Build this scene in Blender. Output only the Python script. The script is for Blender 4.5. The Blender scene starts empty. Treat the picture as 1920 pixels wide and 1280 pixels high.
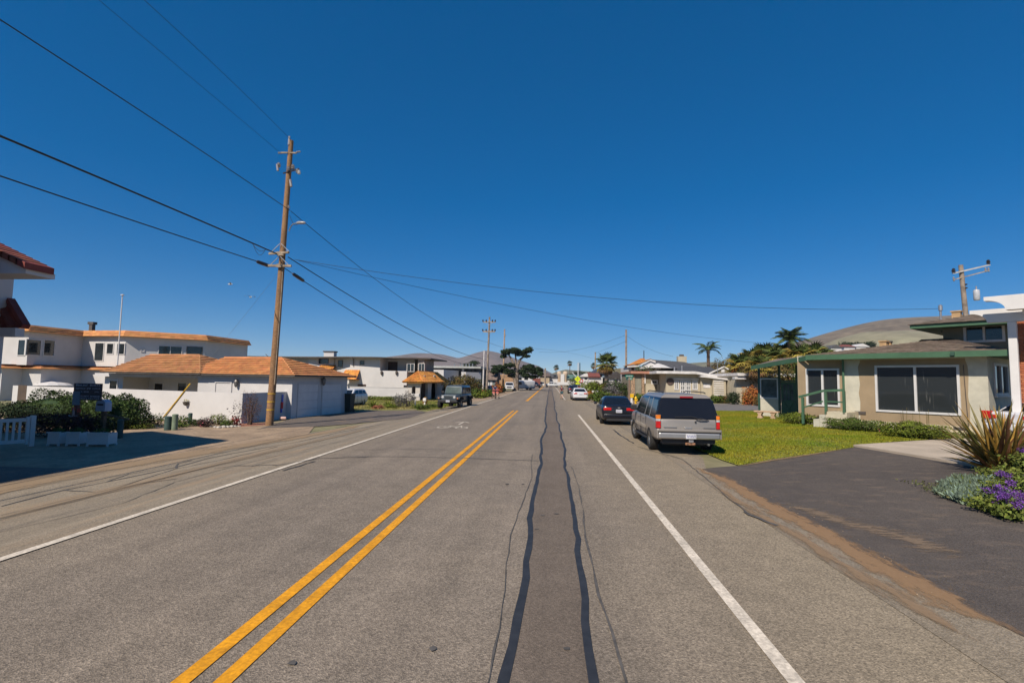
import bpy, bmesh, math, random
import numpy as np
from math import radians, sin, cos, pi, atan, tan, sqrt, atan2, degrees, exp
from mathutils import Vector, Matrix
scene = bpy.context.scene
C = scene.collection
rnd = random.Random(7)

# ------------------------------------------------------------------ camera
CH = 2.25                     # eye height of the camera above the road
FPX = 960.0                   # focal length in photograph pixels (18 mm on 36 mm)
ROLL = radians(0.95)
def _cam_axes():
    dx, dy = 72.0, -73.0
    ux = dx*cos(ROLL) - dy*sin(ROLL); uy = dx*sin(ROLL) + dy*cos(ROLL)
    th = atan(-uy/FPX); ps = atan(ux/FPX*cos(th))
    fh = Vector((-sin(ps), cos(ps), 0)); r0 = Vector((cos(ps), sin(ps), 0)); z = Vector((0, 0, 1))
    fw = fh*cos(th) + z*sin(th); u0 = z*cos(th) - fh*sin(th)
    c, s = cos(ROLL), sin(ROLL)
    return fw, r0*c + u0*s, u0*c - r0*s
FW, RT, UP = _cam_axes()
cam_data = bpy.data.cameras.new('camera')
cam_data.sensor_width = 36; cam_data.lens = 18; cam_data.clip_end = 20000; cam_data.clip_start = 0.1
cam = bpy.data.objects.new('camera', cam_data); C.objects.link(cam)
m3 = Matrix((RT, UP, -FW)).transposed()
cam.matrix_world = Matrix.Translation((0, 0, CH)) @ m3.to_4x4()
scene.camera = cam

# ------------------------------------------------------------------ light
SUN = Vector((-0.46, -0.90, 1.0)).normalized()      # towards the sun
world = bpy.data.worlds.new('World'); scene.world = world; world.use_nodes = True
nt = world.node_tree; nt.nodes.clear()
sky = nt.nodes.new('ShaderNodeTexSky'); sky.sky_type = 'NISHITA'; sky.sun_disc = False
sky.sun_elevation = math.asin(SUN.z); sky.sun_rotation = atan2(SUN.x, SUN.y)
sky.air_density = 0.6; sky.dust_density = 0.0; sky.ozone_density = 6.0; sky.altitude = 0
bg = nt.nodes.new('ShaderNodeBackground'); bg.inputs[1].default_value = 0.15
wo = nt.nodes.new('ShaderNodeOutputWorld')
gm = nt.nodes.new('ShaderNodeGamma'); gm.inputs[1].default_value = 0.6        # soft, polarised clear sky
hs = nt.nodes.new('ShaderNodeHueSaturation'); hs.inputs['Saturation'].default_value = 1.70; hs.inputs['Hue'].default_value = 0.505; hs.inputs['Value'].default_value = 1.10
nt.links.new(sky.outputs[0], gm.inputs[0]); nt.links.new(gm.outputs[0], hs.inputs['Color'])
nt.links.new(hs.outputs[0], bg.inputs[0]); nt.links.new(bg.outputs[0], wo.inputs[0])
sl = bpy.data.lights.new('sun', 'SUN'); sl.energy = 4.8; sl.angle = radians(0.53); sl.color = (1.0, 0.90, 0.77)
so = bpy.data.objects.new('sun', sl); C.objects.link(so)
so.rotation_euler = (-SUN).to_track_quat('-Z', 'Y').to_euler()
so.location = (-40, -80, 90)
scene.view_settings.view_transform = 'Standard'; scene.view_settings.look = 'None'
scene.view_settings.exposure = 0.2; scene.view_settings.gamma = 1.0; scene.view_settings.use_curve_mapping = False
scene.render.engine = 'CYCLES'
scene.cycles.max_bounces = 6; scene.cycles.transparent_max_bounces = 8

# ------------------------------------------------------------------ measuring helpers (turn a direction in view into a place)
def sst(a, b, x):
    t = min(1, max(0, (x-a)/(b-a))); return t*t*(3-2*t)
def gz(x, y):
    z = 0.0
    if x < -6.9: z -= 0.42*(1-exp((x+6.9)/2.6))
    if x > 4.6: z += 0.30*sst(4.6, 13, x)*(1-sst(36, 43, y))*sst(-6, 4, y)
    return z
def ray(px, py): return FW + RT*((px-960)/FPX) + UP*((640-py)/FPX)
def G(px, py):
    d = ray(px, py); z = 0.0
    for i in range(25):
        t = (z-CH)/d.z; z = 0.5*z+0.5*gz(d.x*t, d.y*t)
    t = (z-CH)/d.z
    return Vector((d.x*t, d.y*t, z))
def AY(px, py, Y):
    d = ray(px, py); t = Y/d.y; return Vector((d.x*t, Y, CH+d.z*t))
def AX(px, py, X):
    d = ray(px, py); t = X/d.x; return Vector((X, d.y*t, CH+d.z*t))
def ZA(P, py):
    """height of row py on the vertical line through P"""
    lo, hi = -3.0, 60.0
    def row(z):
        v = Vector((P[0], P[1], z-CH)); return 640-FPX*v.dot(UP)/v.dot(FW)
    for i in range(50):
        mid = (lo+hi)/2
        if row(mid) > py: lo = mid
        else: hi = mid
    return lo

# ------------------------------------------------------------------ materials
MATS = {}
def M(name, col, rough=0.8, var=0.12, scale=2.0, bump=0.0, bscale=None, metal=0.0, coat=0.0, spec=0.5, trans=0.0, island=0.0, col2=None, fine=0.0, fscale=60.0, emit=0.0):
    if name in MATS: return MATS[name]
    m = bpy.data.materials.new(name); m.use_nodes = True; MATS[name] = m
    t = m.node_tree; N = t.nodes; L = t.links; b = N['Principled BSDF']
    b.inputs['Roughness'].default_value = rough; b.inputs['Metallic'].default_value = metal
    b.inputs['Specular IOR Level'].default_value = 0.18 if island >= 0.3 else spec
    b.inputs['Coat Weight'].default_value = coat; b.inputs['Coat Roughness'].default_value = 0.06
    c2 = col2 if col2 else tuple(max(0, c*(1-var*2.2)) for c in col)
    c1 = col if col2 else tuple(min(1, c*(1+var*0.8)) for c in col)
    tc = N.new('ShaderNodeTexCoord')
    n = N.new('ShaderNodeTexNoise'); n.inputs['Scale'].default_value = scale; n.inputs['Detail'].default_value = 6; n.inputs['Roughness'].default_value = 0.62
    L.new(tc.outputs['Object'], n.inputs['Vector'])
    mr = N.new('ShaderNodeMapRange'); mr.inputs[1].default_value = 0.34; mr.inputs[2].default_value = 0.66
    L.new(n.outputs['Fac'], mr.inputs[0])
    mx = N.new('ShaderNodeMix'); mx.data_type = 'RGBA'
    mx.inputs[6].default_value = (*c1, 1); mx.inputs[7].default_value = (*c2, 1)
    L.new(mr.outputs[0], mx.inputs[0]); out = mx.outputs[2]
    if island:
        g = N.new('ShaderNodeNewGeometry'); h = N.new('ShaderNodeHueSaturation')
        r1 = N.new('ShaderNodeMapRange'); r1.inputs[3].default_value = 1-island; r1.inputs[4].default_value = 1+island
        L.new(g.outputs['Random Per Island'], r1.inputs[0]); L.new(r1.outputs[0], h.inputs['Value'])
        r2 = N.new('ShaderNodeMapRange'); r2.inputs[3].default_value = 0.5-island*0.05; r2.inputs[4].default_value = 0.5+island*0.05
        mth = N.new('ShaderNodeMath'); mth.operation = 'MULTIPLY'; mth.inputs[1].default_value = 7.31
        fr = N.new('ShaderNodeMath'); fr.operation = 'FRACT'
        L.new(g.outputs['Random Per Island'], mth.inputs[0]); L.new(mth.outputs[0], fr.inputs[0])
        L.new(fr.outputs[0], r2.inputs[0]); L.new(r2.outputs[0], h.inputs['Hue'])
        L.new(out, h.inputs['Color']); out = h.outputs[0]
    if fine:
        f = N.new('ShaderNodeTexNoise'); f.inputs['Scale'].default_value = fscale; f.inputs['Detail'].default_value = 3
        L.new(tc.outputs['Object'], f.inputs['Vector'])
        h = N.new('ShaderNodeHueSaturation')
        r1 = N.new('ShaderNodeMapRange'); r1.inputs[1].default_value = 0.3; r1.inputs[2].default_value = 0.7
        r1.inputs[3].default_value = 1-fine; r1.inputs[4].default_value = 1+fine
        L.new(f.outputs['Fac'], r1.inputs[0]); L.new(r1.outputs[0], h.inputs['Value']); L.new(out, h.inputs['Color']); out = h.outputs[0]
    L.new(out, b.inputs['Base Color'])
    if trans:
        b.inputs['Transmission Weight'].default_value = trans
    if emit:
        L.new(out, b.inputs['Emission Color']); b.inputs['Emission Strength'].default_value = emit
    if bump:
        bn = N.new('ShaderNodeTexNoise'); bn.inputs['Scale'].default_value = bscale or scale*8; bn.inputs['Detail'].default_value = 5
        L.new(tc.outputs['Object'], bn.inputs['Vector'])
        bp = N.new('ShaderNodeBump'); bp.inputs['Strength'].default_value = bump; bp.inputs['Distance'].default_value = 0.02
        L.new(bn.outputs['Fac'], bp.inputs['Height']); L.new(bp.outputs[0], b.inputs['Normal'])
    return m

# ------------------------------------------------------------------ mesh helpers
class MB:
    """collects shapes; build() links them as ONE mesh object"""
    def __init__(s, M4=None): s.v = []; s.f = []; s.M = M4
    def add(s, vs, fs):
        o = len(s.v)
        if s.M is not None: vs = [s.M @ Vector(p) for p in vs]
        s.v += [tuple(p) for p in vs]; s.f += [tuple(i+o for i in f) for f in fs]; return s
    def box(s, x0, x1, y0, y1, z0, z1):
        return s.add([(x0,y0,z0),(x1,y0,z0),(x1,y1,z0),(x0,y1,z0),(x0,y0,z1),(x1,y0,z1),(x1,y1,z1),(x0,y1,z1)],
                     [(0,3,2,1),(4,5,6,7),(0,1,5,4),(1,2,6,5),(2,3,7,6),(3,0,4,7)])
    def cbox(s, c, d, rz=0.0, rx=0.0, ry=0.0):
        R = Matrix.Rotation(rz, 3, 'Z') @ Matrix.Rotation(ry, 3, 'Y') @ Matrix.Rotation(rx, 3, 'X'); c = Vector(c)
        vs = [c + R @ Vector((a*d[0]/2, b*d[1]/2, e*d[2]/2)) for e in (-1,1) for b in (-1,1) for a in (-1,1)]
        return s.add(vs, [(0,2,3,1),(4,5,7,6),(0,1,5,4),(1,3,7,5),(3,2,6,7),(2,0,4,6)])
    def bar(s, p, q, w, h=None, up=(0,0,1)):
        h = h or w; p = Vector(p); q = Vector(q); d = (q-p).normalized(); up = Vector(up)
        if abs(d.dot(up)) > 0.99: up = Vector((0,1,0))
        a = d.cross(up).normalized()*w/2; b = a.cross(d).normalized()*h/2
        vs = [p-a-b,p+a-b,p+a+b,p-a+b,q-a-b,q+a-b,q+a+b,q-a+b]
        return s.add(vs, [(0,1,2,3),(7,6,5,4),(0,4,5,1),(1,5,6,2),(2,6,7,3),(3,7,4,0)])
    def tube(s, pts, r, n=6, cap=True):
        pts = [Vector(p) for p in pts]; rs = r if isinstance(r, (list, tuple)) else [r]*len(pts)
        vs = []; fs = []; prev = None
        for i, p in enumerate(pts):
            d = (pts[min(i+1, len(pts)-1)]-pts[max(i-1, 0)]).normalized()
            if prev is None:
                a = d.orthogonal().normalized()
            else:
                a = (prev-d*prev.dot(d)); a = a.normalized() if a.length > 1e-6 else d.orthogonal().normalized()
            prev = a; b = d.cross(a)
            for k in range(n):
                t = 2*pi*k/n; vs.append(p+(a*cos(t)+b*sin(t))*rs[i])
        for i in range(len(pts)-1):
            for k in range(n):
                k2 = (k+1) % n; fs.append((i*n+k, i*n+k2, (i+1)*n+k2, (i+1)*n+k))
        if cap: fs += [tuple(reversed(range(n))), tuple((len(pts)-1)*n+k for k in range(n))]
        return s.add(vs, fs)
    def lathe(s, prof, c=(0,0,0), n=16, axis='Z', cap=True):
        """prof: list of (r, h) from bottom to top"""
        vs = []; fs = []
        for r, h in prof:
            for k in range(n):
                t = 2*pi*k/n; x, y = r*cos(t), r*sin(t)
                p = (x, y, h) if axis == 'Z' else ((x, h, y) if axis == 'Y' else (h, x, y))
                vs.append((p[0]+c[0], p[1]+c[1], p[2]+c[2]))
        for i in range(len(prof)-1):
            for k in range(n):
                k2 = (k+1) % n; fs.append((i*n+k, i*n+k2, (i+1)*n+k2, (i+1)*n+k))
        if cap: fs += [tuple(reversed(range(n))), tuple((len(prof)-1)*n+k for k in range(n))]
        return s.add(vs, fs)
    def prism(s, poly, z0, z1):
        n = len(poly)
        vs = [(p[0], p[1], z0) for p in poly]+[(p[0], p[1], z1) for p in poly]
        return s.add(vs, [tuple(reversed(range(n))), tuple(range(n, 2*n))]+[(i, (i+1) % n, n+(i+1) % n, n+i) for i in range(n)])
    def ext(s, poly3, d):
        """extrude a 3-D polygon along vector d"""
        n = len(poly3); d = Vector(d); a = [Vector(p) for p in poly3]
        return s.add(a+[p+d for p in a], [tuple(reversed(range(n))), tuple(range(n, 2*n))]+[(i, (i+1) % n, n+(i+1) % n, n+i) for i in range(n)])
    def build(s, name, mat, parent=None, smooth=False, bevel=0.0, seg=2, kind=None, label=None, angle=40):
        me = bpy.data.meshes.new(name); me.from_pydata(s.v, [], s.f); me.update()
        bm = bmesh.new(); bm.from_mesh(me); bmesh.ops.recalc_face_normals(bm, faces=bm.faces)
        if smooth:
            for f in bm.faces: f.smooth = True
            for e in bm.edges:
                if len(e.link_faces) == 2 and e.calc_face_angle(0) > radians(angle): e.smooth = False
        bm.to_mesh(me); bm.free()
        o = mobj(name, me, mat, parent, kind, label)
        if bevel:
            b = o.modifiers.new('bevel', 'BEVEL'); b.width = bevel; b.segments = seg; b.limit_method = 'ANGLE'; b.angle_limit = radians(35)
            b.harden_normals = False
            if smooth is False:
                pass
        return o
def mobj(name, me, mat, parent=None, kind=None, label=None):
    if isinstance(mat, (list, tuple)):
        for m in mat: me.materials.append(m)
    elif mat: me.materials.append(mat)
    o = bpy.data.objects.new(name, me); C.objects.link(o)
    if parent is not None: o.parent = parent.o if isinstance(parent, T) else parent
    if kind: o['kind'] = kind
    if label: o['label'] = label
    return o
def tag(o, label, cat=None, group=None, kind=None):
    if label: o['label'] = label
    if cat: o['category'] = cat
    if group: o['group'] = group
    if kind: o['kind'] = kind
    return o
class T:
    """a thing: an Empty at its base; parts are built in its own axes"""
    def __init__(s, name, label, cat, loc=(0,0,0), rz=0.0, group=None):
        o = bpy.data.objects.new(name, None); C.objects.link(o); o.empty_display_size = 0.3
        s.o = o; s.loc = Vector(loc); s.rz = rz; o.location = loc; o.rotation_euler = (0, 0, rz)
        tag(o, label, cat, group); s.R = Matrix.Rotation(rz, 3, 'Z'); s.Ri = s.R.inverted()
    def L(s, P): return s.Ri @ (Vector(P)-s.loc)          # world -> own axes
    def uz(s, px, py, v=0.0):
        """where the line of sight meets the own plane y = v -> (u, z)"""
        d = s.Ri @ ray(px, py); c = s.Ri @ (Vector((0,0,CH))-s.loc)
        t = (v-c.y)/d.y; p = c+d*t; return p.x, p.z
    def vz(s, px, py, u=0.0):
        d = s.Ri @ ray(px, py); c = s.Ri @ (Vector((0,0,CH))-s.loc)
        t = (u-c.x)/d.x; p = c+d*t; return p.y, p.z
def copy_tree(o, parent=None):
    c = o.copy(); C.objects.link(c); c.parent = parent
    for ch in o.children: copy_tree(ch, c)
    return c
def struct(mb, name, mat, **k):
    o = mb.build(name, mat, **k); o['kind'] = 'structure'; return o
def basis(P, d, n):
    """matrix whose x runs along d, y inwards (-n), z up, origin P"""
    d = Vector(d).normalized(); n = Vector(n).normalized(); z = Vector((0,0,1)); P = Vector(P)
    return Matrix(((d.x, -n.x, z.x, P.x), (d.y, -n.y, z.y, P.y), (d.z, -n.z, z.z, P.z), (0,0,0,1)))
def npmesh(name, V, F, mat, parent=None, kind=None, label=None):
    me = bpy.data.meshes.new(name); nv = len(V); nf = len(F); k = F.shape[1]
    me.vertices.add(nv); me.vertices.foreach_set('co', V.astype(np.float32).ravel())
    me.loops.add(nf*k); me.loops.foreach_set('vertex_index', F.astype(np.int32).ravel())
    me.polygons.add(nf); me.polygons.foreach_set('loop_start', np.arange(0, nf*k, k, dtype=np.int32))
    me.update(calc_edges=True)
    return mobj(name, me, mat, parent, kind, label)
# ------------------------------------------------------------------ ground, road, paving
def lines(stops):
    out = []
    for a, b, st in stops:
        n = max(1, int(round((b-a)/st))); out += [a+(b-a)*i/n for i in range(n)]
    return out+[stops[-1][1]]
GX = lines([(-2400,-400,500),(-400,-60,20),(-60,-30,3),(-30,-6.5,0.5),(-6.5,4.5,1),(4.5,14,0.5),(14,40,2),(40,400,20),(400,2400,500)])
GY = lines([(-120,-10,10),(-10,60,1),(60,200,7),(200,600,50),(600,2700,700)])
def sheet(name, mat, xs, ys, off, f=None, inside=None):
    V = np.array([(x, y, gz(x, y)+off) for y in ys for x in xs]); n = len(xs); F = []
    for j in range(len(ys)-1):
        for i in range(n-1):
            F.append((j*n+i, j*n+i+1, (j+1)*n+i+1, (j+1)*n+i))
    o = npmesh(name, V, np.array(F), mat); o['kind'] = 'structure'; return o
def drape(name, mat, poly, off, step=0.5, kind='structure', cell=None):
    """a flat outline laid on the terrain, cut along the terrain's own grid lines"""
    me = bpy.data.meshes.new(name); bm = bmesh.new()
    vs = [bm.verts.new((p[0], p[1], 0)) for p in poly]; bm.faces.new(vs)
    xs = [p[0] for p in poly]; ys = [p[1] for p in poly]
    for gx in GX:
        if min(xs) < gx < max(xs):
            bmesh.ops.bisect_plane(bm, geom=bm.verts[:]+bm.edges[:]+bm.faces[:], plane_co=(gx, 0, 0), plane_no=(1, 0, 0))
    for gy in GY:
        if min(ys) < gy < max(ys):
            bmesh.ops.bisect_plane(bm, geom=bm.verts[:]+bm.edges[:]+bm.faces[:], plane_co=(0, gy, 0), plane_no=(0, 1, 0))
    for v in bm.verts: v.co.z = gz(v.co.x, v.co.y)+off
    bmesh.ops.triangulate(bm, faces=bm.faces)
    bmesh.ops.recalc_face_normals(bm, faces=bm.faces)
    bm.to_mesh(me); bm.free()
    o = mobj(name, me, mat)
    if kind: o['kind'] = kind
    return o
def asphalt(name, base, warm, speck=0.35, streak=True, dirt=None, sandy=None):
    """worn asphalt: stone speckle, broad patches, wheel-track streaks along the road"""
    m = bpy.data.materials.new(name); m.use_nodes = True; t = m.node_tree; N = t.nodes; L = t.links; b = N['Principled BSDF']
    b.inputs['Roughness'].default_value = 0.85; b.inputs['Specular IOR Level'].default_value = 0.3
    tc = N.new('ShaderNodeTexCoord')
    def noise(sc, det=5, vec=None, rough=0.6):
        n = N.new('ShaderNodeTexNoise'); n.inputs['Scale'].default_value = sc; n.inputs['Detail'].default_value = det; n.inputs['Roughness'].default_value = rough
        L.new(vec or tc.outputs['Object'], n.inputs['Vector']); return n.outputs['Fac']
    def rng(src, a, bb, c, d):
        r = N.new('ShaderNodeMapRange'); r.inputs[1].default_value = a; r.inputs[2].default_value = bb; r.inputs[3].default_value = c; r.inputs[4].default_value = d
        L.new(src, r.inputs[0]); return r.outputs[0]
    def mix(fac, a, bb, mode='MIX'):
        x = N.new('ShaderNodeMix'); x.data_type = 'RGBA'; x.blend_type = mode
        if isinstance(fac, float): x.inputs[0].default_value = fac
        else: L.new(fac, x.inputs[0])
        for i, q in ((6, a), (7, bb)):
            if isinstance(q, tuple): x.inputs[i].default_value = (*q, 1)
            else: L.new(q, x.inputs[i])
        return x.outputs[2]
    col = mix(rng(noise(0.35), 0.35, 0.65, 0, 1), base, warm)
    if streak:
        mp = N.new('ShaderNodeMapping'); mp.inputs['Scale'].default_value = (1.3, 0.045, 1); L.new(tc.outputs['Object'], mp.inputs[0])
        s = rng(noise(1.0, 4, mp.outputs[0]), 0.28, 0.72, 0.8, 1.15)
        sc = N.new('ShaderNodeCombineColor'); [L.new(s, sc.inputs[i]) for i in range(3)]
        col = mix(1.0, col, sc.outputs[0], 'MULTIPLY')
    if sandy:                                            # paler, sand-filled surface where fewer wheels run
        sx = N.new('ShaderNodeSeparateXYZ'); L.new(tc.outputs['Object'], sx.inputs[0])
        wob_ = N.new('ShaderNodeMath'); wob_.operation = 'MULTIPLY_ADD'; wob_.inputs[1].default_value = 2.2; L.new(noise(0.25, 3), wob_.inputs[0]); L.new(sx.outputs[0], wob_.inputs[2])
        col = mix(rng(wob_.outputs[0], 1.4, 4.2, 0, .9), col, sandy)
        neg = N.new('ShaderNodeMath'); neg.operation = 'MULTIPLY_ADD'; neg.inputs[1].default_value = -1; neg.inputs[2].default_value = 0; L.new(sx.outputs[0], neg.inputs[0])
        col = mix(rng(neg.outputs[0], 5.2, 8.0, 0, .6), col, sandy)
    # stones
    vo = N.new('ShaderNodeTexVoronoi'); vo.inputs['Scale'].default_value = 75; L.new(tc.outputs['Object'], vo.inputs['Vector'])
    sp = N.new('ShaderNodeSeparateColor'); L.new(vo.outputs['Color'], sp.inputs[0])
    s = rng(sp.outputs[0], 0, 1, 1-speck, 1+speck)
    f2 = rng(noise(42, 4), 0.3, 0.7, 0.72, 1.28)
    mm = N.new('ShaderNodeMath'); mm.operation = 'MULTIPLY'; L.new(s, mm.inputs[0]); L.new(f2, mm.inputs[1])
    f3 = rng(noise(2.3, 6), 0.3, 0.7, 0.9, 1.1)
    m2 = N.new('ShaderNodeMath'); m2.operation = 'MULTIPLY'; L.new(mm.outputs[0], m2.inputs[0]); L.new(f3, m2.inputs[1])
    sc = N.new('ShaderNodeCombineColor'); [L.new(m2.outputs[0], sc.inputs[i]) for i in range(3)]
    col = mix(1.0, col, sc.outputs[0], 'MULTIPLY')
    if dirt:
        dc, lo, hi, dsc = dirt
        mp = N.new('ShaderNodeMapping'); mp.inputs['Scale'].default_value = dsc; L.new(tc.outputs['Object'], mp.inputs[0])
        col = mix(rng(noise(1.0, 8, mp.outputs[0], 0.68), lo, hi, 0, 0.85), col, dc)
    L.new(col, b.inputs['Base Color'])
    bp = N.new('ShaderNodeBump'); bp.inputs['Strength'].default_value = 0.55; bp.inputs['Distance'].default_value = 0.01
    L.new(vo.outputs['Distance'], bp.inputs['Height']); L.new(bp.outputs[0], b.inputs['Normal'])
    MATS[name] = m; return m
DIRT = (0.34, 0.235, 0.14)
m_road = asphalt('road_asphalt', (0.228, 0.186, 0.142), (0.194, 0.16, 0.125), sandy=(0.27, 0.218, 0.15))
m_patch = asphalt('patch_asphalt', (0.17, 0.135, 0.105), (0.15, 0.118, 0.09), 0.2)
m_should = asphalt('shoulder_asphalt', (0.262, 0.215, 0.155), (0.235, 0.195, 0.145), 0.3, True, (DIRT, 0.52, 0.72, (0.9, 0.12, 1)))
m_drive = asphalt('driveway_asphalt', (0.102, 0.084, 0.07), (0.084, 0.07, 0.06), 0.25, False, ((0.19, 0.14, 0.1), 0.53, 0.76, (1.6, 3.2, 1)))
m_apron = asphalt('apron_asphalt', (0.12, 0.1, 0.085), (0.15, 0.122, 0.1), 0.25, False, (DIRT, 0.55, 0.75, (0.5, 0.5, 1)))
m_street = asphalt('street_asphalt', (0.17, 0.155, 0.145), (0.15, 0.138, 0.128), 0.2, False)
m_conc = M('concrete_slab_paint', (0.46, 0.38, 0.29), 0.9, 0.1, 0.8, 0.2, 40, fine=0.08, fscale=30)
m_dirt = M('dirt', (0.33, 0.235, 0.15), 0.95, 0.14, 0.9, 0.4, 14, fine=0.22, fscale=9)
m_white = M('road_paint_white', (0.64, 0.56, 0.45), 0.75, 0.13, 3.5, fine=0.28, fscale=30)
m_yellow = M('road_paint_yellow', (0.72, 0.31, 0.004), 0.7, 0.1, 3.5, fine=0.24, fscale=30)
m_tar = M('tar', (0.03, 0.031, 0.034), 0.6, 0.15, 5.0, fine=0.1)
m_tar2 = M('thin_tar', (0.1, 0.09, 0.08), 0.8, 0.2, 5.0)
m_lawnsoil = M('lawn_base', (0.12, 0.15, 0.025), 0.95, 0.15, 0.5, 0.4, 18, col2=(0.2, 0.2, 0.04), fine=0.25, fscale=14)
m_ground = M('earth', (0.26, 0.2, 0.13), 0.95, 0.15, 0.05, 0.3, 3, col2=(0.16, 0.17, 0.06), fine=0.2, fscale=2)

sheet('ground', m_ground, GX, GY, 0.0)
# the road with its wide paved shoulders
sheet('road', m_road, [x for x in GX if -6.9 <= x <= 3.5]+[3.5], [y for y in GY if -60 <= y <= 420], 0.012)
drape('shoulder_left', m_should, [(-10.6,-60),(-6.5,-60),(-6.5,420),(-8.2,420),(-8.6,60),(-9.6,30),(-11.6,19),(-12.2,14),(-12.4,4)], 0.018)
m_shr = asphalt('right_shoulder_asphalt', (0.255, 0.208, 0.148), (0.225, 0.186, 0.138), 0.3, True, ((0.29, 0.2, 0.13), 0.56, 0.76, (2.5, 0.5, 1)))
drape('shoulder_right', m_shr, [(3.5,-60),(4.3,-60),(4.3,9),(4.1,14),(4.6,16),(4.9,24),(5.6,33),(7.5,39),(7.5,60),(5.6,62),(5.4,420),(3.5,420)], 0.016)
# dark private drive on the right, dirt seam between it and the road
pA = G(1385, 874); pB = G(1600, 838)
drv = [(4.35,1.0)]+[G(*q).xy for q in ((1990,1240),(1920,1197),(1855,1165),(1790,1132),(1729,1097),(1665,1066),(1600,1030),(1550,1000),(1496,974),(1450,950),(1400,922),(1360,899),(1316,880),(1345,877))]+[pA.xy,G(1450,862).xy,pB.xy+Vector((0,0.05)),pB.xy+Vector((3.2,3.0)),(24,18),(24,1.0)]
drape('driveway', m_drive, [tuple(p) for p in drv], 0.022)
seam = [G(*q) for q in ((1225,862),(1270,868),(1316,882),(1360,902),(1400,926),(1450,955),(1496,979),(1550,1006),(1600,1036),(1665,1072),(1729,1103),(1790,1138),(1855,1171),(1920,1203),(1990,1246),(2080,1300))]
def dust(name, line, widths, col, off, seed, edge=0.42, grain=(5, 1.1)):
    """windblown dirt lying on paving: thick along its middle line, thinning to bare asphalt at its ragged edges"""
    mb = MB(); P = [Vector(p[:2]) for p in line]; Q = []
    for a, b in zip(P[:-1], P[1:]):
        k = max(1, int((b-a).length/0.5)); Q += [a.lerp(b, i/k) for i in range(k)]
    Q.append(P[-1]); n = 7; vs = []; wt = []
    for i, q in enumerate(Q):
        d = (Q[min(i+1, len(Q)-1)]-Q[max(i-1, 0)]).normalized(); nn = Vector((-d.y, d.x)); u = i/(len(Q)-1); w = widths[0]+(widths[1]-widths[0])*u
        for k in range(n):
            s_ = -1+2*k/(n-1); p = q+nn*s_*w; vs.append((p.x, p.y, gz(p.x, p.y)+off)); wt.append((1-abs(s_))*min(1, 4*u, 4*(1-u)+.0))
    F = [(i*n+k, i*n+k+1, (i+1)*n+k+1, (i+1)*n+k) for i in range(len(Q)-1) for k in range(n-1)]
    mb.add(vs, F); m = bpy.data.materials.new(name); m.use_nodes = True; t = m.node_tree; N = t.nodes; L = t.links; b = N['Principled BSDF']; b.inputs['Roughness'].default_value = 1; b.inputs['Specular IOR Level'].default_value = .1
    at = N.new('ShaderNodeAttribute'); at.attribute_name = 'thickness'; tc = N.new('ShaderNodeTexCoord'); mp = N.new('ShaderNodeMapping'); mp.inputs['Rotation'].default_value = (0, 0, radians(0)); mp.inputs['Scale'].default_value = (grain[0], grain[1], 1); L.new(tc.outputs['Object'], mp.inputs[0])
    n1 = N.new('ShaderNodeTexNoise'); n1.inputs['Scale'].default_value = 1; n1.inputs['Detail'].default_value = 9; n1.inputs['Roughness'].default_value = .7; L.new(mp.outputs[0], n1.inputs['Vector'])
    ad = N.new('ShaderNodeMath'); ad.operation = 'MULTIPLY_ADD'; ad.inputs[1].default_value = 1.7; L.new(n1.outputs['Fac'], ad.inputs[0]); L.new(at.outputs['Fac'], ad.inputs[2])
    mr = N.new('ShaderNodeMapRange'); mr.inputs[1].default_value = edge+.85; mr.inputs[2].default_value = edge+1.12; mr.inputs[4].default_value = .8; L.new(ad.outputs[0], mr.inputs[0]); L.new(mr.outputs[0], b.inputs['Alpha'])
    n2 = N.new('ShaderNodeTexNoise'); n2.inputs['Scale'].default_value = 25; L.new(tc.outputs['Object'], n2.inputs['Vector']); mx = N.new('ShaderNodeMix'); mx.data_type = 'RGBA'; mx.inputs[6].default_value = (*[c*.8 for c in col], 1); mx.inputs[7].default_value = (*[c*1.15 for c in col], 1); L.new(n2.outputs['Fac'], mx.inputs[0]); L.new(mx.outputs[2], b.inputs['Base Color'])
    o = mb.build(name, m); o['kind'] = 'structure'; a = o.data.attributes.new('thickness', 'FLOAT', 'POINT'); a.data.foreach_set('value', wt); return o
dust('dirt_seam', seam, (.42, .6), (0.31, 0.195, 0.11), 0.0275, 1, .5, (6, 2.2))
dust('dirt_seam', [(p.x-.45, p.y-.25) for p in seam[2:]], (.3, .5), (0.29, 0.2, 0.125), 0.0295, 8, .66, (7, 1.2))
dust('dirt_seam', [G(*q) for q in ((1420,925),(1500,955),(1600,985),(1700,1010),(1820,1060),(1960,1110))], (.9, 1.2), (0.23, 0.17, 0.12), 0.0285, 2, .74, (3.5, 8))
dust('dirt_seam', [(-12.3,3),(-12.1,13),(-11.3,17.5),(-10.3,22),(-9.5,30)], (1.3, .9), (0.33, 0.24, 0.155), 0.031, 4, .45, (3, .6))
dust('dirt_seam', [(-9.4,3),(-9.2,13),(-8.8,20),(-8.3,30)], (.9, .6), (0.3, 0.23, 0.16), 0.0335, 5, .66, (5, .3))
dust('dirt_seam', [G(*q) for q in ((1345,877),(1385,876),(1450,864),(1600,841))], (.14, .12), (0.27, 0.19, 0.1), 0.0365, 6, .35, (9, 9))
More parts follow.
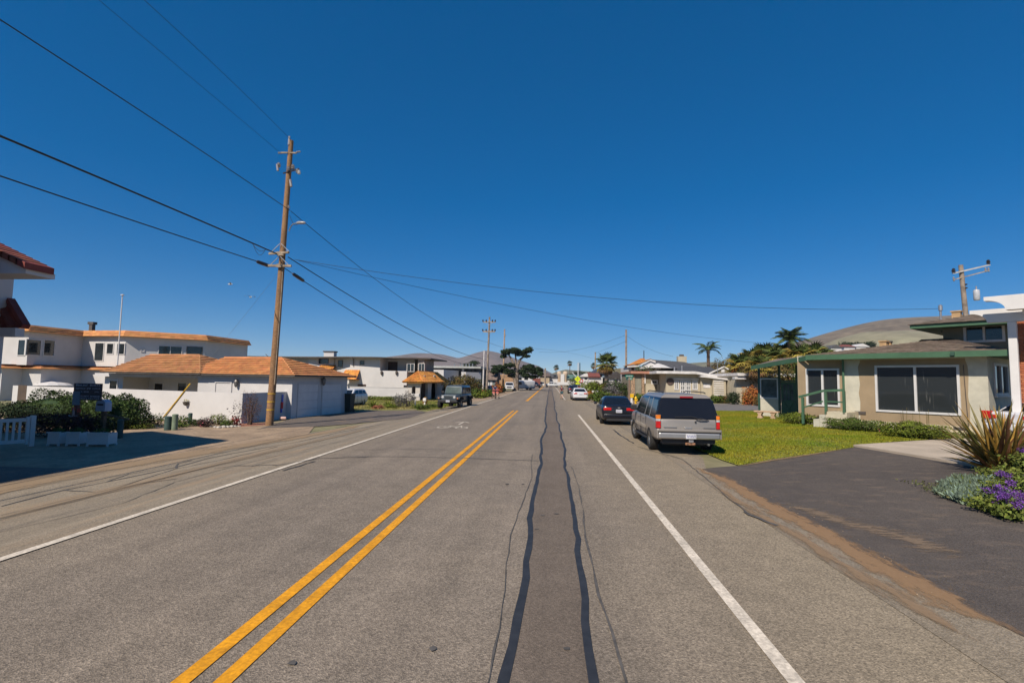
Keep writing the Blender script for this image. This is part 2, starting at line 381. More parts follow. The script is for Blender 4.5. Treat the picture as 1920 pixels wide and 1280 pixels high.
# pale concrete pad by the house: a real 8 cm step
def on_line(a, b, t): return a+(b-a)*t
c0 = G(1600, 838); c1 = G(1880, 886); c2 = G(1817, 824)
slab_pts = [c0.xy, c1.xy, c1.xy+Vector((6, 4)), c2.xy+Vector((6, 4)), c2.xy]
mb = MB(); n = len(slab_pts)
mb.add([(p.x, p.y, gz(p.x, p.y)-0.1) for p in slab_pts]+[(p.x, p.y, gz(p.x, p.y)+0.085) for p in slab_pts],
       [tuple(range(n, 2*n))]+[(i, (i+1) % n, n+(i+1) % n, n+i) for i in range(n)])
struct(mb, 'concrete_pad', m_conc)
# lawn
lawn_pts = [G(1262,850).xy+Vector((0.9,0)),G(1385,874).xy,G(1450,862).xy,G(1600,840).xy,G(1605,836).xy,G(1817,823).xy,G(1700,812).xy,G(1560,801).xy,G(1500,797).xy,G(1470,790).xy,G(1400,783).xy+Vector((2.5,0)),
            G(1410,771).xy+Vector((1.0,0)),G(1300,773).xy,(6.2,38.5),(5.3,33),(4.75,24)]
lawn_pts = [Vector(p) for p in lawn_pts]; lawn_pts[0] = Vector((5.0, 15.6))
drape('lawn', m_lawnsoil, [tuple(p) for p in lawn_pts], 0.03)
# side street on the right
s0, s1, s2, s3 = G(1330,771), G(1440,768), G(1440,754.5), G(1310,758)
dn = (s1-s0).normalized(); df = (s2-s3).normalized()
drape('side_street', m_street, [(4.8,s0.y-2.0),(7.0,s0.y-0.5),tuple(s0.xy),tuple((s0+dn*70).xy),tuple((s3+df*80).xy),tuple(s3.xy),(8.0,s3.y-0.5),(5.4,s3.y+2.0)], 0.02)
# dirt verge left and dark aprons
drape('dirt_verge', m_dirt, [(-12.3,13.2),(-11.6,17.8),(-10.6,22),(-12.2,26.0),(-16.5,28.6),(-18.5,26.5),(-26,29),(-34,30),(-34,14),(-24,14),(-17,13.4)], 0.024)
gA, gB = G(545, 784), G(649, 773)
apr = [G(480,806),G(545,786),G(649,774),G(690,770),G(780,770),G(800,773),G(768,784),G(690,792),G(600,800),G(500,803)]
drape('garage_apron', m_apron, [tuple(p.xy) for p in apr], 0.028)
drape('gate_drive', m_apron, [(-12.6,4),(-12.45,10.5),(-12.3,13.2),(-16,14.5),(-18,16.0),(-24,17),(-30,16),(-30,4)], 0.023)
# grass strip in front of the low wall, and further verges
drape('grass_verge_left', M('verge_grass', (0.17, 0.2, 0.05), 0.95, 0.2, 0.6, 0.3, 10, col2=(0.28, 0.22, 0.1), fine=0.25, fscale=6), [tuple(G(*p).xy) for p in ((652,772),(690,770),(780,768),(800,772),(812,768),(835,757),(830,748),(760,746),(660,746))], 0.02)
drape('side_street_verge', MATS['verge_grass'], [tuple(p) for p in (G(1310,757).xy, G(1440,754.3).xy, G(1600,752).xy, G(1590,744).xy, G(1420,747).xy, G(1330,750).xy)], 0.024)

# ---- painted markings
def ribbon(name, mat, pts, w, off, kind='structure', jit=0.0, cat=None):
    """a strip of paint or tar of width w laid along pts"""
    mb = MB(); L_ = []; 
    for i, p in enumerate(pts):
        a = Vector(pts[max(i-1,0)][:2]); b = Vector(pts[min(i+1,len(pts)-1)][:2]); d = (b-a).normalized(); nrm = Vector((-d.y, d.x))
        ww = (w[i] if isinstance(w, list) else w)*(1+rnd.uniform(-jit, jit))
        for s in (-1, 1):
            q = Vector(p[:2])+nrm*ww/2*s; L_.append((q.x, q.y, gz(q.x, q.y)+off))
    F = [(2*i, 2*i+1, 2*i+3, 2*i+2) for i in range(len(pts)-1)]
    mb.add(L_, F); o = mb.build(name, mat); o['kind'] = kind; return o
def stripe(name, mat, x, y0, y1, w, off=0.02):
    n = int((y1-y0)/1.0)+1; return ribbon(name, mat, [(x, y0+(y1-y0)*i/n) for i in range(n+1)], w, off)
stripe('white_line_left', m_white, -6.5, -30, 300, 0.13, 0.026)
stripe('white_line_right', m_white, 1.87, -30, 34.3, 0.13)
stripe('white_line_right', m_white, 1.75, 60.5, 260, 0.13)
for x in (-2.66, -2.36):
    stripe('yellow_line', m_yellow, x, -30, 37.5, 0.135)
stripe('yellow_line', m_yellow, -2.5, 55, 240, 0.28)
# wandering tar seams either side of the brown patch strip
def wob(x0, seed, y0=-4, y1=250, st=0.5, amp=0.034):
    r = random.Random(seed); pts = []; x = 0; y = y0
    while y < y1:
        x += r.uniform(-1, 1)*amp; x *= 0.9; pts.append((x0+x+0.025*sin(y*0.7+seed), y)); y += st if y < 60 else 2.0
    return pts
tl = wob(-0.31, 3); tr = wob(0.44, 8)
strip = [(x, y) for x, y in tl]; 
mb = MB(); mb.add([(a[0], a[1], 0.0165) for a in tl]+[(b[0], b[1], 0.0165) for b in tr], [(i, i+1, len(tl)+i+1, len(tl)+i) for i in range(min(len(tl), len(tr))-1)])
struct(mb, 'road_patch', m_patch)
ribbon('tar_seam', m_tar, tl, 0.08, 0.021, jit=0.15); ribbon('tar_seam', m_tar, tr, 0.07, 0.021, jit=0.15)
ribbon('tar_seam', m_tar2, [(x-0.17-0.02*sin(y), y) for x, y in wob(-0.31, 5, -4, 16, 0.4, 0.02)], 0.014, 0.0205, jit=0.6)
ribbon('tar_seam', m_tar2, [(x+0.12+0.03*sin(y*0.8), y) for x, y in wob(0.44, 6, -4, 14, 0.4, 0.02)], 0.022, 0.0205, jit=0.6)
def crack_and_line(pix, w=0.03, mat=None, off=0.0232):
    P = [G(*p).xy for p in pix]; pts = []
    for a, b in zip(P[:-1], P[1:]):
        n = max(2, int((b-a).length/0.35))
        for i in range(n):
            q = a+(b-a)*i/n; pts.append((q.x+rnd.uniform(-.025,.025), q.y+rnd.uniform(-.025,.025)))
    pts.append(tuple(P[-1])); ribbon('road_crack_and_line', mat or m_tar2, pts, w, off, jit=0.45)
for pix, w in (([(640,857),(760,857),(880,860),(1010,865)],0.035),([(660,844),(800,843),(975,849)],0.025),  # first two are thin dark lines across the road
    ([(0,951),(120,920),(200,905),(330,877),(400,858),(480,843),(560,829),(640,810),(720,795)],0.05),
    ([(0,968),(100,945),(220,915),(330,880),(420,862),(520,838)],0.03),([(0,1000),(120,972),(230,945),(330,905),(420,880),(560,846),(640,828)],0.022),
    ([(120,920),(180,924),(250,910),(330,899)],0.06),([(400,880),(440,874),(520,873),(600,860),(690,858)],0.045),([(470,876),(520,862)],0.03),
    ([(530,884),(590,866)],0.05),([(395,850),(430,840),(520,822),(600,806)],0.03),([(330,880),(333,870),(360,864)],0.06),([(200,905),(240,890),(300,881)],0.03)):
    crack_and_line(pix, w, None, 0.0262)
crack_and_line([(1195,838),(1280,862),(1400,963)], 0.03, None, 0.0262); crack_and_line([(1395,962),(1420,973),(1458,988)], 0.055, None, 0.031)
crack_and_line([(1150,806),(1165,818),(1188,832)], 0.05, m_tar, 0.0262)
for q in ((1043,965),(1018,968),(1006,994),(1064,885),(951,909),(980,909),(1062,1220),(548,1247),(812,1220)):
    p = G(*q); mb = MB(); k = 7
    mb.add([(p.x+0.05*rnd.uniform(.5,1)*cos(2*pi*i/k), p.y+0.04*rnd.uniform(.5,1.2)*sin(2*pi*i/k), 0.0235) for i in range(k)], [tuple(range(k))]); o = mb.build('road_stain', m_tar2); o['kind'] = 'structure'
# bicycle symbol with its arrow on the left lane edge
def bike(cx, cy):
    mb = MB(); z = 0.0215
    def seg(a, b, w=0.07):
        a = Vector((cx+a[0], cy+a[1])); b = Vector((cx+b[0], cy+b[1])); d = (b-a).normalized(); n_ = Vector((-d.y, d.x))*w/2
        mb.add([(*(a-n_), z), (*(b-n_), z), (*(b+n_), z), (*(a+n_), z)], [(0,1,2,3)])
    def ring(c, r, w=0.07, asp=1.6):
        k = 20; vs = []
        for i in range(k):
            t = 2*pi*i/k
            vs += [(cx+c[0]+r*cos(t), cy+c[1]+asp*r*sin(t), z), (cx+c[0]+(r-w)*cos(t), cy+c[1]+asp*(r-w)*sin(t), z)]
        mb.add(vs, [(2*i, 2*((i+1)%k), 2*((i+1)%k)+1, 2*i+1) for i in range(k)])
    ring((-0.42, 0), 0.3); ring((0.42, 0), 0.3)
    seg((-0.42,0),(-0.12,0.0)); seg((-0.12,0),(-0.22,0.75)); seg((-0.42,0),(-0.2,0.6)); seg((-0.2,0.62),(0.3,0.7)); seg((-0.12,0),(0.3,0.68)); seg((0.42,0),(0.24,0.95)); seg((0.12,0.98),(0.36,0.92)); seg((-0.34,0.8),(-0.12,0.8), 0.12)
    seg((0,1.6),(0,3.2),0.1); seg((-0.35,2.7),(0,3.3),0.1); seg((0.35,2.7),(0,3.3),0.1)
    o = mb.build('bicycle_marking', m_white); o['kind'] = 'structure'
b_ = G(846, 801); bike(b_.x+0.1, b_.y-0.2)
# ------------------------------------------------------------------ hills
def hill(name, ridge, D, mat, seed, back=500, foot=-14):
    """rolling ground: ridge given as sight lines at distance D, sloping down towards and away from the road"""
    r = random.Random(seed)
    P = [AY(px, py, D) for px, py in ridge]
    n = 150; xs = np.linspace(P[0].x, P[-1].x, n); zs = np.interp(xs, [p.x for p in P], [p.z for p in P])
    k = np.ones(5)/5; zp = np.pad(zs, 2, mode='edge'); zs = np.convolve(zp, k, 'valid')
    rows = 26; V = []
    ph = [r.uniform(0, 6.28) for _ in range(6)]
    for j in range(rows):
        t = j/(rows-1)                       # 0 foot, .65 ridge, 1 back
        y = D-back*0.9+t*back*1.4
        for i, x in enumerate(xs):
            if t < 0.65: s = sst(0, 1, t/0.65)
            else: s = 1-0.5*sst(0, 1, (t-0.65)/0.35)
            w = (sin(x*0.021+ph[0]+y*.006)+0.6*sin(x*0.047+ph[1]-y*.013)+.4*sin(x*.11+ph[2]+y*.02))
            edge = min(1, 4*min(i, n-1-i)/n+0.25)
            z = foot+(zs[i]-foot)*s*edge+w*(zs[i]-foot)*0.035*(1-abs(2*s-1))*edge
            V.append((x, y, z))
    F = [(j*n+i, j*n+i+1, (j+1)*n+i+1, (j+1)*n+i) for j in range(rows-1) for i in range(n-1)]
    o = npmesh(name, np.array(V), np.array(F), mat); o['kind'] = 'structure'
    for p in o.data.polygons: p.use_smooth = True
    return o
m_hf = M('far_hill', (0.185, 0.145, 0.135), 1, 0.2, 0.012, col2=(0.12, 0.105, 0.1), fine=0.2, fscale=0.05)
m_hr = M('near_hill', (0.19, 0.15, 0.105), 1, 0.2, 0.02, col2=(0.105, 0.085, 0.065), fine=0.25, fscale=0.12)
m_hg = M('green_slope', (0.25, 0.235, 0.15), 1, 0.2, 0.03, col2=(0.17, 0.15, 0.105), fine=0.25, fscale=0.12)
hill('hill', [(640,700),(700,676),(740,669),(790,662),(830,664),(862,672),(880,668),(902,660),(915,657),(935,661),(990,680),(1040,695),(1100,700)], 1500, m_hf, 1, 700)
hill('hill', [(980,706),(1010,692),(1040,690),(1075,694),(1120,697),(1160,690),(1240,684),(1330,678),(1420,700)], 900, M('mid_hill', (0.2, 0.19, 0.12), 1, 0.2, 0.02, col2=(0.13, 0.13, 0.09), fine=0.3, fscale=0.1), 2, 400)
hill('hill', [(1270,700),(1330,678),(1390,662),(1450,650),(1515,636),(1560,622),(1610,608),(1650,600),(1690,596),(1740,594),(1800,590),(1900,584),(2020,590),(2200,620)], 700, m_hr, 3, 380)
hill('hill', [(1440,700),(1500,668),(1530,650),(1570,636),(1620,622),(1680,620),(1740,622),(1820,618),(1950,620),(2200,660)], 420, m_hg, 4, 200)
# ------------------------------------------------------------------ windows, walls, roofs
m_glass = M('window_glass', (0.025, 0.032, 0.037), 0.06, 0.3, 0.6, spec=0.7)
m_glass2 = M('dark_window_glass', (0.012, 0.014, 0.015), 0.1, 0.3, 0.8, spec=0.6)
m_frame = M('white_frame', (0.60, 0.585, 0.57), 0.6, 0.04)
m_wwall = M('white_stucco', (0.58, 0.56, 0.545), 0.9, 0.05, 0.4, 0.12, 35)
m_greyw = M('grey_stucco', (0.57, 0.55, 0.54), 0.9, 0.03, 0.5, 0.12, 35)
m_orange = M('orange_tile', (0.56, 0.24, 0.085), 0.85, 0.12, 1.0, island=0.13, fine=0.08, fscale=8)
m_orange2 = M('bright_orange_tile', (0.66, 0.28, 0.06), 0.85, 0.16, 1.5, island=0.2)
m_redtile = M('red_tile', (0.23, 0.055, 0.035), 0.8, 0.16, 1.5, island=0.25)
m_brownband = M('tan_tile', (0.40, 0.22, 0.12), 0.85, 0.1, 1.5, island=0.15)
m_dfascia = M('dark_fascia', (0.09, 0.075, 0.065), 0.7)
def window(par, P, d, nrm, w, h, nx=2, ny=1, fw=0.07, frame=None, glass=None, proud=0.05, sill=False, label=None, mw=None, pane=True):
    """frame with mullions, its glass panes a little behind the frame's face"""
    Mx = basis(P, d, nrm); mb = MB(Mx); mw = mw or fw*0.8
    mb.box(0, w, -proud, 0.03, 0, fw); mb.box(0, w, -proud, 0.03, h-fw, h)
    mb.box(0, fw, -proud, 0.03, fw, h-fw); mb.box(w-fw, w, -proud, 0.03, fw, h-fw)
    iw = w-2*fw; ih = h-2*fw
    for i in range(1, nx): x = fw+iw*i/nx; mb.box(x-mw/2, x+mw/2, -proud*0.9, 0.03, fw, h-fw)
    for i in range(1, ny): z = fw+ih*i/ny; mb.box(fw, w-fw, -proud*0.8, 0.03, z-mw/2, z+mw/2)
    if sill: mb.box(-0.05, w+0.05, -proud-0.05, 0.02, -0.06, -0.002)
    f = mb.build('window', frame or m_frame, par, label=label)
    if pane:
        for i in range(nx):
            for j in range(ny):
                if nx*ny > 6 and (i or j): continue
                x0 = fw+iw*i/nx; x1 = fw+iw*(i+1)/nx; z0 = fw+ih*j/ny; z1 = fw+ih*(j+1)/ny
                if nx*ny > 6: x0, x1, z0, z1 = fw, w-fw, fw, h-fw
                p = MB(Mx); p.box(x0-.01, x1+.01, -0.012, -0.002, z0-.01, z1+.01); p.build('pane', glass or m_glass, f)
    return f
def wallo(par, P, d, nrm, L, H, th, ops=(), mat=None, name='wall', label=None):
    """wall from P along d with real openings (a0, a1, z0, z1)"""
    Mx = basis(P, d, nrm); mb = MB(Mx)
    xs = sorted(set([0, L]+[o[0] for o in ops]+[o[1] for o in ops])); zs = sorted(set([0, H]+[o[2] for o in ops]+[o[3] for o in ops]))
    for i in range(len(xs)-1):
        z0 = None
        for j in range(len(zs)-1):
            cx = (xs[i]+xs[i+1])/2; cz = (zs[j]+zs[j+1])/2
            hole = any(o[0] < cx < o[1] and o[2] < cz < o[3] for o in ops)
            if not hole and z0 is None: z0 = zs[j]
            if (hole or j == len(zs)-2) and z0 is not None:
                mb.box(xs[i], xs[i+1], 0, th, z0, zs[j] if hole else zs[j+1]); z0 = None
    return mb.build(name, mat, par, label=label)
def slope(mb, a, b, c, d, n, step=0.03, nu=0, barrel=0.0, jit=0.0, seed=1, over=0.0):
    """roof slope: a-b eave (left, right), d-c top; n courses, each a stepped row of nu tiles"""
    a, b, c, d = map(Vector, (a, b, c, d)); r = random.Random(seed)
    nrm = (b-a).cross(d-a if (d-a).length > 1e-4 else c-a).normalized()
    if nrm.z < 0: nrm = -nrm
    for i in range(n):
        t0 = i/n; t1 = (i+1)/n
        l0 = a.lerp(d, t0); r0 = b.lerp(c, t0); l1 = a.lerp(d, t1); r1 = b.lerp(c, t1)
        m = max(1, int(round(nu*(r0-l0).length/max(1e-6, (b-a).length)))) if nu else 1
        for k in range(m):
            j = r.uniform(0, jit); off = r.uniform(-.5, .5) if False else 0
            u0 = k/m; u1 = (k+1)/m; h = step+j
            p0 = l0.lerp(r0, u0); p1 = l0.lerp(r0, u1); q0 = l1.lerp(r1, u0); q1 = l1.lerp(r1, u1)
            dn_ = (l0-l1); dn_ = dn_.normalized()*min(0.05, dn_.length*.2) if dn_.length > 1e-5 else Vector((0,0,0))
            th = 0.022; P0 = p0+nrm*h+dn_; P1 = p1+nrm*h+dn_; g = 0.006
            if barrel:
                pm = P0.lerp(P1, .5)+nrm*barrel; qm = q0.lerp(q1, .5)+nrm*(g+barrel)
                mb.add([P0, P1, P1-nrm*th, pm-nrm*th, P0-nrm*th, q0+nrm*g, q1+nrm*g, qm, pm, p0, p1], [(0,8,3,4), (8,1,2,3), (0,5,7,8), (8,7,6,1), (4,3,9), (3,2,10), (3,10,9)])
            else:
                mb.add([P0, P1, P1-nrm*th, P0-nrm*th, q1+nrm*g, q0+nrm*g, p0, p1], [(0,1,2,3), (1,0,5,4), (3,2,7,6), (0,3,6,5), (1,4,7,2)])
    return mb
def hip(par, x0, x1, y0, y1, ze, zr, mat, n=7, nu=14, over=0.0, step=0.03, fascia=None, fh=0.14, hipl=True, hipr=True, seed=3, ridge=None, barrel=0.0, jit=0.012, base=None, soffit=None):
    """hip (or gable) roof with ridge along x; parts: roof slab, tiles (stuff), fascia"""
    ym = (y0+y1)/2; hw = (y1-y0)/2; rx0 = x0+(hw if hipl else 0); rx1 = x1-(hw if hipr else 0)
    if rx1 < rx0: rx0 = rx1 = (x0+x1)/2
    A, B, Cc, D = (x0,y0,ze), (x1,y0,ze), (x1,y1,ze), (x0,y1,ze); R0, R1 = (rx0,ym,zr), (rx1,ym,zr)
    mb = MB(); mb.add([A,B,Cc,D,R0,R1], [(0,1,5,4),(2,3,4,5),(1,2,5),(3,0,4),(3,2,1,0)]); rf = mb.build('roof', base or mat, par)
    tl = MB(); slope(tl, A, B, R1, R0, n, step, nu, barrel, jit, seed); slope(tl, Cc, D, R0, R1, n, step, nu, barrel, jit, seed+1)
    m2 = max(2, int(nu*(y1-y0)/(x1-x0)))
    if hipr: slope(tl, B, Cc, R1, R1, n, step, m2, barrel, jit, seed+2)
    if hipl: slope(tl, D, A, R0, R0, n, step, m2, barrel, jit, seed+3)
    tl.tube([R0, R1], 0.07, 6)
    if hipr: tl.tube([B, R1], 0.05, 6); tl.tube([Cc, R1], 0.05, 6)
    if hipl: tl.tube([A, R0], 0.05, 6); tl.tube([D, R0], 0.05, 6)
    tl.build('roof_tiles', mat, rf, kind='stuff')
    if fascia:
        fb = MB(); t = 0.03
        fb.box(x0-t, x1+t, y0-t, y0, ze-fh, ze+0.02); fb.box(x0-t, x1+t, y1, y1+t, ze-fh, ze+0.02)
        fb.box(x0-t, x0, y0, y1, ze-fh, ze+0.02); fb.box(x1, x1+t, y0, y1, ze-fh, ze+0.02)
        fb.box(x0, x1, y0, y1, ze-fh, ze-fh+0.02)
        fb.build('fascia', fascia, rf)
    return rf
# ================================================================== LEFT SIDE
m_purw = m_wwall
# ---- near house at the left edge (its south wing stands outside the frame and shades the drive)
E1 = AY(103, 522, 14.7); E2 = AY(48, 618, 15.2)
nh = T('stucco_house', 'white stucco house with dark red tile eaves cut off by the left edge', 'house', (-19.5, 9.0, gz(-19.5, 9)))
gz0 = nh.loc.z
def nl(P): return nh.L(P)
mb = MB()
wc = AY(17, 560, 15.6)
p = nl(wc)
mb.box(-9, p.x, p.y-1.2, p.y+0.1, nl(AY(20,600,15.6)).z-0.4, nl(E1).z+0.4)          # upper wall
mb.box(-9, nl(AY(-30,700,15.2)).x, 5.5, p.y+0.1, -0.3, nl(E2).z)                     # ground floor, out of view
mb.box(-9, 3.9, -9.0, 3.5, -0.5, 5.3)                                                 # south wing
mb.build('wall', m_greyw, nh)
mb = MB(); e = nl(E1); t0 = nl(AY(0, 472, 14.7)); bl = nl(AY(0, 512, 14.7)); sl_ = (t0-e); sl_ = sl_/abs(sl_.x)
top = lambda x: (x, e.y, e.z+0.12+(e.x-x)*abs(sl_.z))
mb.ext([(e.x, e.y, e.z-0.03), top(e.x), top(e.x-7), (e.x-7, e.y, e.z-0.03)], (0, -0.9, 0)); mb.build('gable', m_greyw, nh)
mb = MB(); tn = 28
for k in range(tn):
    x1 = e.x+0.06-0.25*k; x0 = x1-0.3; a = top(x1); b = top(x0)
    mb.ext([(a[0], e.y-0.1, a[2]+0.0), (a[0], e.y-0.1, a[2]+0.20), (b[0], e.y-0.1, b[2]+0.175), (b[0], e.y-0.1, b[2]+0.0)], (0, -0.9, 0))
mb.build('roof_tiles', m_redtile, nh, kind='stuff')
mb = MB(); q = nl(E2); w = nl(AY(19, 566, 15.6))
mb.add([(q.x, q.y, q.z+.05), (w.x, w.y, w.z), (w.x-8, w.y, w.z), (q.x-8, q.y, q.z+.05)], [(0,1,2,3)])
for k in range(9):
    x = q.x-0.45*k-0.02; xt = w.x-0.45*k
    mb.bar((x, q.y-0.02, q.z+0.09), (xt, w.y, w.z+0.05), 0.16, 0.12)
mb.bar((q.x, q.y, q.z+0.1), (w.x, w.y, w.z+0.06), 0.2, 0.16)
mb.build('lower_roof', m_redtile, nh)
mb = MB(); mb.box(q.x-8, q.x-.02, q.y-.3, q.y-.01, q.z-0.24, q.z+0.03); mb.build('fascia', m_greyw, nh)
mb = MB(); mb.box(-9.4, 4.25, -9.5, 3.85, 5.3, 5.55); mb.box(-4.5, 3.4, -9.4, 3.8, 5.553, 7.2); mb.build('wing_roof_and_shade_block', m_redtile, nh)  # tall upper block is added out of view to close the drive's shadow

# ---- white picket gate in the shade
ga, gb = G(0, 842), G(74, 836); gdir = (gb-ga).xy.normalized(); gst = gb.xy-gdir*4.2
gt = T('picket_gate', 'white picket gate panel in deep shade at the left edge', 'gate', (gst.x, gst.y, gz(*gst)), atan2(gdir.y, gdir.x))
gh = 1.05
def add_box(par, name, mat, *b, **k): mb = MB(); mb.box(*b); return mb.build(name, mat, par, **k)
add_box(gt, 'post', m_frame, 3.885, 4.03, -0.07, 0.07, 0, gh+0.06, bevel=0.01)
add_box(gt, 'post', m_frame, 3.78, 3.88, -0.05, 0.05, 0.1, gh+0.02, bevel=0.01)
add_box(gt, 'rail', m_frame, 0, 3.775, -0.035, 0.035, gh-0.14, gh-0.02); add_box(gt, 'rail', m_frame, 0, 3.775, -0.035, 0.035, 0.16, 0.28)
me = None
for k in range(22):
    x = 3.62-0.165*k
    if me is None:
        o = add_box(gt, 'picket', m_frame, -0.035, 0.035, -0.015, 0.015, 0.281, gh-0.142); me = o.data
    else: o = mobj('picket', me, None, gt)
    o.location = (x, 0, 0)
# ---- three planter boxes
def planter(px0, px1, pyb, label, w=None):
    a, b = G(px0+1, pyb), G(px1-2, pyb); d = (b-a).xy; L_ = d.length
    t = T('planter_box', label, 'planter', (a.x, a.y, a.z+0.025), atan2(d.y, d.x), 'white planter boxes beside the gate')
    h = 0.46; dp = 0.5
    for nm, bx in (('side_panel', (0.03, L_-0.03, 0, 0.02, 0.07, h)), ('side_panel', (0.03, L_-0.03, dp-0.02, dp, 0.07, h)), ('side_panel', (0.01, 0.03, 0, dp, 0.07, h)), ('side_panel', (L_-0.03, L_-0.01, 0, dp, 0.07, h))):
        add_box(t, nm, m_frame, *bx)
    for x in (0, L_-0.06):
        for y in (-0.01, dp-0.05): add_box(t, 'leg', m_frame, x, x+0.06, y, y+0.06, 0, 0.068)
    add_box(t, 'rim', m_frame, -0.02, L_+0.02, -0.03, 0.02, h, h+0.04); add_box(t, 'soil', m_dirt, 0.03, L_-0.03, 0.02, dp-0.02, h-0.1, h-0.04)
    leaves('foliage', (L_/2, dp/2, h+0.05), (L_*0.45, dp*0.4, 0.14), 260, 0.05, M('planter_leaf', (0.06, 0.11, 0.02), 0.7, island=0.4), par=t, seed=int(px0))
    return t
def leaves(name, c, rad, n, size, mat, par=None, seed=1, shell=0.55, up=0.3, asp=0.55, label=None, kind=None, flat=0.0, clump=0):
    """many small leaf faces spread through an uneven crown"""
    rs = np.random.RandomState(seed)
    d = rs.normal(size=(n, 3)); d /= np.linalg.norm(d, axis=1)[:, None]+1e-9
    r = shell+(1-shell)*rs.rand(n)**0.6
    # lumpy outline
    ph = rs.rand(6)*6.28; fr = 2+rs.rand(6)*3
    lump = 1+0.13*np.sin(fr[0]*d[:,0]*2+ph[0])+0.12*np.sin(fr[1]*d[:,1]*2+ph[1])+0.1*np.sin(fr[2]*d[:,2]*2+ph[2])+0.08*np.sin(6*d[:,0]+ph[3]+5*d[:,2])
    p = d*(r*lump)[:, None]*np.array(rad)
    if clump:
        cc = rs.normal(size=(clump, 3)); cc /= np.linalg.norm(cc, axis=1)[:, None]; cc *= np.array(rad)*0.8
        k = rs.randint(0, clump, n); p = cc[k]+rs.normal(size=(n, 3))*np.array(rad)*0.17
    p += np.array(c)
    nrm = d*0.7+rs.normal(size=(n, 3))*0.6+np.array([0, 0, up]); nrm /= np.linalg.norm(nrm, axis=1)[:, None]
    a = np.cross(nrm, rs.normal(size=(n, 3))); a /= np.linalg.norm(a, axis=1)[:, None]+1e-9; b = np.cross(nrm, a)
    s = size*(0.6+0.8*rs.rand(n))[:, None]
    V = np.stack([p-a*s*0.5, p+b*s*asp*0.5+nrm*s*0.1, p+a*s*0.5, p-b*s*asp*0.5+nrm*s*0.1], 1).reshape(-1, 3)
    F = np.arange(n*4).reshape(n, 4)
    return npmesh(name, V, F, mat, par, kind, label)
for (a, b, y, lab) in ((86, 112, 837, 'narrow white planter box nearest the picket gate'), (121, 150, 837, 'middle white planter box below the dark sign board'), (160, 204, 838, 'widest white planter box, right of the other two')):
    planter(a, b, y, lab)
# ---- dark sign board on two posts, with rows of worn white lettering
m_sign = M('sign_dark', (0.035, 0.03, 0.035), 0.6); m_letter = M('sign_letter', (0.45, 0.46, 0.52), 0.7); m_sred = M('sign_red', (0.45, 0.05, 0.03), 0.6)
sb = G(146, 822); sg = T('sign_board', 'tall dark sign board with faded white lettering before the hedge', 'sign', sb, radians(-4))
ul, zt = sg.uz(140, 722); ur, zt2 = sg.uz(192, 719); _, zb = sg.uz(160, 750)
mb = MB(); mb.box(ul, ur, -0.03, 0.03, zb, zt2); bd = mb.build('board', m_sign, sg, bevel=0.008)
mb = MB(); mb.box(ul+0.0, ul+0.16, 0.035, 0.16, 0, zb+0.3); mb.build('post', M('brown_post', (0.13, 0.05, 0.04), 0.8), sg)
mb = MB(); u3, z3 = sg.uz(150, 752); mb.box(ul, ul+0.34, -0.05, -0.032, zb-0.2, zb+0.35); mb.build('side_panel', M('sign_blue', (0.12, 0.2, 0.25), 0.6), sg)
r = random.Random(5)
for row, (fz, hh, words) in enumerate(((0.84, 0.075, (7, 6)), (0.66, 0.05, (9, 4, 7)), (0.47, 0.04, (3, 0, 2)), (0.2, 0.05, (8, 9)), (0.08, 0.04, (10,)))):
    mb = MB(); W = ur-ul; tot = sum(words)+len(words)-1; u = ul+0.08*W+(0.25 if row > 1 else 0); cw = (ur-0.05-u)/max(tot, 1); z = zb+(zt2-zb)*fz
    for wd in words:
        for k in range(wd):
            t = r.random(); x = u+cw*0.12; x2 = u+cw*0.8
            mb.box(x, x+cw*0.22, -0.036, -0.031, z, z+hh)
            if t < .7: mb.box(x+cw*.22, x2, -0.036, -0.031, z+hh*0.8, z+hh)
            if t > .3: mb.box(x+cw*.22, x2, -0.036, -0.031, z, z+hh*0.2)
            if .2 < t < .8: mb.box(x2-cw*.2, x2, -0.036, -0.031, z+hh*.2, z+hh*0.8)
            u += cw
        u += cw
    mb.build('lettering', m_letter, bd, kind='stuff')
mb = MB(); mb.cbox((ul+0.12, -0.08, zb-0.35), (0.1, 0.04, 0.12), 0.2); mb.cbox((ul+0.36, -0.06, zb-0.42), (0.14, 0.03, 0.14), 0.1); mb.build('red_panel', m_sred, sg, kind='stuff')
mb = MB(); mb.tube([(ul-0.05, -0.1, zb-0.62), (ul+0.1, -0.16, zb-0.66), (ul+0.35, -0.1, zb-0.62)], 0.02); mb.box(ul+0.1, ul+0.16, -0.1, -0.05, zb-0.66, zb-0.3); mb.build('bracket', M('grey_metal', (0.3, 0.3, 0.32), 0.5, metal=0.6), sg)
# ---- pale blue arched mailbox on a wooden post
mp = G(192, 820); ml = T('mailbox', 'pale blue arched mailbox on wooden post right of the sign board', 'mailbox', mp, radians(-6))
u0, z0 = ml.uz(184, 771); u1, z1 = ml.uz(203, 749)
k = 9; prof = [(u0, 0, z0+0.02)]+[(u0+(u1-u0)*(0.5-0.5*cos(pi*i/k)), 0, z1-0.17+0.17*sin(pi*i/k)) for i in range(k+1)]+[(u1, 0, z0+0.02)]
mb = MB(); mb.ext([(p[0], -0.12, p[2]) for p in prof], (0, 0.3, 0)); bx = mb.build('box', M('mailbox_blue', (0.36, 0.43, 0.55), 0.5), ml)
mb = MB(); mb.box(u0+.08, u1-.08, -0.135, -0.125, z1-0.24, z1-0.17); mb.build('slot', m_sign, bx)
mb = MB(); mb.box((u0+u1)/2-.07, (u0+u1)/2+.07, 0, 0.14, 0, z0); mb.build('post', M('old_wood', (0.15, 0.1, 0.065), 0.9, 0.2, 6), ml)
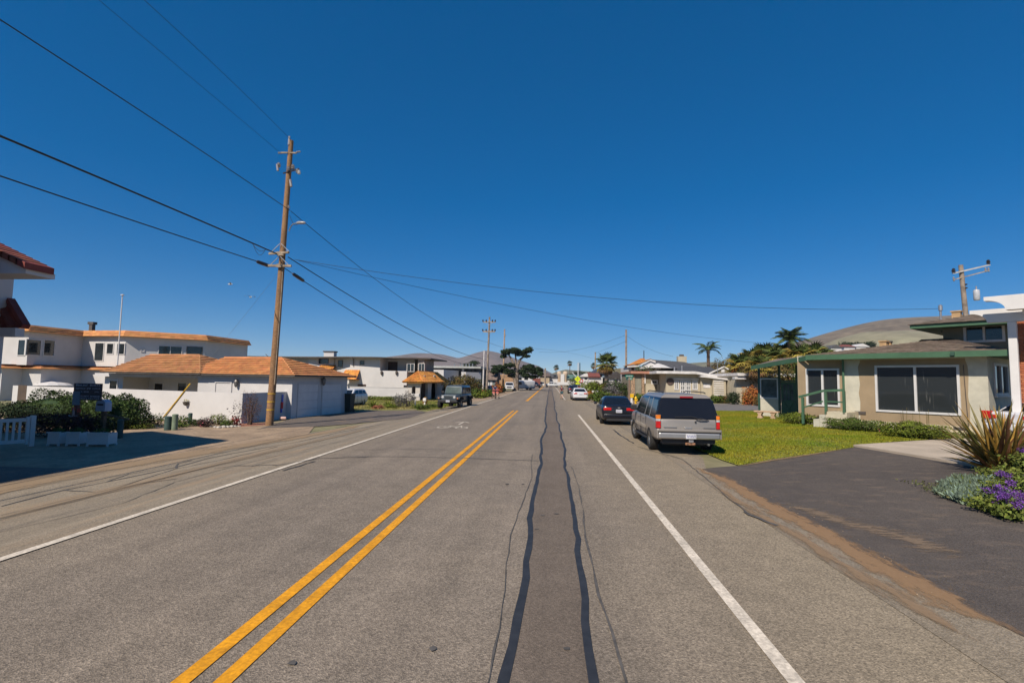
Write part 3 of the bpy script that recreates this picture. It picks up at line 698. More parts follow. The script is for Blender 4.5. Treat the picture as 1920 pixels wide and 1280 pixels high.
mb = MB(); mb.bar(((u0+u1)/2+.04, 0, z0-0.1), ((u0+u1)/2+1.0, 0.3, z0-0.32), 0.07); mb.build('arm', MATS['old_wood'], ml)
# ---- green bollards
m_boll = M('bollard_green', (0.045, 0.085, 0.075), 0.75, 0.15, 4); m_boll2 = M('bollard_pale', (0.17, 0.22, 0.15), 0.8, 0.15, 4)
for i, (px, yb, yt, r_, mt, lab) in enumerate(((224, 822, 786, .11, m_boll, 'green round bollard in the shade right of the planters'), (314, 807, 780, .15, m_boll, 'short dark green round bollard at the dirt edge'), (327, 807, 776, .13, m_boll2, 'pale green bollard beside the dark one'), (356, 795, 774, .1, m_boll, 'thin green bollard furthest back against the white wall'))):
    b0 = G(px, yb); t = T('bollard', lab, 'bollard', b0, 0, 'green bollards'); hh = ZA(b0, yt)-b0.z
    mb = MB(); mb.lathe([(r_*1.02, -0.02), (r_, 0.05), (r_, hh-0.07)], n=14); mb.build('tube', mt, t, smooth=True)
    mb = MB(); mb.lathe([(r_*1.05, hh-0.07), (r_*1.05, hh-0.025), (r_*0.75, hh)], n=14); mb.build('cap', mt, t, smooth=True)
# ---- long white garden wall, returning to the garage in the shade
C1 = G(545, 784.5); C2 = G(649, 773); W1 = G(452, 795)
wz = ZA(W1, 737)
wl_ = AY(24, 726, 33.5)
gw = T('garden_wall', 'long low white stucco garden wall between hedge and power pole', 'wall', (W1.x, W1.y, W1.z), 0)
mb = MB()
def wallseg(mb, a, b, z0, z1, th, org):
    a = Vector(a[:2])-Vector(org[:2]); b = Vector(b[:2])-Vector(org[:2]); d = (b-a).normalized(); n_ = Vector((d.y, -d.x))*th
    mb.prism([tuple(a), tuple(b), tuple(b-n_), tuple(a-n_)], z0-org[2], z1-org[2])
Wm = AY(162, 726, 30.0)
wallseg(mb, (wl_.x, wl_.y), (W1.x, W1.y), W1.z-0.3, wz, 0.18, W1); mb.build('front_panel', m_wwall, gw)
mb = MB(); Wc = C1.xy+Vector((-0.35, 0.15)); wallseg(mb, (W1.x+0.003, W1.y+0.003), Wc, W1.z-0.3, wz-0.004, 0.18, W1); mb.build('return_panel', m_wwall, gw)
# brown timber gate in the wall's far end
# ---- ceramic wall light and hanging basket, garage house
rz_g = atan2(C2.y-C1.y, C2.x-C1.x)-pi/2
gh_ = T('garage_house', 'single storey white house with double garage and orange tile hip roof', 'house', (C1.x, C1.y, C1.z), rz_g)
ze = ZA(C1, 703.5)-C1.z; Lg = (C2-C1).xy.length
uA, _ = gh_.uz(371, 720); uB, _ = gh_.uz(196, 720, 0.6); uX, _ = gh_.uz(190, 692, -.45); uM, _ = gh_.uz(384, 680, 1.5)
zr = gh_.uz(520, 671, Lg/2)[1]
mb = MB(); mb.box(uA, 0, 0.0, Lg, -0.2, ze); mb.build('wall', m_wwall, gh_)
# recessed porch wall further left
mb = MB(); mb.box(uB, uA-0.003, 2.6, Lg, -0.2, ze-0.02); mb.box(uB, uB+1.6, 0.6, 2.597, -0.2, ze-0.02)
pw = mb.build('porch_wall', m_wwall, gh_)
mb = MB(); mb.box(uB-0.3, uA-0.003, 0.1, 2.59, ze-0.28, ze-0.05); mb.build('porch_ceiling', m_wwall, gh_)
mb = MB(); mb.box(uA+0.25, 0.03, -0.04, -0.002, ze-0.42, ze-0.36); mb.build('trim_band', m_wwall, gh_)
hip(gh_, uM, 0.45, -0.45, Lg+0.45, ze, zr, m_orange, n=9, nu=36, step=0.06, fascia=m_dfascia, fh=0.07, seed=4, hipl=False)
hip(gh_, uX, uM+1.6, -0.5, Lg+0.3, ze+.03, zr+.16, M('orange_tile_dull', (0.46, 0.215, 0.085), 0.85, 0.12, 1.0, island=0.13, fine=0.1, fscale=8), n=10, nu=26, step=0.065, fascia=m_dfascia, fh=0.07, seed=5, hipl=False, hipr=True)
for (pa, pb, ya, yb) in ((236, 259, 715, 734), (289, 306, 717, 735), (333, 350, 716, 737)):
    a, z1 = gh_.uz(pa, ya, 2.58); b, z0 = gh_.uz(pb, yb, 2.58); window(gh_, (a, 2.599, z0-0.6), (1,0,0), (0,-1,0), b-a, z1-z0+0.6, nx=1, proud=0.05, glass=m_glass2)
a, z1 = gh_.uz(196+26, 712, 0.58); b, z0 = gh_.uz(232, 735, 0.58)
window(gh_, (uB+0.45, 0.598, z0-0.5), (1,0,0), (0,-1,0), 0.75, z1-z0+0.5, nx=1, glass=m_glass2)
# front recess panel (blind door) and lantern
a, z1 = gh_.uz(404, 715); b, z0 = gh_.uz(432, 738)
window(gh_, (a, -0.002, 0.02), (1,0,0), (0,-1,0), b-a+0.1, z1-0.02, nx=1, glass=m_wwall, frame=m_greyw, proud=0.06)
def lantern(par, P, s=1.0, n_=(0,-1,0)):
    mb = MB(); x, y, z = P
    mb.lathe([(0.03*s, z-0.22*s), (0.09*s, z-0.12*s), (0.11*s, z+0.08*s), (0.05*s, z+0.2*s), (0.01*s, z+0.24*s)], (x+n_[0]*0.13*s, y+n_[1]*0.13*s, 0), n=8)
    mb.box(x-0.05*s, x+0.05*s, y-0.05*s, y+0.05*s, z+0.05*s, z+0.15*s); return mb.build('lantern', M('lantern_metal', (0.2, 0.19, 0.18), 0.5, metal=0.4), par)
a, z = gh_.uz(446, 718); lantern(gh_, (a, -0.002, z), 1.2)
# garage doors on the shaded east face, each of four ribbed panels
m_gdoor = M('garage_door', (0.66, 0.64, 0.62), 0.8, 0.03)
for (pa, pb, ya, yb) in ((560, 596, 720.5, 779), (605, 640, 720.5, 774)):
    a, z1 = gh_.vz(pa, ya); b, z0 = gh_.vz(pb, ya)
    dr = MB(); dr.box(0.003, 0.05, a-0.09, a, 0, z1+0.09); dr.box(0.003, 0.05, b, b+0.09, 0, z1+0.09); dr.box(0.003, 0.05, a, b, z1, z1+0.09)
    d_ = dr.build('garage_door', m_wwall, gh_)
    for k in range(4):
        add_box(d_, 'panel', m_gdoor, 0.004, 0.03, a, b, 0.02+z1*k/4, z1*(k+1)/4-0.012)
a, z = gh_.vz(603, 716); lantern(gh_, (0.003, a, z+0.05), 1.3, (1,0,0))
# small bits on the walls
hb = AY(350, 750, W1.y+1.2); hbw = T('hanging_basket', 'small half round wall basket with dry flowers on the white garden wall', 'basket', (0, 0, 0))
dwall = (Vector((W1.x, W1.y))-Vector((wl_.x, wl_.y))).normalized()
def on_wall(px, py):
    d = ray(px, py); a = Vector((W1.x, W1.y)); nn = Vector((dwall.y, -dwall.x)); t = (a.dot(nn))/(d.xy.dot(nn)); return Vector((d.x*t, d.y*t, CH+d.z*t))
hp = on_wall(352, 753); hbw.o.location = hp; ang = atan2(dwall.y, dwall.x)
mb = MB(Matrix.Rotation(ang, 4, 'Z')); mb.lathe([(0.02, -0.22), (0.12, -0.16), (0.17, 0.0)], (0, -0.12, 0), n=10); mb.build('bowl', M('basket_brown', (0.1, 0.08, 0.06), 0.8), hbw)
leaves('flowers', (0, -0.13, 0.06), (0.16, 0.1, 0.1), 80, 0.05, M('dry_yellow', (0.45, 0.38, 0.1), 0.8, island=0.3), par=hbw, seed=3)
# blue and red banner on the shaded return wall, pink roll on the ground
bw = T('banner', 'narrow blue and red banner hung on the shaded white wall by the pole', 'banner', (W1.x, W1.y, 0)); 
dw2 = (Wc-W1.xy).normalized(); nn = Vector((dw2.y, -dw2.x))
def on_w2(px, py):
    d = ray(px, py); t = (W1.xy.dot(nn))/(d.xy.dot(nn)); return Vector((d.x*t, d.y*t, CH+d.z*t))+Vector((nn.x, nn.y, 0))*0.02
bp_ = on_w2(528, 758); bw.o.location = bp_; bw.o.rotation_euler = (0, 0, atan2(dw2.y, dw2.x))
for nm, b, mt in (('blue_field', (-0.06, 0.1, -0.03, 0.0, 0.15, 0.62), (0.03, 0.09, 0.5)), ('red_field', (-0.12, 0.08, -0.04, 0.0, -0.25, 0.145), (0.5, 0.03, 0.03)), ('blue_tail', (-0.14, 0.02, -0.03, 0.0, -0.5, -0.255), (0.03, 0.07, 0.45))):
    add_box(bw, nm, M('banner_'+nm, mt, 0.6), *b)
rp = G(530, 788); t = T('pink_roll', 'small pale pink cushion lying on the paving by the garage corner', 'cushion', rp+Vector((0,0,0.03)), radians(20))
mb = MB(); mb.lathe([(0.05, -0.2), (0.09, -0.17), (0.1, 0), (0.09, 0.17), (0.05, 0.2)], (0, 0, 0.1), n=12, axis='X'); mb.build('cushion', M('pink', (0.65, 0.42, 0.36), 0.9), t, smooth=True)
# ---- two storey white house behind
P0 = AY(48, 700, 44); gy0 = -0.45
th_ = T('two_storey_house', 'two storey white stucco house with orange tile parapet bands, behind the hedge', 'house', (P0.x, P0.y, gy0), 0)
v1, zt = th_.vz(157, 622.5, 0.0)
zt = th_.uz(48, 609, 0.0)[1]; zb_ = th_.uz(48, 620.5, 0.0)[1]; zmid = th_.uz(48, 684, 0.0)[1]
u2, _ = th_.uz(237, 622, v1-0.7); u3 = th_.uz(385, 632, v1+4)[0]; v3 = v1+4
foot = [(-14, 0), (0, 0), (0, v1), (u2, v1-0.7), (u3, v3), (u3, v3+8), (-14, v3+8)]
mb = MB(); mb.prism(foot, zmid, zt-0.05); mb.build('upper_wall', m_wwall, th_)
# ground floor stands a little forward
mb = MB(); f2 = [(-14, -1.2), (-1.0, -1.2), (-1.0, 0.6), (0.9, 0.6), (0.9, v1-0.9), (u2, v1-1.2), (u3, v3), (u3, v3+8), (-14, v3+8)]
mb.prism(f2, -0.2, zmid-0.12); mb.build('ground_floor_wall', m_wwall, th_)
def band(par, pts, zlo, zhi, out_lo, out_hi, mat, n=3, nu=6, name='tile_band'):
    mb = MB()
    for k in range(len(pts)-1):
        a = Vector(pts[k]); b = Vector(pts[k+1]); d = (b-a).normalized(); nrm = Vector((d.y, -d.x))
        def off(i, dd):
            q = Vector(pts[i]); ns = []
            if i > 0: e_ = (q-Vector(pts[i-1])).normalized(); ns.append(Vector((e_.y, -e_.x)))
            if i < len(pts)-1: e_ = (Vector(pts[i+1])-q).normalized(); ns.append(Vector((e_.y, -e_.x)))
            if len(ns) == 2: bis = (ns[0]+ns[1]).normalized(); return q+bis*(dd/max(0.3, bis.dot(ns[0])))
            return q+ns[0]*dd
        A = off(k, out_lo); B = off(k+1, out_lo); D = off(k, out_hi); Cc = off(k+1, out_hi)
        slope(mb, (*A, zlo), (*B, zlo), (*Cc, zhi), (*D, zhi), n, 0.04, max(1, int((b-a).length/0.4)), 0, 0.012, k)
        mb.add([(*a, zlo-0.03), (*b, zlo-0.03), (*B, zlo-0.002), (*A, zlo-0.002)], [(0,1,2,3)])
        mb.add([(*Vector(pts[k]), zhi), (*Vector(pts[k+1]), zhi), (*Cc, zhi), (*D, zhi)], [(0,1,2,3)])
    return mb.build(name, mat, par, kind='stuff')
band(th_, [(-14, 0), (0, 0), (0, v1), (u2, v1-0.7), (u3, v3), (u3, v3+8)], zb_, zt, 0.45, 0.1, m_orange, 3)
mb = MB(); mb.prism([(p[0], p[1]) for p in foot], zt-0.049, zt-0.01); mb.build('roof', m_dfascia, th_)
band(th_, [(-14, -1.2), (-1.0, -1.2), (-1.0, 0.6), (0.9, 0.6), (0.9, v1-0.9), (u2, v1-1.2), (u3, v3)], zmid-0.32, zmid+0.05, 0.4, -0.5, m_orange, 3, name='tile_skirt')
# windows of the upper floor
def win_u(pa, pb, ya, yb, v, **k):
    a, z1 = th_.uz(pa, ya, v); b, z0 = th_.uz(pb, yb, v); return window(th_, (a, v-0.003, z0), (1,0,0), (0,-1,0), b-a, z1-z0, **k)
def win_v(pa, pb, ya, yb, u, **k):
    a, z1 = th_.vz(pa, ya, u); b, z0 = th_.vz(pb, yb, u); return window(th_, (u+0.003, a, z0), (0,1,0), (1,0,0), b-a, z1-z0, **k)
win_u(35, 47, 636, 667, 0, nx=1); win_v(49, 75.5, 635, 667, 0, nx=1); win_v(82, 101, 636, 668, 0, nx=1)
# slanted faces
def edge_win(a2, b2, pa, pb, ya, yb, **k):
    a2 = Vector(a2); b2 = Vector(b2); d = (b2-a2).normalized(); nrm = Vector((d.y, -d.x))
    def hit(px, py):
        dd = th_.Ri @ ray(px, py); c = th_.Ri @ (Vector((0,0,CH))-th_.loc); t = (a2-c.xy).dot(nrm)/dd.xy.dot(nrm); return c+dd*t
    p = hit(pa, ya); q = hit(pb, yb); return window(th_, (p.x+nrm.x*0.003, p.y+nrm.y*0.003, q.z), (d.x, d.y, 0), (nrm.x, nrm.y, 0), (q.xy-p.xy).length, p.z-q.z, **k)
e1 = ((0, v1), (u2, v1-0.7)); e2 = ((u2, v1-0.7), (u3, v3))
edge_win(*e1, 179, 194, 642, 677, nx=1); edge_win(*e1, 201, 213, 643, 664, nx=1); edge_win(*e1, 220, 234, 643, 665, nx=1)
edge_win(*e2, 297, 341, 647, 668, nx=2); edge_win(*e2, 350, 379, 649, 668, nx=1, frame=m_dfascia)
edge_win(*e2, 264, 271, 652, 660, nx=1, frame=m_greyw, glass=m_greyw)
v4, z4 = th_.vz(100, 733, 0.9)
win_v(68, 97, 718, 733, 0.9, nx=2); win_v(98, 108, 721, 735, 0.9, nx=1)
mb = MB(); a, z = th_.vz(92, 716, 0.95); mb.lathe([(1.5, 0), (1.2, 0.18), (0.2, 0.36)], (1.4, a, z-0.3), n=12); mb.build('entrance_canopy', m_wwall, th_)
uv, _ = th_.uz(173, 610, v1+1); zv = th_.uz(173, 604, v1+1)[1]
mb = MB(); mb.box(uv-0.18, uv+0.18, v1+0.8, v1+1.2, zt-0.1, zv-0.25); mb.box(uv-0.32, uv+0.32, v1+0.75, v1+1.25, zv-0.25, zv+0.02); mb.build('roof_vent', m_dfascia, th_)
# flagpole
fp = AY(216, 738, 36); fp.z = gz(fp.x, fp.y); t = T('flagpole', 'slim white flagpole without a flag before the two storey house', 'flagpole', fp); hh = ZA(fp, 554)-fp.z
mb = MB(); mb.tube([(0,0,0), (0,0,hh)], [0.055, 0.035], 10); mb.build('pole', m_frame, t, smooth=True)
mb = MB(); mb.lathe([(0.02, hh), (0.12, hh+0.01), (0.12, hh+0.06), (0.02, hh+0.1)], n=10); mb.build('cap', m_frame, t)
# brown timber gate left of the garden wall
bg_ = AY(40, 745, 32.5); t = T('timber_gate', 'dark brown timber gate at the far end of the white garden wall', 'gate', (AY(27, 740, 33).x, 33.2, -0.4), radians(-14))
for k in range(8): add_box(t, 'board', M('dark_brown', (0.1, 0.07, 0.05), 0.85), k*0.115, k*0.115+0.108, 0, 0.04, 0.05, 1.72)
# ================================================================== POLES AND WIRES
m_pole = M('pole_wood', (0.30, 0.165, 0.075), 0.9, 0.22, 1.2, 0.3, 30, col2=(0.2, 0.115, 0.06), fine=0.25, fscale=14)
m_poleg = M('grey_pole_wood', (0.30, 0.24, 0.19), 0.9, 0.2, 2, fine=0.15, fscale=10)
m_arm = M('crossarm_wood', (0.36, 0.28, 0.2), 0.9, 0.2, 4)
m_ins = M('insulator', (0.32, 0.30, 0.3), 0.3, 0.1); m_insd = M('insulator_dark', (0.035, 0.03, 0.035), 0.4)
m_wire = M('wire_black', (0.012, 0.012, 0.014), 0.6); m_metal = M('galvanised', (0.38, 0.38, 0.39), 0.45, 0.1, 4, metal=0.7)
m_yel = M('yellow_plastic', (0.72, 0.45, 0.03), 0.5)
pb = G(505, 798); pt = AY(546, 264, pb.y)
tp = T('utility_pole', 'tall brown wooden utility pole with crossarms and street lamp, left of the road', 'utility pole', pb, 0)
top = pt-pb
def pax(z): return Vector((top.x*z/top.z, 0, z))
mb = MB(); mb.tube([pax(-0.3), pax(0), pax(top.z*.5), pax(top.z)], [0.205, 0.2, 0.165, 0.125], 16); mb.build('pole', m_pole, tp, smooth=True)
def prow(py): u, z = tp.uz(525, py); return z
def arm(z, a0, a1, y=0.0, mat=m_arm, w=0.1, h=0.12, rz=0.0, n='crossarm'):
    c = pax(z); d = Vector((cos(rz), sin(rz), 0)); mb = MB(); mb.bar(c+d*a0+Vector((0,y,0)), c+d*a1+Vector((0,y,0)), w, h); return mb.build(n, mat, tp, bevel=0.01)
def insul(P, s=1.0, mat=None, par=None, down=False):
    mb = MB(); mb.lathe([(0.03*s, 0), (0.07*s, 0.02*s), (0.04*s, 0.05*s), (0.075*s, 0.08*s), (0.04*s, 0.11*s), (0.06*s, 0.14*s), (0.02*s, 0.17*s)], P, n=8); return mb.build('insulator', mat or m_ins, par or tp)
def bell(p, q, r_=0.06, mat=None, par=None):
    p, q = Vector(p), Vector(q); mb = MB(); mb.tube([p.lerp(q, t/6) for t in range(7)], [r_*.5, r_, r_*.5, r_, r_*.5, r_, r_*.4], 8); return mb.build('insulator', mat or m_ins, par or tp)
zA, zB, zC, zD = prow(476), prow(500), prow(289), prow(325)
RZ = radians(-38)
a1_ = arm(zA, -0.75, 0.55, -0.22, rz=RZ*0.35); a2_ = arm(zB, -0.75, 0.65, -0.22, rz=0.05)
for z, y in ((zA, -0.22), (zB, -0.22)):
    for s in (-1, 1):
        mb = MB(); c = pax(z); mb.bar(c+Vector((s*0.5, y, 0.06)), c+Vector((s*0.04, y-0.03, 0.5)), 0.03); mb.build('brace', m_metal, tp)
mb = MB(); mb.cbox(pax(zA)+Vector((0.03, -0.24, -0.05)), (0.36, 0.1, 0.22)); mb.build('bracket', m_arm, tp)
mb = MB(); mb.cbox(pax(zB)+Vector((0.03, -0.24, 0.0)), (0.3, 0.12, 0.18)); mb.build('bracket', m_arm, tp)
arm(zC, -0.42, -0.06, -0.14, m_arm, 0.07, 0.08, 0.05, 'short_arm'); arm(zC, 0.06, 0.42, -0.14, m_arm, 0.07, 0.08, 0.12, 'short_arm')
bell(pax(zC)+Vector((-0.62, -.14, 0.0)), pax(zC)+Vector((-0.4, -.14, 0))); bell(pax(zC)+Vector((0.4, -.1, 0.05)), pax(zC)+Vector((0.62, -.05, 0.1)))
arm(zD, -0.35, 0.95, -0.14, m_insd, 0.06, 0.07, radians(-25), 'crossarm')
cD = pax(zD)
for dx, dz, s in ((-0.55, 0.3, 1.2), (0.12, 0.02, 1.1), (0.42, 0.06, 1.2), (0.75, -0.2, 1.1), (0.85, -0.28, 1.0)):
    insul(cD+Vector((dx, -0.25-dx*0.3, dz)), s*1.3, m_ins if dx < .8 else m_frame)
mb = MB(); mb.tube([cD+Vector((-0.58, -.2, 0.42)), cD+Vector((-0.5, -.22, 0.05))], 0.06, 8); mb.build('fuse_cutout', m_ins, tp)
mb = MB(); mb.tube([cD+Vector((0.22, -.2, -0.45)), cD+Vector((0.3, -.22, -0.85))], 0.07, 8); mb.build('fuse_cutout', m_ins, tp)
mb = MB(); mb.tube([pax(top.z-0.1)+Vector((-0.06, -.1, -0.2)), pax(top.z)+Vector((-0.08, -.06, 0.22))], [0.07, 0.05], 8); mb.build('top_insulator', m_ins, tp)
insul(pax(prow(392))+Vector((0.2, -.1, 0)), 1.0)
# street lamp on its curved arm
la = tp.uz(540, 434); lb = tp.uz(579, 421)
mb = MB(); p0 = Vector((la[0]+0.08, -0.05, la[1])); p3 = Vector((lb[0]-0.5, -0.35, lb[1]-0.02))
mb.tube([p0, p0+Vector((0.1, -0.04, 0.22)), p0.lerp(p3, .45)+Vector((0, 0, 0.18)), p3], 0.03, 8); la_ = mb.build('lamp_arm', m_metal, tp, smooth=True)
mb = MB(); mb.tube([p3, p3+Vector((0.12, -0.02, 0.01)), p3+Vector((0.45, -0.06, -0.01)), p3+Vector((0.52, -0.07, -0.02))], [0.05, 0.085, 0.075, 0.03], 10); mb.build('lamp_head', m_ins, la_, smooth=True)
for py in (738, 753, 768):
    z = prow(py); c = pax(z); mb = MB(); mb.lathe([(0.21, -0.02), (0.214, 0.0), (0.21, 0.02)], c, n=14); mb.build('yellow_band', m_yel, tp)
mb = MB(); mb.tube([pax(2.2)+Vector((0.17, -0.1, 0)), pax(7.0)+Vector((0.15, -0.08, 0)), pax(zB)+Vector((0.14, -.1, 0))], 0.025, 6); mb.build('riser_pipe', m_arm, tp)
# guy wire with its yellow guard
g0 = AY(303, 782, 25.5); g0 = G(303, 786); att = pb+pax(prow(505))
gt_ = T('guy_wire', 'steel guy wire with yellow guard running from the dirt to the pole', 'guy wire', g0, 0)
def guyp(px, py):
    return None
d_ = att-g0; mb = MB(); mb.tube([(0,0,0), d_], 0.0045, 5); mb.build('wire', m_metal, gt_)
L3 = 3.1/d_.length; mb = MB(); mb.tube([d_*0.02, d_*L3*0.98], 0.032, 8); mb.build('guard', m_yel, gt_)
# ---- wires
def wire(label, pts, r_=0.014, name='power_line', group=None, cat='cable'):
    mb = MB(); mb.tube(pts, r_, 5, cap=False); o = mb.build(name, m_wire); tag(o, label, cat, group or 'overhead lines'); return o
def quadfit(ts, zs):
    return np.polyfit(ts, zs, 2) if len(ts) >= 3 else np.polyfit(ts, zs, 1)
def wire_fit(label, A, B, pix, r_=0.014, t0=0.0, t1=1.0, n=40):
    """wire hanging in the vertical plane through A and B and seen through pix"""
    A = Vector(A); B = Vector(B); d = (B-A).xy; nn = Vector((d.y, -d.x)); ts = [0]; zs = [A.z]; w = [5]
    if t1 == 1.0: ts.append(1); zs.append(B.z); w.append(5)
    for px, py in pix:
        q = ray(px, py); s = A.xy.dot(nn)/q.xy.dot(nn); P = q.xy*s; ts.append((P-A.xy).dot(d)/d.dot(d)); zs.append(CH+q.z*s); w.append(1.5)
    c = np.polyfit(ts, zs, 2, w=w)
    pts = [(A.x+d.x*t, A.y+d.y*t, float(np.polyval(c, t))) for t in np.linspace(t0, t1, n)]
    return wire(label, pts, r_)
Pw = lambda px, py, dy=0.0: AY(px, py, pb.y+dy)
# towards the camera, out of frame to the left (previous pole stands behind the camera)
def back(label, att_px, pix, r_=0.014, X=-14.5, Y=-26):
    A = Pw(*att_px); X = X+(A.x-pb.x); B = Vector((X, Y, A.z)); 
    return wire_fit(label, A, B, pix, r_, 0.0, 0.72)
xq = pb.x
back('upper black cable from the pole out of the frame at top left', (543, 394), [(320, 245), (0, 37)], 0.019, xq)
back('thick black cable sagging from the crossarms to the left edge', (524, 478), [(320, 390), (0, 255)], 0.034, xq)
back('lowest black cable from the pole to the left edge', (482, 490), [(320, 437), (0, 330)], 0.024, xq)
back('thin wire from the pole tip towards the top left', (545, 262), [(400, 120), (270, 0)], 0.010, xq)
back('thin wire from the short arm towards the top left', (527, 288), [(310, 105), (185, 0)], 0.008, xq)
# black splice sleeves on the low cable
def sleeve(a, b, dy, lab):
    A = Pw(*a); B = Pw(b[0], b[1], dy); mb = MB(); A_, B_ = Vector((0,0,0)), B-A
    o = T('splice_sleeve', lab, 'cable joint', A, 0, 'splice sleeves on the low cable')
    mb.tube([A_.lerp(B_, t) for t in (0, .08, .5, .92, 1)], [0.03, 0.09, 0.1, 0.09, 0.03], 10); mb.build('sleeve', m_insd, o, smooth=True)
    return A, B
s1 = sleeve((506, 499), (481, 490), -1.0, 'black splice sleeve left of the pole at its lower crossarm')
s2 = sleeve((549, 513), (570, 527), 1.2, 'black splice sleeve right of the pole below its lower crossarm')
wire('short cable between crossarm and left splice', [tuple(Pw(520, 500)), tuple(s1[0])], 0.02); wire('short cable between crossarm and right splice', [tuple(Pw(534, 503)), tuple(s2[0])], 0.02)
# loops of spare cable
def loop(cx, cy, w, h, lab):
    pts = []
    for k in range(13):
        t = k/12; p = Pw(cx+w*(t-.5), cy+h*sin(pi*t)+(w*(t-.5))*0.42); pts.append(tuple(p))
    wire(lab, pts, 0.012)
loop(486, 462, 26, 8, 'small upper loop of spare cable on the thick line'); loop(486, 462, 24, 16, 'larger lower loop of spare cable on the thick line'); loop(553, 408, 20, 14, 'loop of cable hanging above the street lamp')
# on to the far poles
P2 = AY(912, 742, 78); P2.z = gz(P2.x, P2.y)
att2 = {k: AY(px, py, 78) for k, (px, py) in dict(a=(914, 641), b=(911, 674), c=(911, 687)).items()}
wire_fit('upper cable running on along the road to the grey pole', Pw(545, 396), att2['a'], [(602, 440), (702, 519), (794, 589)], 0.017)
wire_fit('thick middle cable running on to the grey pole', Pw(540, 482), att2['b'], [(652, 550), (744, 605), (830, 648)], 0.026)
wire_fit('lowest cable running on from the right splice', s2[1], att2['c'], [(666, 592), (744, 634), (843, 672)], 0.02)
P3 = AY(943, 730, 115)
wire_fit('cable between the grey pole and the thin pole', att2['a'], AY(943, 651, 115), [(930, 647)], 0.02)
wire_fit('cable leaving the thin pole for the distance', AY(943, 651, 115), AY(1112, 672, 190), [(1010, 659), (1060, 656)], 0.022)
wire_fit('hanging cable between two right hand poles', AY(1173, 628, 90), AY(1010, 659, 130), [(1130, 645), (1080, 655)], 0.018)
wire_fit('service drop from the right hand pole to the dark roofed house', AY(1173, 628, 90), AY(1262, 668, 80), [(1215, 653)], 0.016)
wire_fit('thin wire far along the right side', AY(1173, 640, 90), AY(1116, 662, 120), [(1140, 653)], 0.02)
# service drops crossing above the road
R1e = AY(1763, 578, 36); R2e = AY(1448, 644, 62)
wire_fit('upper service wire crossing the sky to the green trimmed house', Pw(552, 487), R1e, [(610, 495), (914, 531), (1268, 566), (1560, 590)], 0.012, n=60)
wire_fit('lower service wire crossing above the road to the palms', Pw(560, 488), R2e, [(613, 500), (772, 543), (1056, 592), (1300, 628)], 0.011, n=60)
wire_fit('thin wire crossing behind the cables on the left', AY(690, 640, 60), AY(960, 560, 60), [(760, 612), (800, 595)], 0.012) if False else None
# grey pole with double crossarm
t = T('utility_pole', 'grey utility pole with two crossarms beside the dark vehicle down the road', 'utility pole', P2)
h2 = ZA(P2, 594)-P2.z; mb = MB(); mb.tube([(0,0,0), (0.25,0,h2)], [0.19, 0.12], 10); mb.build('pole', m_poleg, t, smooth=True)
for row, w_ in ((604, 0.95), (621.5, 0.95)):
    z = ZA(P2, row)-P2.z; mb = MB(); mb.bar((-w_+.22, -.15, z), (w_+.22, -.15, z), 0.12, 0.14 if row < 610 else .22); mb.build('crossarm', m_arm, t)
    for x in (-w_, -w_*.45, w_*.55, w_): insul((x+.2, -.15, z+0.06), 1.9, m_insd, t)
    for s in (-1, 1): mb = MB(); mb.bar((.2+s*.6, -.2, z), (.2, -.2, z-.5), 0.04); mb.build('brace', m_metal, t)
wp = AY(905, 742, 76); wp.z = gz(wp.x, wp.y); t = T('lamp_pole', 'short pale pole standing against the grey utility pole', 'pole', wp); hh = ZA(wp, 657)-wp.z
mb = MB(); mb.tube([(0,0,0), (0.1,0,hh)], [0.13, 0.1], 8); mb.build('pole', M('pale_pole', (0.6, 0.57, 0.55), 0.6), t, smooth=True)
P3.z = 0; t = T('utility_pole', 'thin light brown pole between the grey pole and the cypress', 'utility pole', P3); hh = ZA(P3, 617)
mb = MB(); mb.tube([(0,0,0), (0.15,0,hh)], [0.2, 0.14], 8); mb.build('pole', M('lightbrown_pole', (0.46, 0.31, 0.2), 0.9, 0.2, 2), t, smooth=True)
mb = MB(); mb.tube([(0.15,0,hh-1.6), (0.4,0,hh-1.2), (0.45, 0, hh-1.7)], 0.08, 6); mb.build('bracket', m_metal, t)
for (px, rt, Y, r_, mt, lab) in ((1174, 618, 88, .2, m_poleg, 'plain grey utility pole above the green street sign'), (1116, 660, 125, .2, m_arm, 'slim pale pole left of the fan palm'), (1087, 680, 150, .16, m_insd, 'dark pole behind the yellow crossing sign'), (1207.5, 657, 95, .1, m_insd, 'thin dark mast behind the orange gabled roof'), (1279, 685, 66, .09, m_metal, 'thin grey vent pipe standing before the dark roof'), (1022, 690, 170, .3, m_poleg, 'stubby brown pole among the distant buildings'), (1346, 678, 75, .06, m_metal, 'slender antenna mast right of the tall palm'), (1265,688,64,.12,m_metal,'pale pipe beside the dark roof')):
    b0 = AY(px, 730, Y); b0.z = gz(b0.x, b0.y); t = T('pole', lab, 'pole', b0); hh = ZA(b0, rt)-b0.z
    mb = MB(); mb.tube([(0,0,0), (0,0,hh)], [r_, r_*0.75], 8); mb.build('shaft', mt, t, smooth=True)
    if px == 1087:
        mb = MB(); mb.tube([(-2.2,0,hh*.62), (0,0,hh*.3)], 0.12, 6); mb.build('strut', m_frame, t)
        mb = MB(); mb.tube([(-0.5,0,0), (-0.5,0,hh)], 0.14, 6); mb.build('second_shaft', m_frame, t)
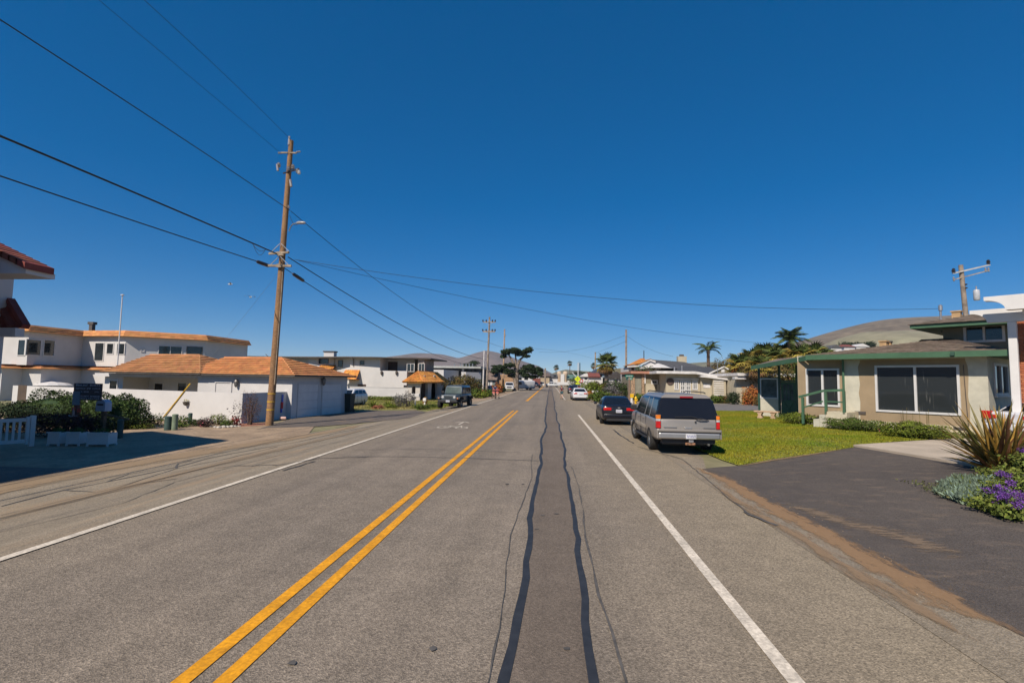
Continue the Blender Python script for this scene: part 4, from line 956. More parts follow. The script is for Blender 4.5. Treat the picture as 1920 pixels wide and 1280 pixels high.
# pole behind the green trimmed house, with transformer
b0 = AY(1822, 790, 39); b0.z = 0.3; t = T('utility_pole', 'utility pole with long crossarm and pale transformer behind the green trimmed house', 'utility pole', b0)
zt_ = ZA(b0, 497)-0.3; mb = MB(); mb.tube([(0.3,0,0), (-0.22,0,zt_)], [0.2, 0.14], 12); mb.build('pole', m_poleg, t, smooth=True)
au, az = t.uz(1783, 513.5); bu, bz = t.uz(1852, 497.5); cu, cz = t.uz(1785, 525); du, dz_ = t.uz(1850, 508)
mb = MB(); mb.bar((au, -.18, az), (bu, -.18, bz), 0.09, 0.1); mb.build('crossarm', M('pale_arm', (0.48, 0.46, 0.44), 0.7), t)
mb = MB(); mb.bar((cu, -.1, cz), (du, -.1, dz_), 0.06, 0.07); mb.build('crossarm', m_arm, t)
for (x, z) in ((au+.05, az), (bu-.1, bz)): insul((x, -.18, z+.05), 1.9, m_insd, t)
for (x, z) in ((cu, cz), (du-.2, dz_), (du, dz_+.02)): bell((x, -.15, z+.2), (x+.03, -.15, z-.12), 0.07, m_ins, t)
xu, xz = t.uz(1829, 553); mb = MB(); mb.lathe([(0.16, -0.42), (0.19, -0.38), (0.19, 0.28), (0.16, 0.34), (0.05, 0.36)], (xu, -.1, xz+0.02), n=14); tr_ = mb.build('transformer', M('transformer_paint', (0.52, 0.54, 0.58), 0.4), t, smooth=True)
mb = MB(); mb.tube([(xu, -.1, xz+0.34), (xu, -.1, xz+0.62)], 0.04, 8); mb.build('bushing', m_ins, tr_)
for k in (0.35, 0.6): mb = MB(); mb.cbox((-0.05, -.16, zt_-1.1-k), (0.12, 0.1, 0.1)); mb.build('bolt_block', m_insd, t)
# gulls
for (px, py, lab) in ((432, 533, 'white gull in flight, the higher of the two'), (470, 557, 'white gull in flight, the lower of the two')):
    p = AY(px, py, 45); t = T('gull', lab, 'bird', p, radians(20 if px < 450 else -30), 'gulls over the white house')
    mb = MB(); mb.tube([(-.22,0,0), (-.12,0,.0), (0.02,0,.01), (.14,0,.02), (.2,0,.03)], [0.01, .05, .065, .04, .012], 8); bd_ = mb.build('body', m_frame, t, smooth=True)
    for s in (-1, 1):
        mb = MB(); mb.add([(-.07,0,0.03), (.08,0,0.03), (.07,s*.25,.14), (-.03,s*.25,.14), (-.09,s*.55,.05), (-.1,s*.5,.04)], [(0,1,2,3), (3,2,4,5)]); mb.ext([(-.07,0,0.02), (.08,0,0.02), (.06,s*.2,.1)], (0,0,.012)); mb.build('wing', m_ins, t)
# ================================================================== LEFT BACKGROUND
def block(name, label, cat, Y, px0, px1, row, depth, mat, base=740, rz=0.0, part='wall', zg=None, row_is_z=False):
    """a building whose front wall spans two sight lines at distance Y"""
    a = AY(px0, base, Y); b = AY(px1, base, Y); z0 = gz(a.x, Y) if zg is None else zg
    t = T(name, label, cat, (a.x, Y, z0), rz); W = b.x-a.x; h = t.uz((px0+px1)/2, row)[1]
    mb = MB(); mb.box(0, W, 0, depth, -0.3, h); mb.build(part, mat, t); t.W = W; t.h = h; return t
def fbox(t, name, mat, pa, pb_, ya, yb, v0=-0.02, v1=0.05, par=None, **k):
    """a box on a thing, its outline given by sight lines at plane v0"""
    a, z1 = t.uz(pa, ya, v0); b, z0 = t.uz(pb_, yb, v0); mb = MB(); mb.box(a, b, v0, v1, z0, z1); return mb.build(name, mat, par or t, **k)
def fwin(t, pa, pb_, ya, yb, v=0.0, **k):
    a, z1 = t.uz(pa, ya, v); b, z0 = t.uz(pb_, yb, v); return window(t, (a, v-0.003, z0), (1,0,0), (0,-1,0), b-a, z1-z0, **k)
m_brown = M('brown_panel', (0.09, 0.06, 0.05), 0.8); m_green = M('green_trim', (0.055, 0.13, 0.07), 0.6, 0.08, 2); m_greend = M('dark_green', (0.03, 0.08, 0.055), 0.6)
w2 = T('flat_roof_house', 'long white two storey house with thin dark flat roof and stepped walls', 'house', (AY(800, 740, 66).x, 66, -0.4))
u0 = w2.uz(446, 700, 3)[0]; ur_ = w2.uz(797, 700, 1)[0]; zr_ = w2.uz(735, 670, 0)[1]
mb = MB(); mb.box(u0, ur_-2.0, 3.0, 10, -.3, zr_-.14); mb.build('rear_wall', m_wwall, w2)
ua = w2.uz(656, 700)[0]; ub = w2.uz(712, 700)[0]; uc = w2.uz(763, 700)[0]; ud = w2.uz(577, 700, 2)[0]; ue = w2.uz(625, 700, 2)[0]
zpar = w2.uz(740, 695)[1]
mb = MB(); mb.box(ua, ub, 0, 2.997, -.3, zr_-.14); mb.build('front_wall', m_wwall, w2)
mb = MB(); mb.box(ub+.003, uc, 0, 2.997, -.3, zpar); mb.build('balcony_wall', m_wwall, w2)
mb = MB(); mb.box(ud, ue, 2.0, 2.997, -.3, zr_-.14); mb.build('bay_wall', m_wwall, w2)
mb = MB(); mb.prism([(ue+.003, 2.2), (ua-.003, 0.3), (ua-.003, 2.99), (ue+.003, 2.99)], -.3, zr_-.15); mb.build('angled_wall', m_wwall, w2)
mb = MB(); mb.box(w2.uz(783, 700, .4)[0], ur_, 0.4, 6, -.3, zr_-.16); mb.build('corner_wall', M('stone_wall', (0.35, 0.31, 0.27), 0.9, 0.25, 5), w2)
# roof outline follows the steps in gentle waves
eave = []
for px, v in ((433, 1.6), (480, 1.9), (540, 1.7), (600, .9), (650, -.9), (700, -1.1), (735, -.3), (770, -.2), (808, .2)):
    eave.append((w2.uz(px, 668, v)[0], v))
poly = eave+[(eave[-1][0]+.3, 9.5), (eave[0][0], 10.5)]
mb = MB(); mb.prism(poly, zr_-.14, zr_+.02); mb.build('roof', m_dfascia, w2)
ch = MB(); a, z = w2.uz(607, 664, 4); b, z2 = w2.uz(626, 660, 4); ch.box(a, b, 4, 5, zr_, z2-.0); c_ = ch.build('chimney', m_wwall, w2)
ch = MB(); ch.prism([(a-.1, 3.9), (b+.1, 3.9), (b+.1, 5.1), (a-.1, 5.1)], z2+.003, z2+.16); ch.build('chimney_cap', m_dfascia, c_)
fwin(w2, 598, 616, 672, 682, 2.0, nx=1, fw=.04, frame=m_brown); fwin(w2, 675, 683, 676, 684, 0, nx=1, fw=.04, frame=m_brown); fwin(w2, 671, 686, 720, 726, 0, nx=1, fw=.05, frame=m_brown, glass=m_brown)
fwin(w2, 728, 745, 678, 696, 2.99, nx=1, fw=.05, frame=m_brown, glass=m_brown); fwin(w2, 763, 777, 681, 697, .397, nx=2, fw=.07); fwin(w2, 785, 796, 681, 697, .397, nx=2, fw=.05)
fwin(w2, 634, 642, 675, 688, 1.2, nx=1, fw=.04, frame=m_brown); fwin(w2, 757, 763, 722, 728, 0, nx=1, fw=.03, frame=m_brown)
for px in (716, 744): a, z = w2.uz(px, 699, -.02); mb = MB(); mb.lathe([(0.02, -.3), (.16, -.1), (.16, .2), (.05, .3)], (a, -.15, z), n=8); mb.build('wall_light', m_dfascia, w2)
for px, ra, rb in ((663, 669, 690), (502, 664, 675)):
    a, z = w2.uz(px, ra, -.1 if px > 600 else 2.9); _, z0 = w2.uz(px, rb, -.1); mb = MB(); mb.tube([(a-.3, (-.1 if px > 600 else 2.9), z), (a, (-.1 if px > 600 else 2.9), z-.25), (a, (-.1 if px > 600 else 2.9), z-1.2)], .05, 6); mb.build('downpipe', m_dfascia, w2)
# two little tile roofs on its front
def tile_shed(par, pa, pb_, ya, yb, v0, dv, n=3, mat=None, barrel=.05):
    a, zt_ = par.uz(pa, ya, v0+dv); b, zb__ = par.uz(pb_, yb, v0); a2 = par.uz(pa, yb, v0)[0]
    mb = MB(); slope(mb, (a2, v0, zb__), (b, v0, zb__), (b, v0+dv, zt_), (a2+.3, v0+dv, zt_), n, .05, max(3, int((b-a2)/.28)), barrel, .01, 5)
    mb.box(a2+.05, b-.05, v0+.05, v0+dv, zb__-.12, zb__-.02); return mb.build('tile_roof', mat or m_orange2, par, kind='stuff')
tile_shed(w2, 592, 624, 684, 692, 1.0, 1.0, 3); tile_shed(w2, 636, 668, 693, 711, -1.2, 1.2, 5)
# garden wall in front, lawn slab
w3 = T('garden_wall', 'plain white low wall in front of the flat roofed house', 'wall', (AY(655, 746, 60).x, 60, -.42)); bu_ = w3.uz(766, 740)[0]; hz = w3.uz(700, 726)[1]
mb = MB(); mb.box(0, bu_, 0, .2, -.3, hz); mb.build('panel', m_wwall, w3); mb = MB(); mb.box(-.02, bu_+.02, -.03, .23, hz+.002, hz+.06); mb.build('coping', m_wwall, w3)
# arched pavilion
pc = AY(787, 748, 58.5); pv = T('arcade_porch', 'small porch with arches under an orange clay tile roof', 'porch', (pc.x, 58.5, -.4)); hz = pv.uz(787, 716)[1]
ul_ = pv.uz(765, 740)[0]; dv = pv.vz(834, 740, 0)[0]
def arcade(par, P, d, nrm, L, H, ops, th, mat):
    Mx = basis(P, d, nrm); mb = MB(Mx); x = 0
    for (a, b, zs) in ops:
        mb.box(x, a, 0, th, 0, H); r_ = (b-a)/2; k = 8
        arc = [(a+r_-r_*cos(pi*i/k), zs+r_*sin(pi*i/k)) for i in range(k+1)]
        poly = [(a, H)]+arc+[(b, H)]
        for i in range(k):
            p, q = arc[i], arc[i+1]; mb.add([(p[0],0,p[1]),(q[0],0,q[1]),(q[0],0,H),(p[0],0,H),(p[0],th,p[1]),(q[0],th,q[1]),(q[0],th,H),(p[0],th,H)], [(0,1,2,3),(7,6,5,4),(0,4,5,1)])
        x = b
    mb.box(x, L, 0, th, 0, H); return mb.build('arcade_wall', mat, par)
vs = [pv.vz(px, 740, 0)[0] for px in (789, 802, 808.5, 820, 826, 832)]
arcade(pv, (0, 0, 0), (0,1,0), (1,0,0), dv, hz, [(vs[0], vs[1], 1.3), (vs[2], vs[3], 1.3)], .3, M('arcade_stucco', (0.55, 0.5, 0.45), 0.9, 0.06))
arcade(pv, (ul_, -.003, 0), (1,0,0), (0,-1,0), -ul_-.003, hz, [(-ul_*.3, -ul_*.62, 1.5)], .3, MATS['arcade_stucco'])
mb = MB(); mb.box(ul_, ul_+.3, .31, dv, 0, hz); mb.box(ul_, -.3, dv-.3, dv, 0, hz); mb.build('back_wall', m_brown, pv, kind='stuff')
apx, apz = pv.uz(774, 700, 2.0)
mb = MB(); e = .55; A, B, Cc, D = (ul_-e, -e, hz), (e, -e, hz), (e, dv+e, hz), (ul_-e, dv+e, hz); R0, R1 = ((ul_)/2, 1.6, hz+1.25), (ul_/2, dv-2, hz+1.25)
slope(mb, A, B, R0, R0, 7, .05, 14, .07); slope(mb, B, Cc, R1, R0, 7, .05, 40, .07); slope(mb, D, A, R0, R1, 7, .05, 40, .07); mb.box(ul_-e+.05, e-.05, -e+.05, dv+e-.05, hz-.12, hz-.01)
mb.tube([R0, R1], .1, 6); mb.tube([B, R0], .09, 6); mb.tube([A, R0], .09, 6); mb.build('roof_tiles', m_orange2, pv, kind='stuff')
# dark modern house with white block
mh = block('modern_house', 'dark modern flat roofed house with white blocks behind the hedge', 'house', 92, 800, 897, 690, 12, M('charcoal_wall', (0.045, 0.05, 0.06), 0.8))
mb = MB(); mb.box(-.4, mh.W+.5, -1.2, 12, mh.h+.003, mh.h+.35); mb.build('roof', M('pale_roof', (0.36, 0.37, 0.35), 0.8), mh)
mb = MB(); a = mh.uz(800, 700, -6)[0]; b, zt_ = mh.uz(832, 693, -6); mb.prism([(a-4, -6), (b, -6), (b+1.5, -.01), (a-4, -.01)], -.3, zt_); mb.build('white_block', m_wwall, mh)
mb = MB(); a, zt2_ = mh.uz(865, 697, -3); b = mh.uz(873.5, 700, -3)[0]; mb.prism([(a, -3), (b, -3), (b+2.3, -.01), (a, -.01)], -.3, zt2_); mb.build('white_block', m_wwall, mh)
for pa in (866, 873, 881, 889): fbox(mh, 'window', m_greyw if pa % 2 == 0 else m_glass, pa, pa+4, 691, 697.5, -.04, -.002)
for pa in (852, 863, 868, 874, 880, 886): a, z = mh.uz(pa, 688, 2); mb = MB(); mb.lathe([(.12, mh.h+.35), (.12, mh.h+.9), (.18, mh.h+.95)], (a, 2, 0), n=8); mb.build('roof_pipe', m_metal, mh)
# grey cottage
ct = block('cottage', 'grey cottage with pitched brown roof between the two poles', 'house', 108, 902, 928, 711, 9, M('cottage_wall', (0.16, 0.2, 0.2), 0.8))
a, z = ct.uz(915, 695, 4.5)
mb = MB(); mb.add([(-.6,-.5,ct.h-.1), (ct.W+.4,-.5,ct.h-.1), (ct.W+.4,4.5,ct.h+2.0), (-.6,4.5,ct.h+2.0), (ct.W+.4,9.5,ct.h-.1), (-.6,9.5,ct.h-.1)], [(0,1,2,3), (3,2,4,5), (0,3,5), (1,4,2), (0,5,4,1)]); mb.build('roof', M('brown_shingle', (0.2, 0.145, 0.12), 0.9, 0.2, 3), ct)
for pa in (913, 919): fbox(ct, 'door', m_frame, pa, pa+4, 712, 726, -.05, -.002)
# wooden fence
fn = T('plank_fence', 'tan plank fence behind the parked white pickup', 'fence', (AY(932, 720, 120).x, 120, 0)); fw_ = fn.uz(968, 715)[0]; fz = fn.uz(950, 702)[1]
k = int(fw_/.34); me = None
for i in range(k):
    if me is None: o = add_box(fn, 'plank', M('fence_tan', (0.42, 0.25, 0.13), 0.9, 0.2, 3), 0, .3, 0, .05, 0.1, fz); me = o.data
    else: o = mobj('plank', me, None, fn); o.location = (i*.34, 0, 0)
# distant street front
def far(name, label, cat, Y, px0, px1, row, mat, depth=8, roof=None, rrow=None, rmat=None, gable=False, wins=()):
    t = block(name, label, cat, Y, px0, px1, row, depth, mat, base=718, zg=0.0)
    if rmat:
        zt_ = t.uz((px0+px1)/2, rrow, depth/2)[1]
        mb = MB()
        if gable: mb.ext([(-.5, -.4, t.h), (t.W/2, -.4, zt_), (t.W+.5, -.4, t.h)], (0, depth+.8, 0))
        else: mb.add([(-.6,-.6,t.h), (t.W+.6,-.6,t.h), (t.W+.6,depth+.6,t.h), (-.6,depth+.6,t.h), (t.W*.15,depth/2,zt_), (t.W*.85,depth/2,zt_)], [(0,1,5,4),(2,3,4,5),(1,2,5),(3,0,4),(0,3,2,1)])
        mb.build('roof', rmat, t)
    for (pa, pb_, ya, yb) in wins: fbox(t, 'window', m_glass2, pa, pb_, ya, yb, -.06, -.002)
    return t
m_tan = M('tan_wall', (0.42, 0.33, 0.22), 0.9, 0.08); m_rust = M('rust_roof', (0.2, 0.06, 0.045), 0.8); m_slate = M('slate_roof', (0.08, 0.08, 0.085), 0.85, 0.15, 2); m_bl = M('bluegrey_wall', (0.2, 0.27, 0.33), 0.8)
far('shop', 'small white building with arched windows and red front in the distance', 'building', 175, 1001, 1011, 702, m_frame, 6, rrow=698, rmat=m_slate, gable=True, wins=((1003,1005,704,708),(1008,1010,704,708)))
far('shop', 'low brick red shop front below the little white gable', 'building', 170, 999, 1013, 709, m_rust, 4)
far('shop', 'pale building with brown roof left of the distant gable', 'building', 185, 968, 998, 705, m_wwall, 8, rrow=699, rmat=m_slate, wins=((972,978,708,712),(983,990,708,712)))
far('shop', 'tan commercial building right of the distant gable', 'building', 195, 1012, 1030, 705, m_tan, 8, rrow=699, rmat=M('brown_roof2', (0.14, 0.1, 0.085), 0.9))
far('shop', 'cream house with grey roof beside the storage towers', 'building', 200, 1028, 1046, 707, m_wwall, 8, rrow=701, rmat=m_slate, wins=((1038,1043,703,707),))
far('shop', 'green roofed low building right of the storage towers', 'building', 200, 1063, 1085, 710, m_wwall, 8, rrow=702, rmat=M('green_roof', (0.1, 0.18, 0.15), 0.8))
far('shop', 'grey roofed house behind the yellow crossing sign', 'building', 190, 1084, 1104, 708, m_greyw, 8, rrow=701, rmat=m_slate)
for px0, px1, lab in ((1045, 1052, 'left one of two beige round storage towers in the distance'), (1056, 1064, 'right one of two beige round storage towers in the distance')):
    a = AY(px0, 718, 200); b = AY(px1, 718, 200); r_ = (b.x-a.x)/2; t = T('storage_tower', lab, 'tower', ((a.x+b.x)/2, 200, 0), 0, 'beige storage towers'); hh = ZA(t.loc, 696)
    mb = MB(); mb.lathe([(r_*.85, 0), (r_*.85, hh-1.8), (r_*1.15, hh-1.4), (r_*1.2, hh-.5), (r_*.8, hh)], n=14); mb.build('silo', M('beige_silo', (0.55, 0.42, 0.3), 0.8, 0.1), t, smooth=True)
far('shed', 'white upright annex between the storage towers', 'building', 199, 1051, 1058, 701, m_frame, 4)
# ================================================================== RIGHT SIDE
m_cream = M('cream_stucco', (0.53, 0.50, 0.40), 0.92, 0.10, 0.7, 0.2, 30, fine=0.05, fscale=6)
m_tanp = M('tan_stucco_patch', (0.33, 0.245, 0.15), 0.92, 0.08, 0.9, 0.2, 30)
m_stain = M('stained_plinth', (0.50, 0.41, 0.27), 0.95, 0.15, 1.3, 0.3, 20, col2=(0.56, 0.52, 0.4), fine=0.1, fscale=5)
m_shing = M('brown_shingle_roof', (0.17, 0.13, 0.10), 0.95, 0.15, 1.2, island=0.25, fine=0.1, fscale=9)
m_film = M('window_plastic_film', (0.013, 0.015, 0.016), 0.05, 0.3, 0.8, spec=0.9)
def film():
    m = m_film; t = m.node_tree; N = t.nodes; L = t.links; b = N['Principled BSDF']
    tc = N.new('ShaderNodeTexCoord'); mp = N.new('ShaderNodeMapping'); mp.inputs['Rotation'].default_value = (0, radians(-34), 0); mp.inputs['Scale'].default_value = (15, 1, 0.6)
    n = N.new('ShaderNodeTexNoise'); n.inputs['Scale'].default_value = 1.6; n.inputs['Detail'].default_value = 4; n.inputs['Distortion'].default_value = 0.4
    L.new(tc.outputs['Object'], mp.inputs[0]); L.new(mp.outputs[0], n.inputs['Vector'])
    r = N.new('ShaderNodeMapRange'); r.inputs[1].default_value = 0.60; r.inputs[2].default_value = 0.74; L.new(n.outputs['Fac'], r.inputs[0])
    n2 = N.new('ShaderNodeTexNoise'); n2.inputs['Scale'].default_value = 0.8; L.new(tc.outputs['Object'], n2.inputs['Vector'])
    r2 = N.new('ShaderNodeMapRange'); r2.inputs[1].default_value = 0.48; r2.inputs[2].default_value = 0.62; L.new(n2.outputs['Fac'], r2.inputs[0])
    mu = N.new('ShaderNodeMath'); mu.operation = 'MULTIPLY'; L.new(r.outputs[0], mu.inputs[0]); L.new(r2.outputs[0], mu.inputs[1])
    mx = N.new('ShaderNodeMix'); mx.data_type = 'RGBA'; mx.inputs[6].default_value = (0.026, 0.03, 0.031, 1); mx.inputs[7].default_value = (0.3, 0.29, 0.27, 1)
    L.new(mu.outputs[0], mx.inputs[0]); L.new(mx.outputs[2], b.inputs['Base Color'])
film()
A0 = G(1527, 797); B0 = G(1817, 819); rzh = atan2(B0.y-A0.y, B0.x-A0.x)
gh2 = T('green_trim_house', 'cream stucco bungalow with green fascia, brown shingle roof and two large sliding windows', 'house', (A0.x, A0.y, 0.28), rzh)
uC = gh2.uz(1853, 720)[0]; uL = gh2.uz(1496, 720)[0]
V0 = -0.66; zf = gh2.uz(1817, 668.5, V0)[1]; zft = gh2.uz(1817, 657.5, V0)[1]
bw0, bz1 = gh2.uz(1640, 686); bw1, bz0 = gh2.uz(1803, 780); a_, bz0 = gh2.uz(1644, 771); _, bz1 = gh2.uz(1720, 684.5)
w10, wz1 = gh2.uz(1511, 691); w11, wz0 = gh2.uz(1576, 763)
D_ = 9.0
ops = [(bw0-uL, bw1-uL, bz0, bz1), (w10-uL, w11-uL, wz0, wz1)]
wallo(gh2, (uL, 0, 0), (1,0,0), (0,-1,0), uC-uL, zft, .2, ops, m_cream, 'front_wall')
sv0, sz1 = gh2.vz(1861, 680, uC); sv1, sz0 = gh2.vz(1890, 741, uC)
wallo(gh2, (uC, .203, 0), (0,1,0), (1,0,0), D_-.2, zft, .2, [(sv0-.203, sv1-.203, sz0, sz1)], m_cream, 'side_wall')
mb = MB(); mb.box(uL, uL+.2, .203, D_, 0, zft-.01); mb.box(uL+.203, uC-.203, D_-.2, D_, 0, zft-.01); mb.build('back_wall', m_cream, gh2, kind='stuff')
mb = MB(); mb.box(uL+.21, uC-.21, 1.2, 1.25, 0, zft-.2); mb.build('curtain', m_brown, gh2)
mb = MB(); mb.box(uL-.02, uC+.02, -.035, -.004, -.4, .42); mb.build('plinth', m_stain, gh2)
# tan repair patches round the windows (4 mm proud)
p0 = gh2.uz(1614, 720)[0]; p1 = gh2.uz(1812, 720)[0]; pz0 = gh2.uz(1700, 793)[1]
wallo(gh2, (p0, -.007, .424), (1,0,0), (0,-1,0), p1-p0, zf-.45, .004, [(bw0-p0-.01, bw1-p0+.01, bz0-.434, bz1-.414)], m_tanp, 'stucco_patch')
q0 = gh2.uz(1494, 720)[0]; q1 = gh2.uz(1580, 720)[0]
wallo(gh2, (uL+.01, -.007, .424), (1,0,0), (0,-1,0), q1-uL, zf-.45, .004, [(w10-uL-.02, w11-uL, wz0-.434, wz1-.414)], m_tanp, 'stucco_patch')
r = random.Random(9)
for (x, side) in ((p0, -1), (p1, 1)):
    pts = [(x, 0.424)]; z = 0.424
    while z < zf-.2: pts.append((x+side*r.uniform(.03, .1), z)); z += .4
    pts.append((x, zf-.1)); mb = MB(); mb.ext([(p[0], -.007, p[1]) for p in pts], (0, .004, 0)); mb.build('stucco_patch', m_tanp, gh2)
window(gh2, (bw0, 0.04, bz0), (1,0,0), (0,-1,0), bw1-bw0, bz1-bz0, nx=2, fw=.085, glass=m_film, proud=.09, mw=.09)
window(gh2, (w10, 0.04, wz0), (1,0,0), (0,-1,0), w11-w10, wz1-wz0, nx=2, fw=.085, glass=m_film, proud=.09, mw=.09)
window(gh2, (uC-.04, sv0, sz0), (0,1,0), (1,0,0), sv1-sv0, sz1-sz0, nx=2, fw=.1, glass=m_glass, proud=.09, sill=True)
# roof
gr = uC+.75; ue_ = gh2.uz(1513, 680, V0)[0]; 
ridge_z = max(gh2.uz(1690, 638, D_/2)[1], zft+0.8)
rb = MB(); A, B, Cc, D = (ue_, V0, zft), (gr, V0, zft), (gr, D_+.7, zft), (ue_, D_+.7, zft); hm = (V0+D_+.7)/2; R0, R1 = (ue_+4.2, hm, ridge_z), (gr-4.0, hm, ridge_z)
rb.add([A,B,Cc,D,R0,R1], [(0,1,5,4),(2,3,4,5),(1,2,5),(3,0,4),(3,2,1,0)]); rf = rb.build('roof', m_shing, gh2)
sh = MB(); slope(sh, A, B, R1, R0, 26, .022, 46, 0, .012, 3); slope(sh, B, Cc, R1, R1, 26, .022, 30, 0, .012, 4); slope(sh, D, A, R0, R0, 26, .022, 30, 0, .012, 5); sh.build('shingles', m_shing, rf, kind='stuff')
fb = MB(); t_ = .04; fb.box(ue_-t_, gr+t_, V0-t_, V0, zf, zft+.02); fb.box(gr, gr+t_, V0, D_+.7, zf, zft+.02); fb.box(ue_-t_, ue_, V0, D_+.7, zf, zft+.02); fb.box(ue_, gr, V0, D_+.7, zf+.03, zf+.05)
fb.build('fascia', m_green, rf)
# second storey
s0u = gh2.uz(1768, 625, 4.4)[0]; s1u = gh2.uz(1889, 625, 4.4)[0]; zs1 = gh2.uz(1800, 610, 4.4)[1]; zs0 = gh2.uz(1800, 640, 4.4)[1]
ww0, wwz1 = gh2.uz(1806, 610.5, 4.4); ww1, wwz0 = gh2.uz(1886, 640, 4.4)
wallo(gh2, (s0u, 4.4, zft), (1,0,0), (0,-1,0), s1u+2.0-s0u, zs1-zft+.25, .2, [(ww0-s0u, ww1-s0u, wwz0-zft, wwz1-zft)], M('olive_wall', (0.2, 0.19, 0.14), 0.9, 0.06), 'upper_wall')
mb = MB(); mb.box(s0u, s0u+.2, 4.603, 9, zft, zs1+.25); mb.box(s0u+.203, s1u+2, 6.0, 6.1, zft, zs1+.2); mb.build('upper_side_wall', MATS['olive_wall'], gh2, kind='stuff')
window(gh2, (ww0, 4.44, wwz0), (1,0,0), (0,-1,0), ww1-ww0, wwz1-wwz0, nx=2, fw=.1, glass=m_glass, proud=.09)
c0u, c0z = gh2.uz(1706, 614, 3.2); gz_ = gh2.uz(1840, 603.5, 3.2)[1]
mb = MB(); mb.box(c0u, s1u+2.5, 3.2, 3.25, gz_-.12, gz_+.06); mb.box(c0u, c0u+.05, 3.253, 9.5, gz_-.12, gz_+.06); mb.box(c0u+.053, s1u+2.4, 3.253, 9.5, gz_-.1, gz_-.06); mb.build('upper_fascia', m_green, gh2)
mb = MB(); slope(mb, (c0u-.05, 3.15, gz_+.063), (s1u+2.5, 3.15, gz_+.063), (s1u+2.5, 6.5, gz_+.85), (c0u+3.2, 6.5, gz_+.85), 14, .022, 34, 0, .012, 8); slope(mb, (c0u-.05, 9.6, gz_+.063), (c0u-.05, 3.15, gz_+.063), (c0u+3.2, 6.5, gz_+.85), (c0u+3.2, 6.5, gz_+.85), 14, .022, 20, 0, .012, 9); mb.build('upper_roof', m_shing, gh2, kind='stuff')
m_clay = M('clay_vent', (0.50, 0.32, 0.16), 0.8)
for (px, ra, rb_, v, w_) in ((1655, 639, 652, 4.2, .3), (1665, 640, 651, 4.6, .22), (1792, 583, 598, 7.0, .35)):
    a, z1 = gh2.uz(px, ra, v); _, z0 = gh2.uz(px, rb_, v); mb = MB(); mb.box(a-w_/2, a+w_/2, v, v+w_, z0-.6, z1-.05); c_ = mb.build('flue', m_clay, gh2); mb = MB(); mb.box(a-w_*.62, a+w_*.62, v-.04, v+w_+.04, z1-.047, z1+.02); mb.build('flue_cap', m_dfascia if px == 1665 else m_clay, c_)
a, z1 = gh2.uz(1763, 573, 6.0); _, z0 = gh2.uz(1763, 602, 6.0); mb = MB(); mb.tube([(a, 6, z0-.6), (a, 6, z1)], .05, 8); mb.lathe([(.09, z1-.25), (.09, z1), (.03, z1+.05)], (a, 6, 0), n=8); mb.build('service_mast', m_metal, gh2)
# hanging cord and foundation vents
a, z1 = gh2.uz(1805, 684, -.02); b, z0 = gh2.uz(1813, 800, -.02); mb = MB(); mb.tube([(a+.02, -.03, z1), (a+.05, -.03, (z0+z1)/2), (a+.09, -.03, z0)], .012, 5); mb.build('cord', m_dfascia, gh2)
for (px, py) in ((1613, 773), (1801, 803)): a, z = gh2.uz(px, py, -.04); mb = MB(); mb.box(a-.22, a+.22, -.048, -.037, z-.07, z+.05); mb.build('foundation_vent', m_dfascia, gh2)
a, z = gh2.uz(1581, 700, -.12); mb = MB(); mb.tube([(a, -.12, .4), (a, -.12, zf)], .05, 8); mb.build('downpipe', m_green, gh2)
a = gh2.uz(1787, 664, V0)[0]; mb = MB(); mb.cbox((a, V0-.08, zft-.1), (.12, .1, .14)); mb.build('flood_light', m_greend, gh2)
# entry porch at its left end
Pd = G(1478, 784); vp = gh2.L(Pd).y
pu0 = gh2.uz(1409, 690, vp-1.0)[0]; pzt = gh2.uz(1409, 686, vp-1.0)[1]; pz0_ = gh2.uz(1409, 692.5, vp-1.0)[1]
f0 = gh2.uz(1425, 720, vp)[0]; f1 = gh2.uz(1459, 720, vp)[0]; d0 = gh2.uz(1464, 720, vp)[0]; d1 = gh2.uz(1491, 720, vp)[0]; dzt = gh2.uz(1478, 716, vp)[1]; dzb = gh2.uz(1478, 783, vp)[1]
sz0_ = gh2.uz(1440, 747, vp)[1]; sz1_ = gh2.uz(1440, 709, vp)[1]; pb0 = gh2.uz(1440, 783, vp)[1]
mb = MB(); mb.box(f0, f1, vp, vp+.1, pb0-.3, sz0_); mb.build('screen_wall', m_cream, gh2)
window(gh2, (f0, vp+.05, sz0_+.003), (1,0,0), (0,-1,0), f1-f0, sz1_-sz0_, nx=1, fw=.07, proud=.07, pane=False)
mb = MB(); mb.box(f0+.06, f1-.06, vp+.05, vp+.055, sz0_+.06, sz1_-.06); mb.build('screen', M('insect_screen', (0.1, 0.13, 0.13), 0.9, 0.25, 3), gh2)
for x in (f0-.12, f1+.01, d1+.03): mb = MB(); mb.box(x, x+.1, vp-.04, vp+.07, pb0-.2, pz0_+.25); mb.build('post', m_greend if x < d1 else m_green, gh2)
mb = MB(); mb.box(f0, d0-.02, vp+.01, vp+.06, sz1_+.003, sz1_+.06); mb.box(d0-.03, d1+.03, vp+.02, vp+.06, dzt+.02, dzt+.1); mb.build('lintel', m_green, gh2, kind='stuff')
dr = MB(); w_ = d1-d0; dr.box(d0, d1, vp+.02, vp+.06, dzb, dzb+1.0*(dzt-dzb)*.5); dh = dzt-dzb; z1 = dzb+dh*.5
dr.box(d0, d0+.12, vp+.02, vp+.06, z1+.003, dzt); dr.box(d1-.12, d1, vp+.02, vp+.06, z1+.003, dzt); dr.box(d0+.12, d1-.12, vp+.02, vp+.06, dzt-.12, dzt)
for i in (1, 2): x = d0+.12+(w_-.24)*i/3; dr.box(x-.015, x+.015, vp+.02, vp+.055, z1, dzt-.12)
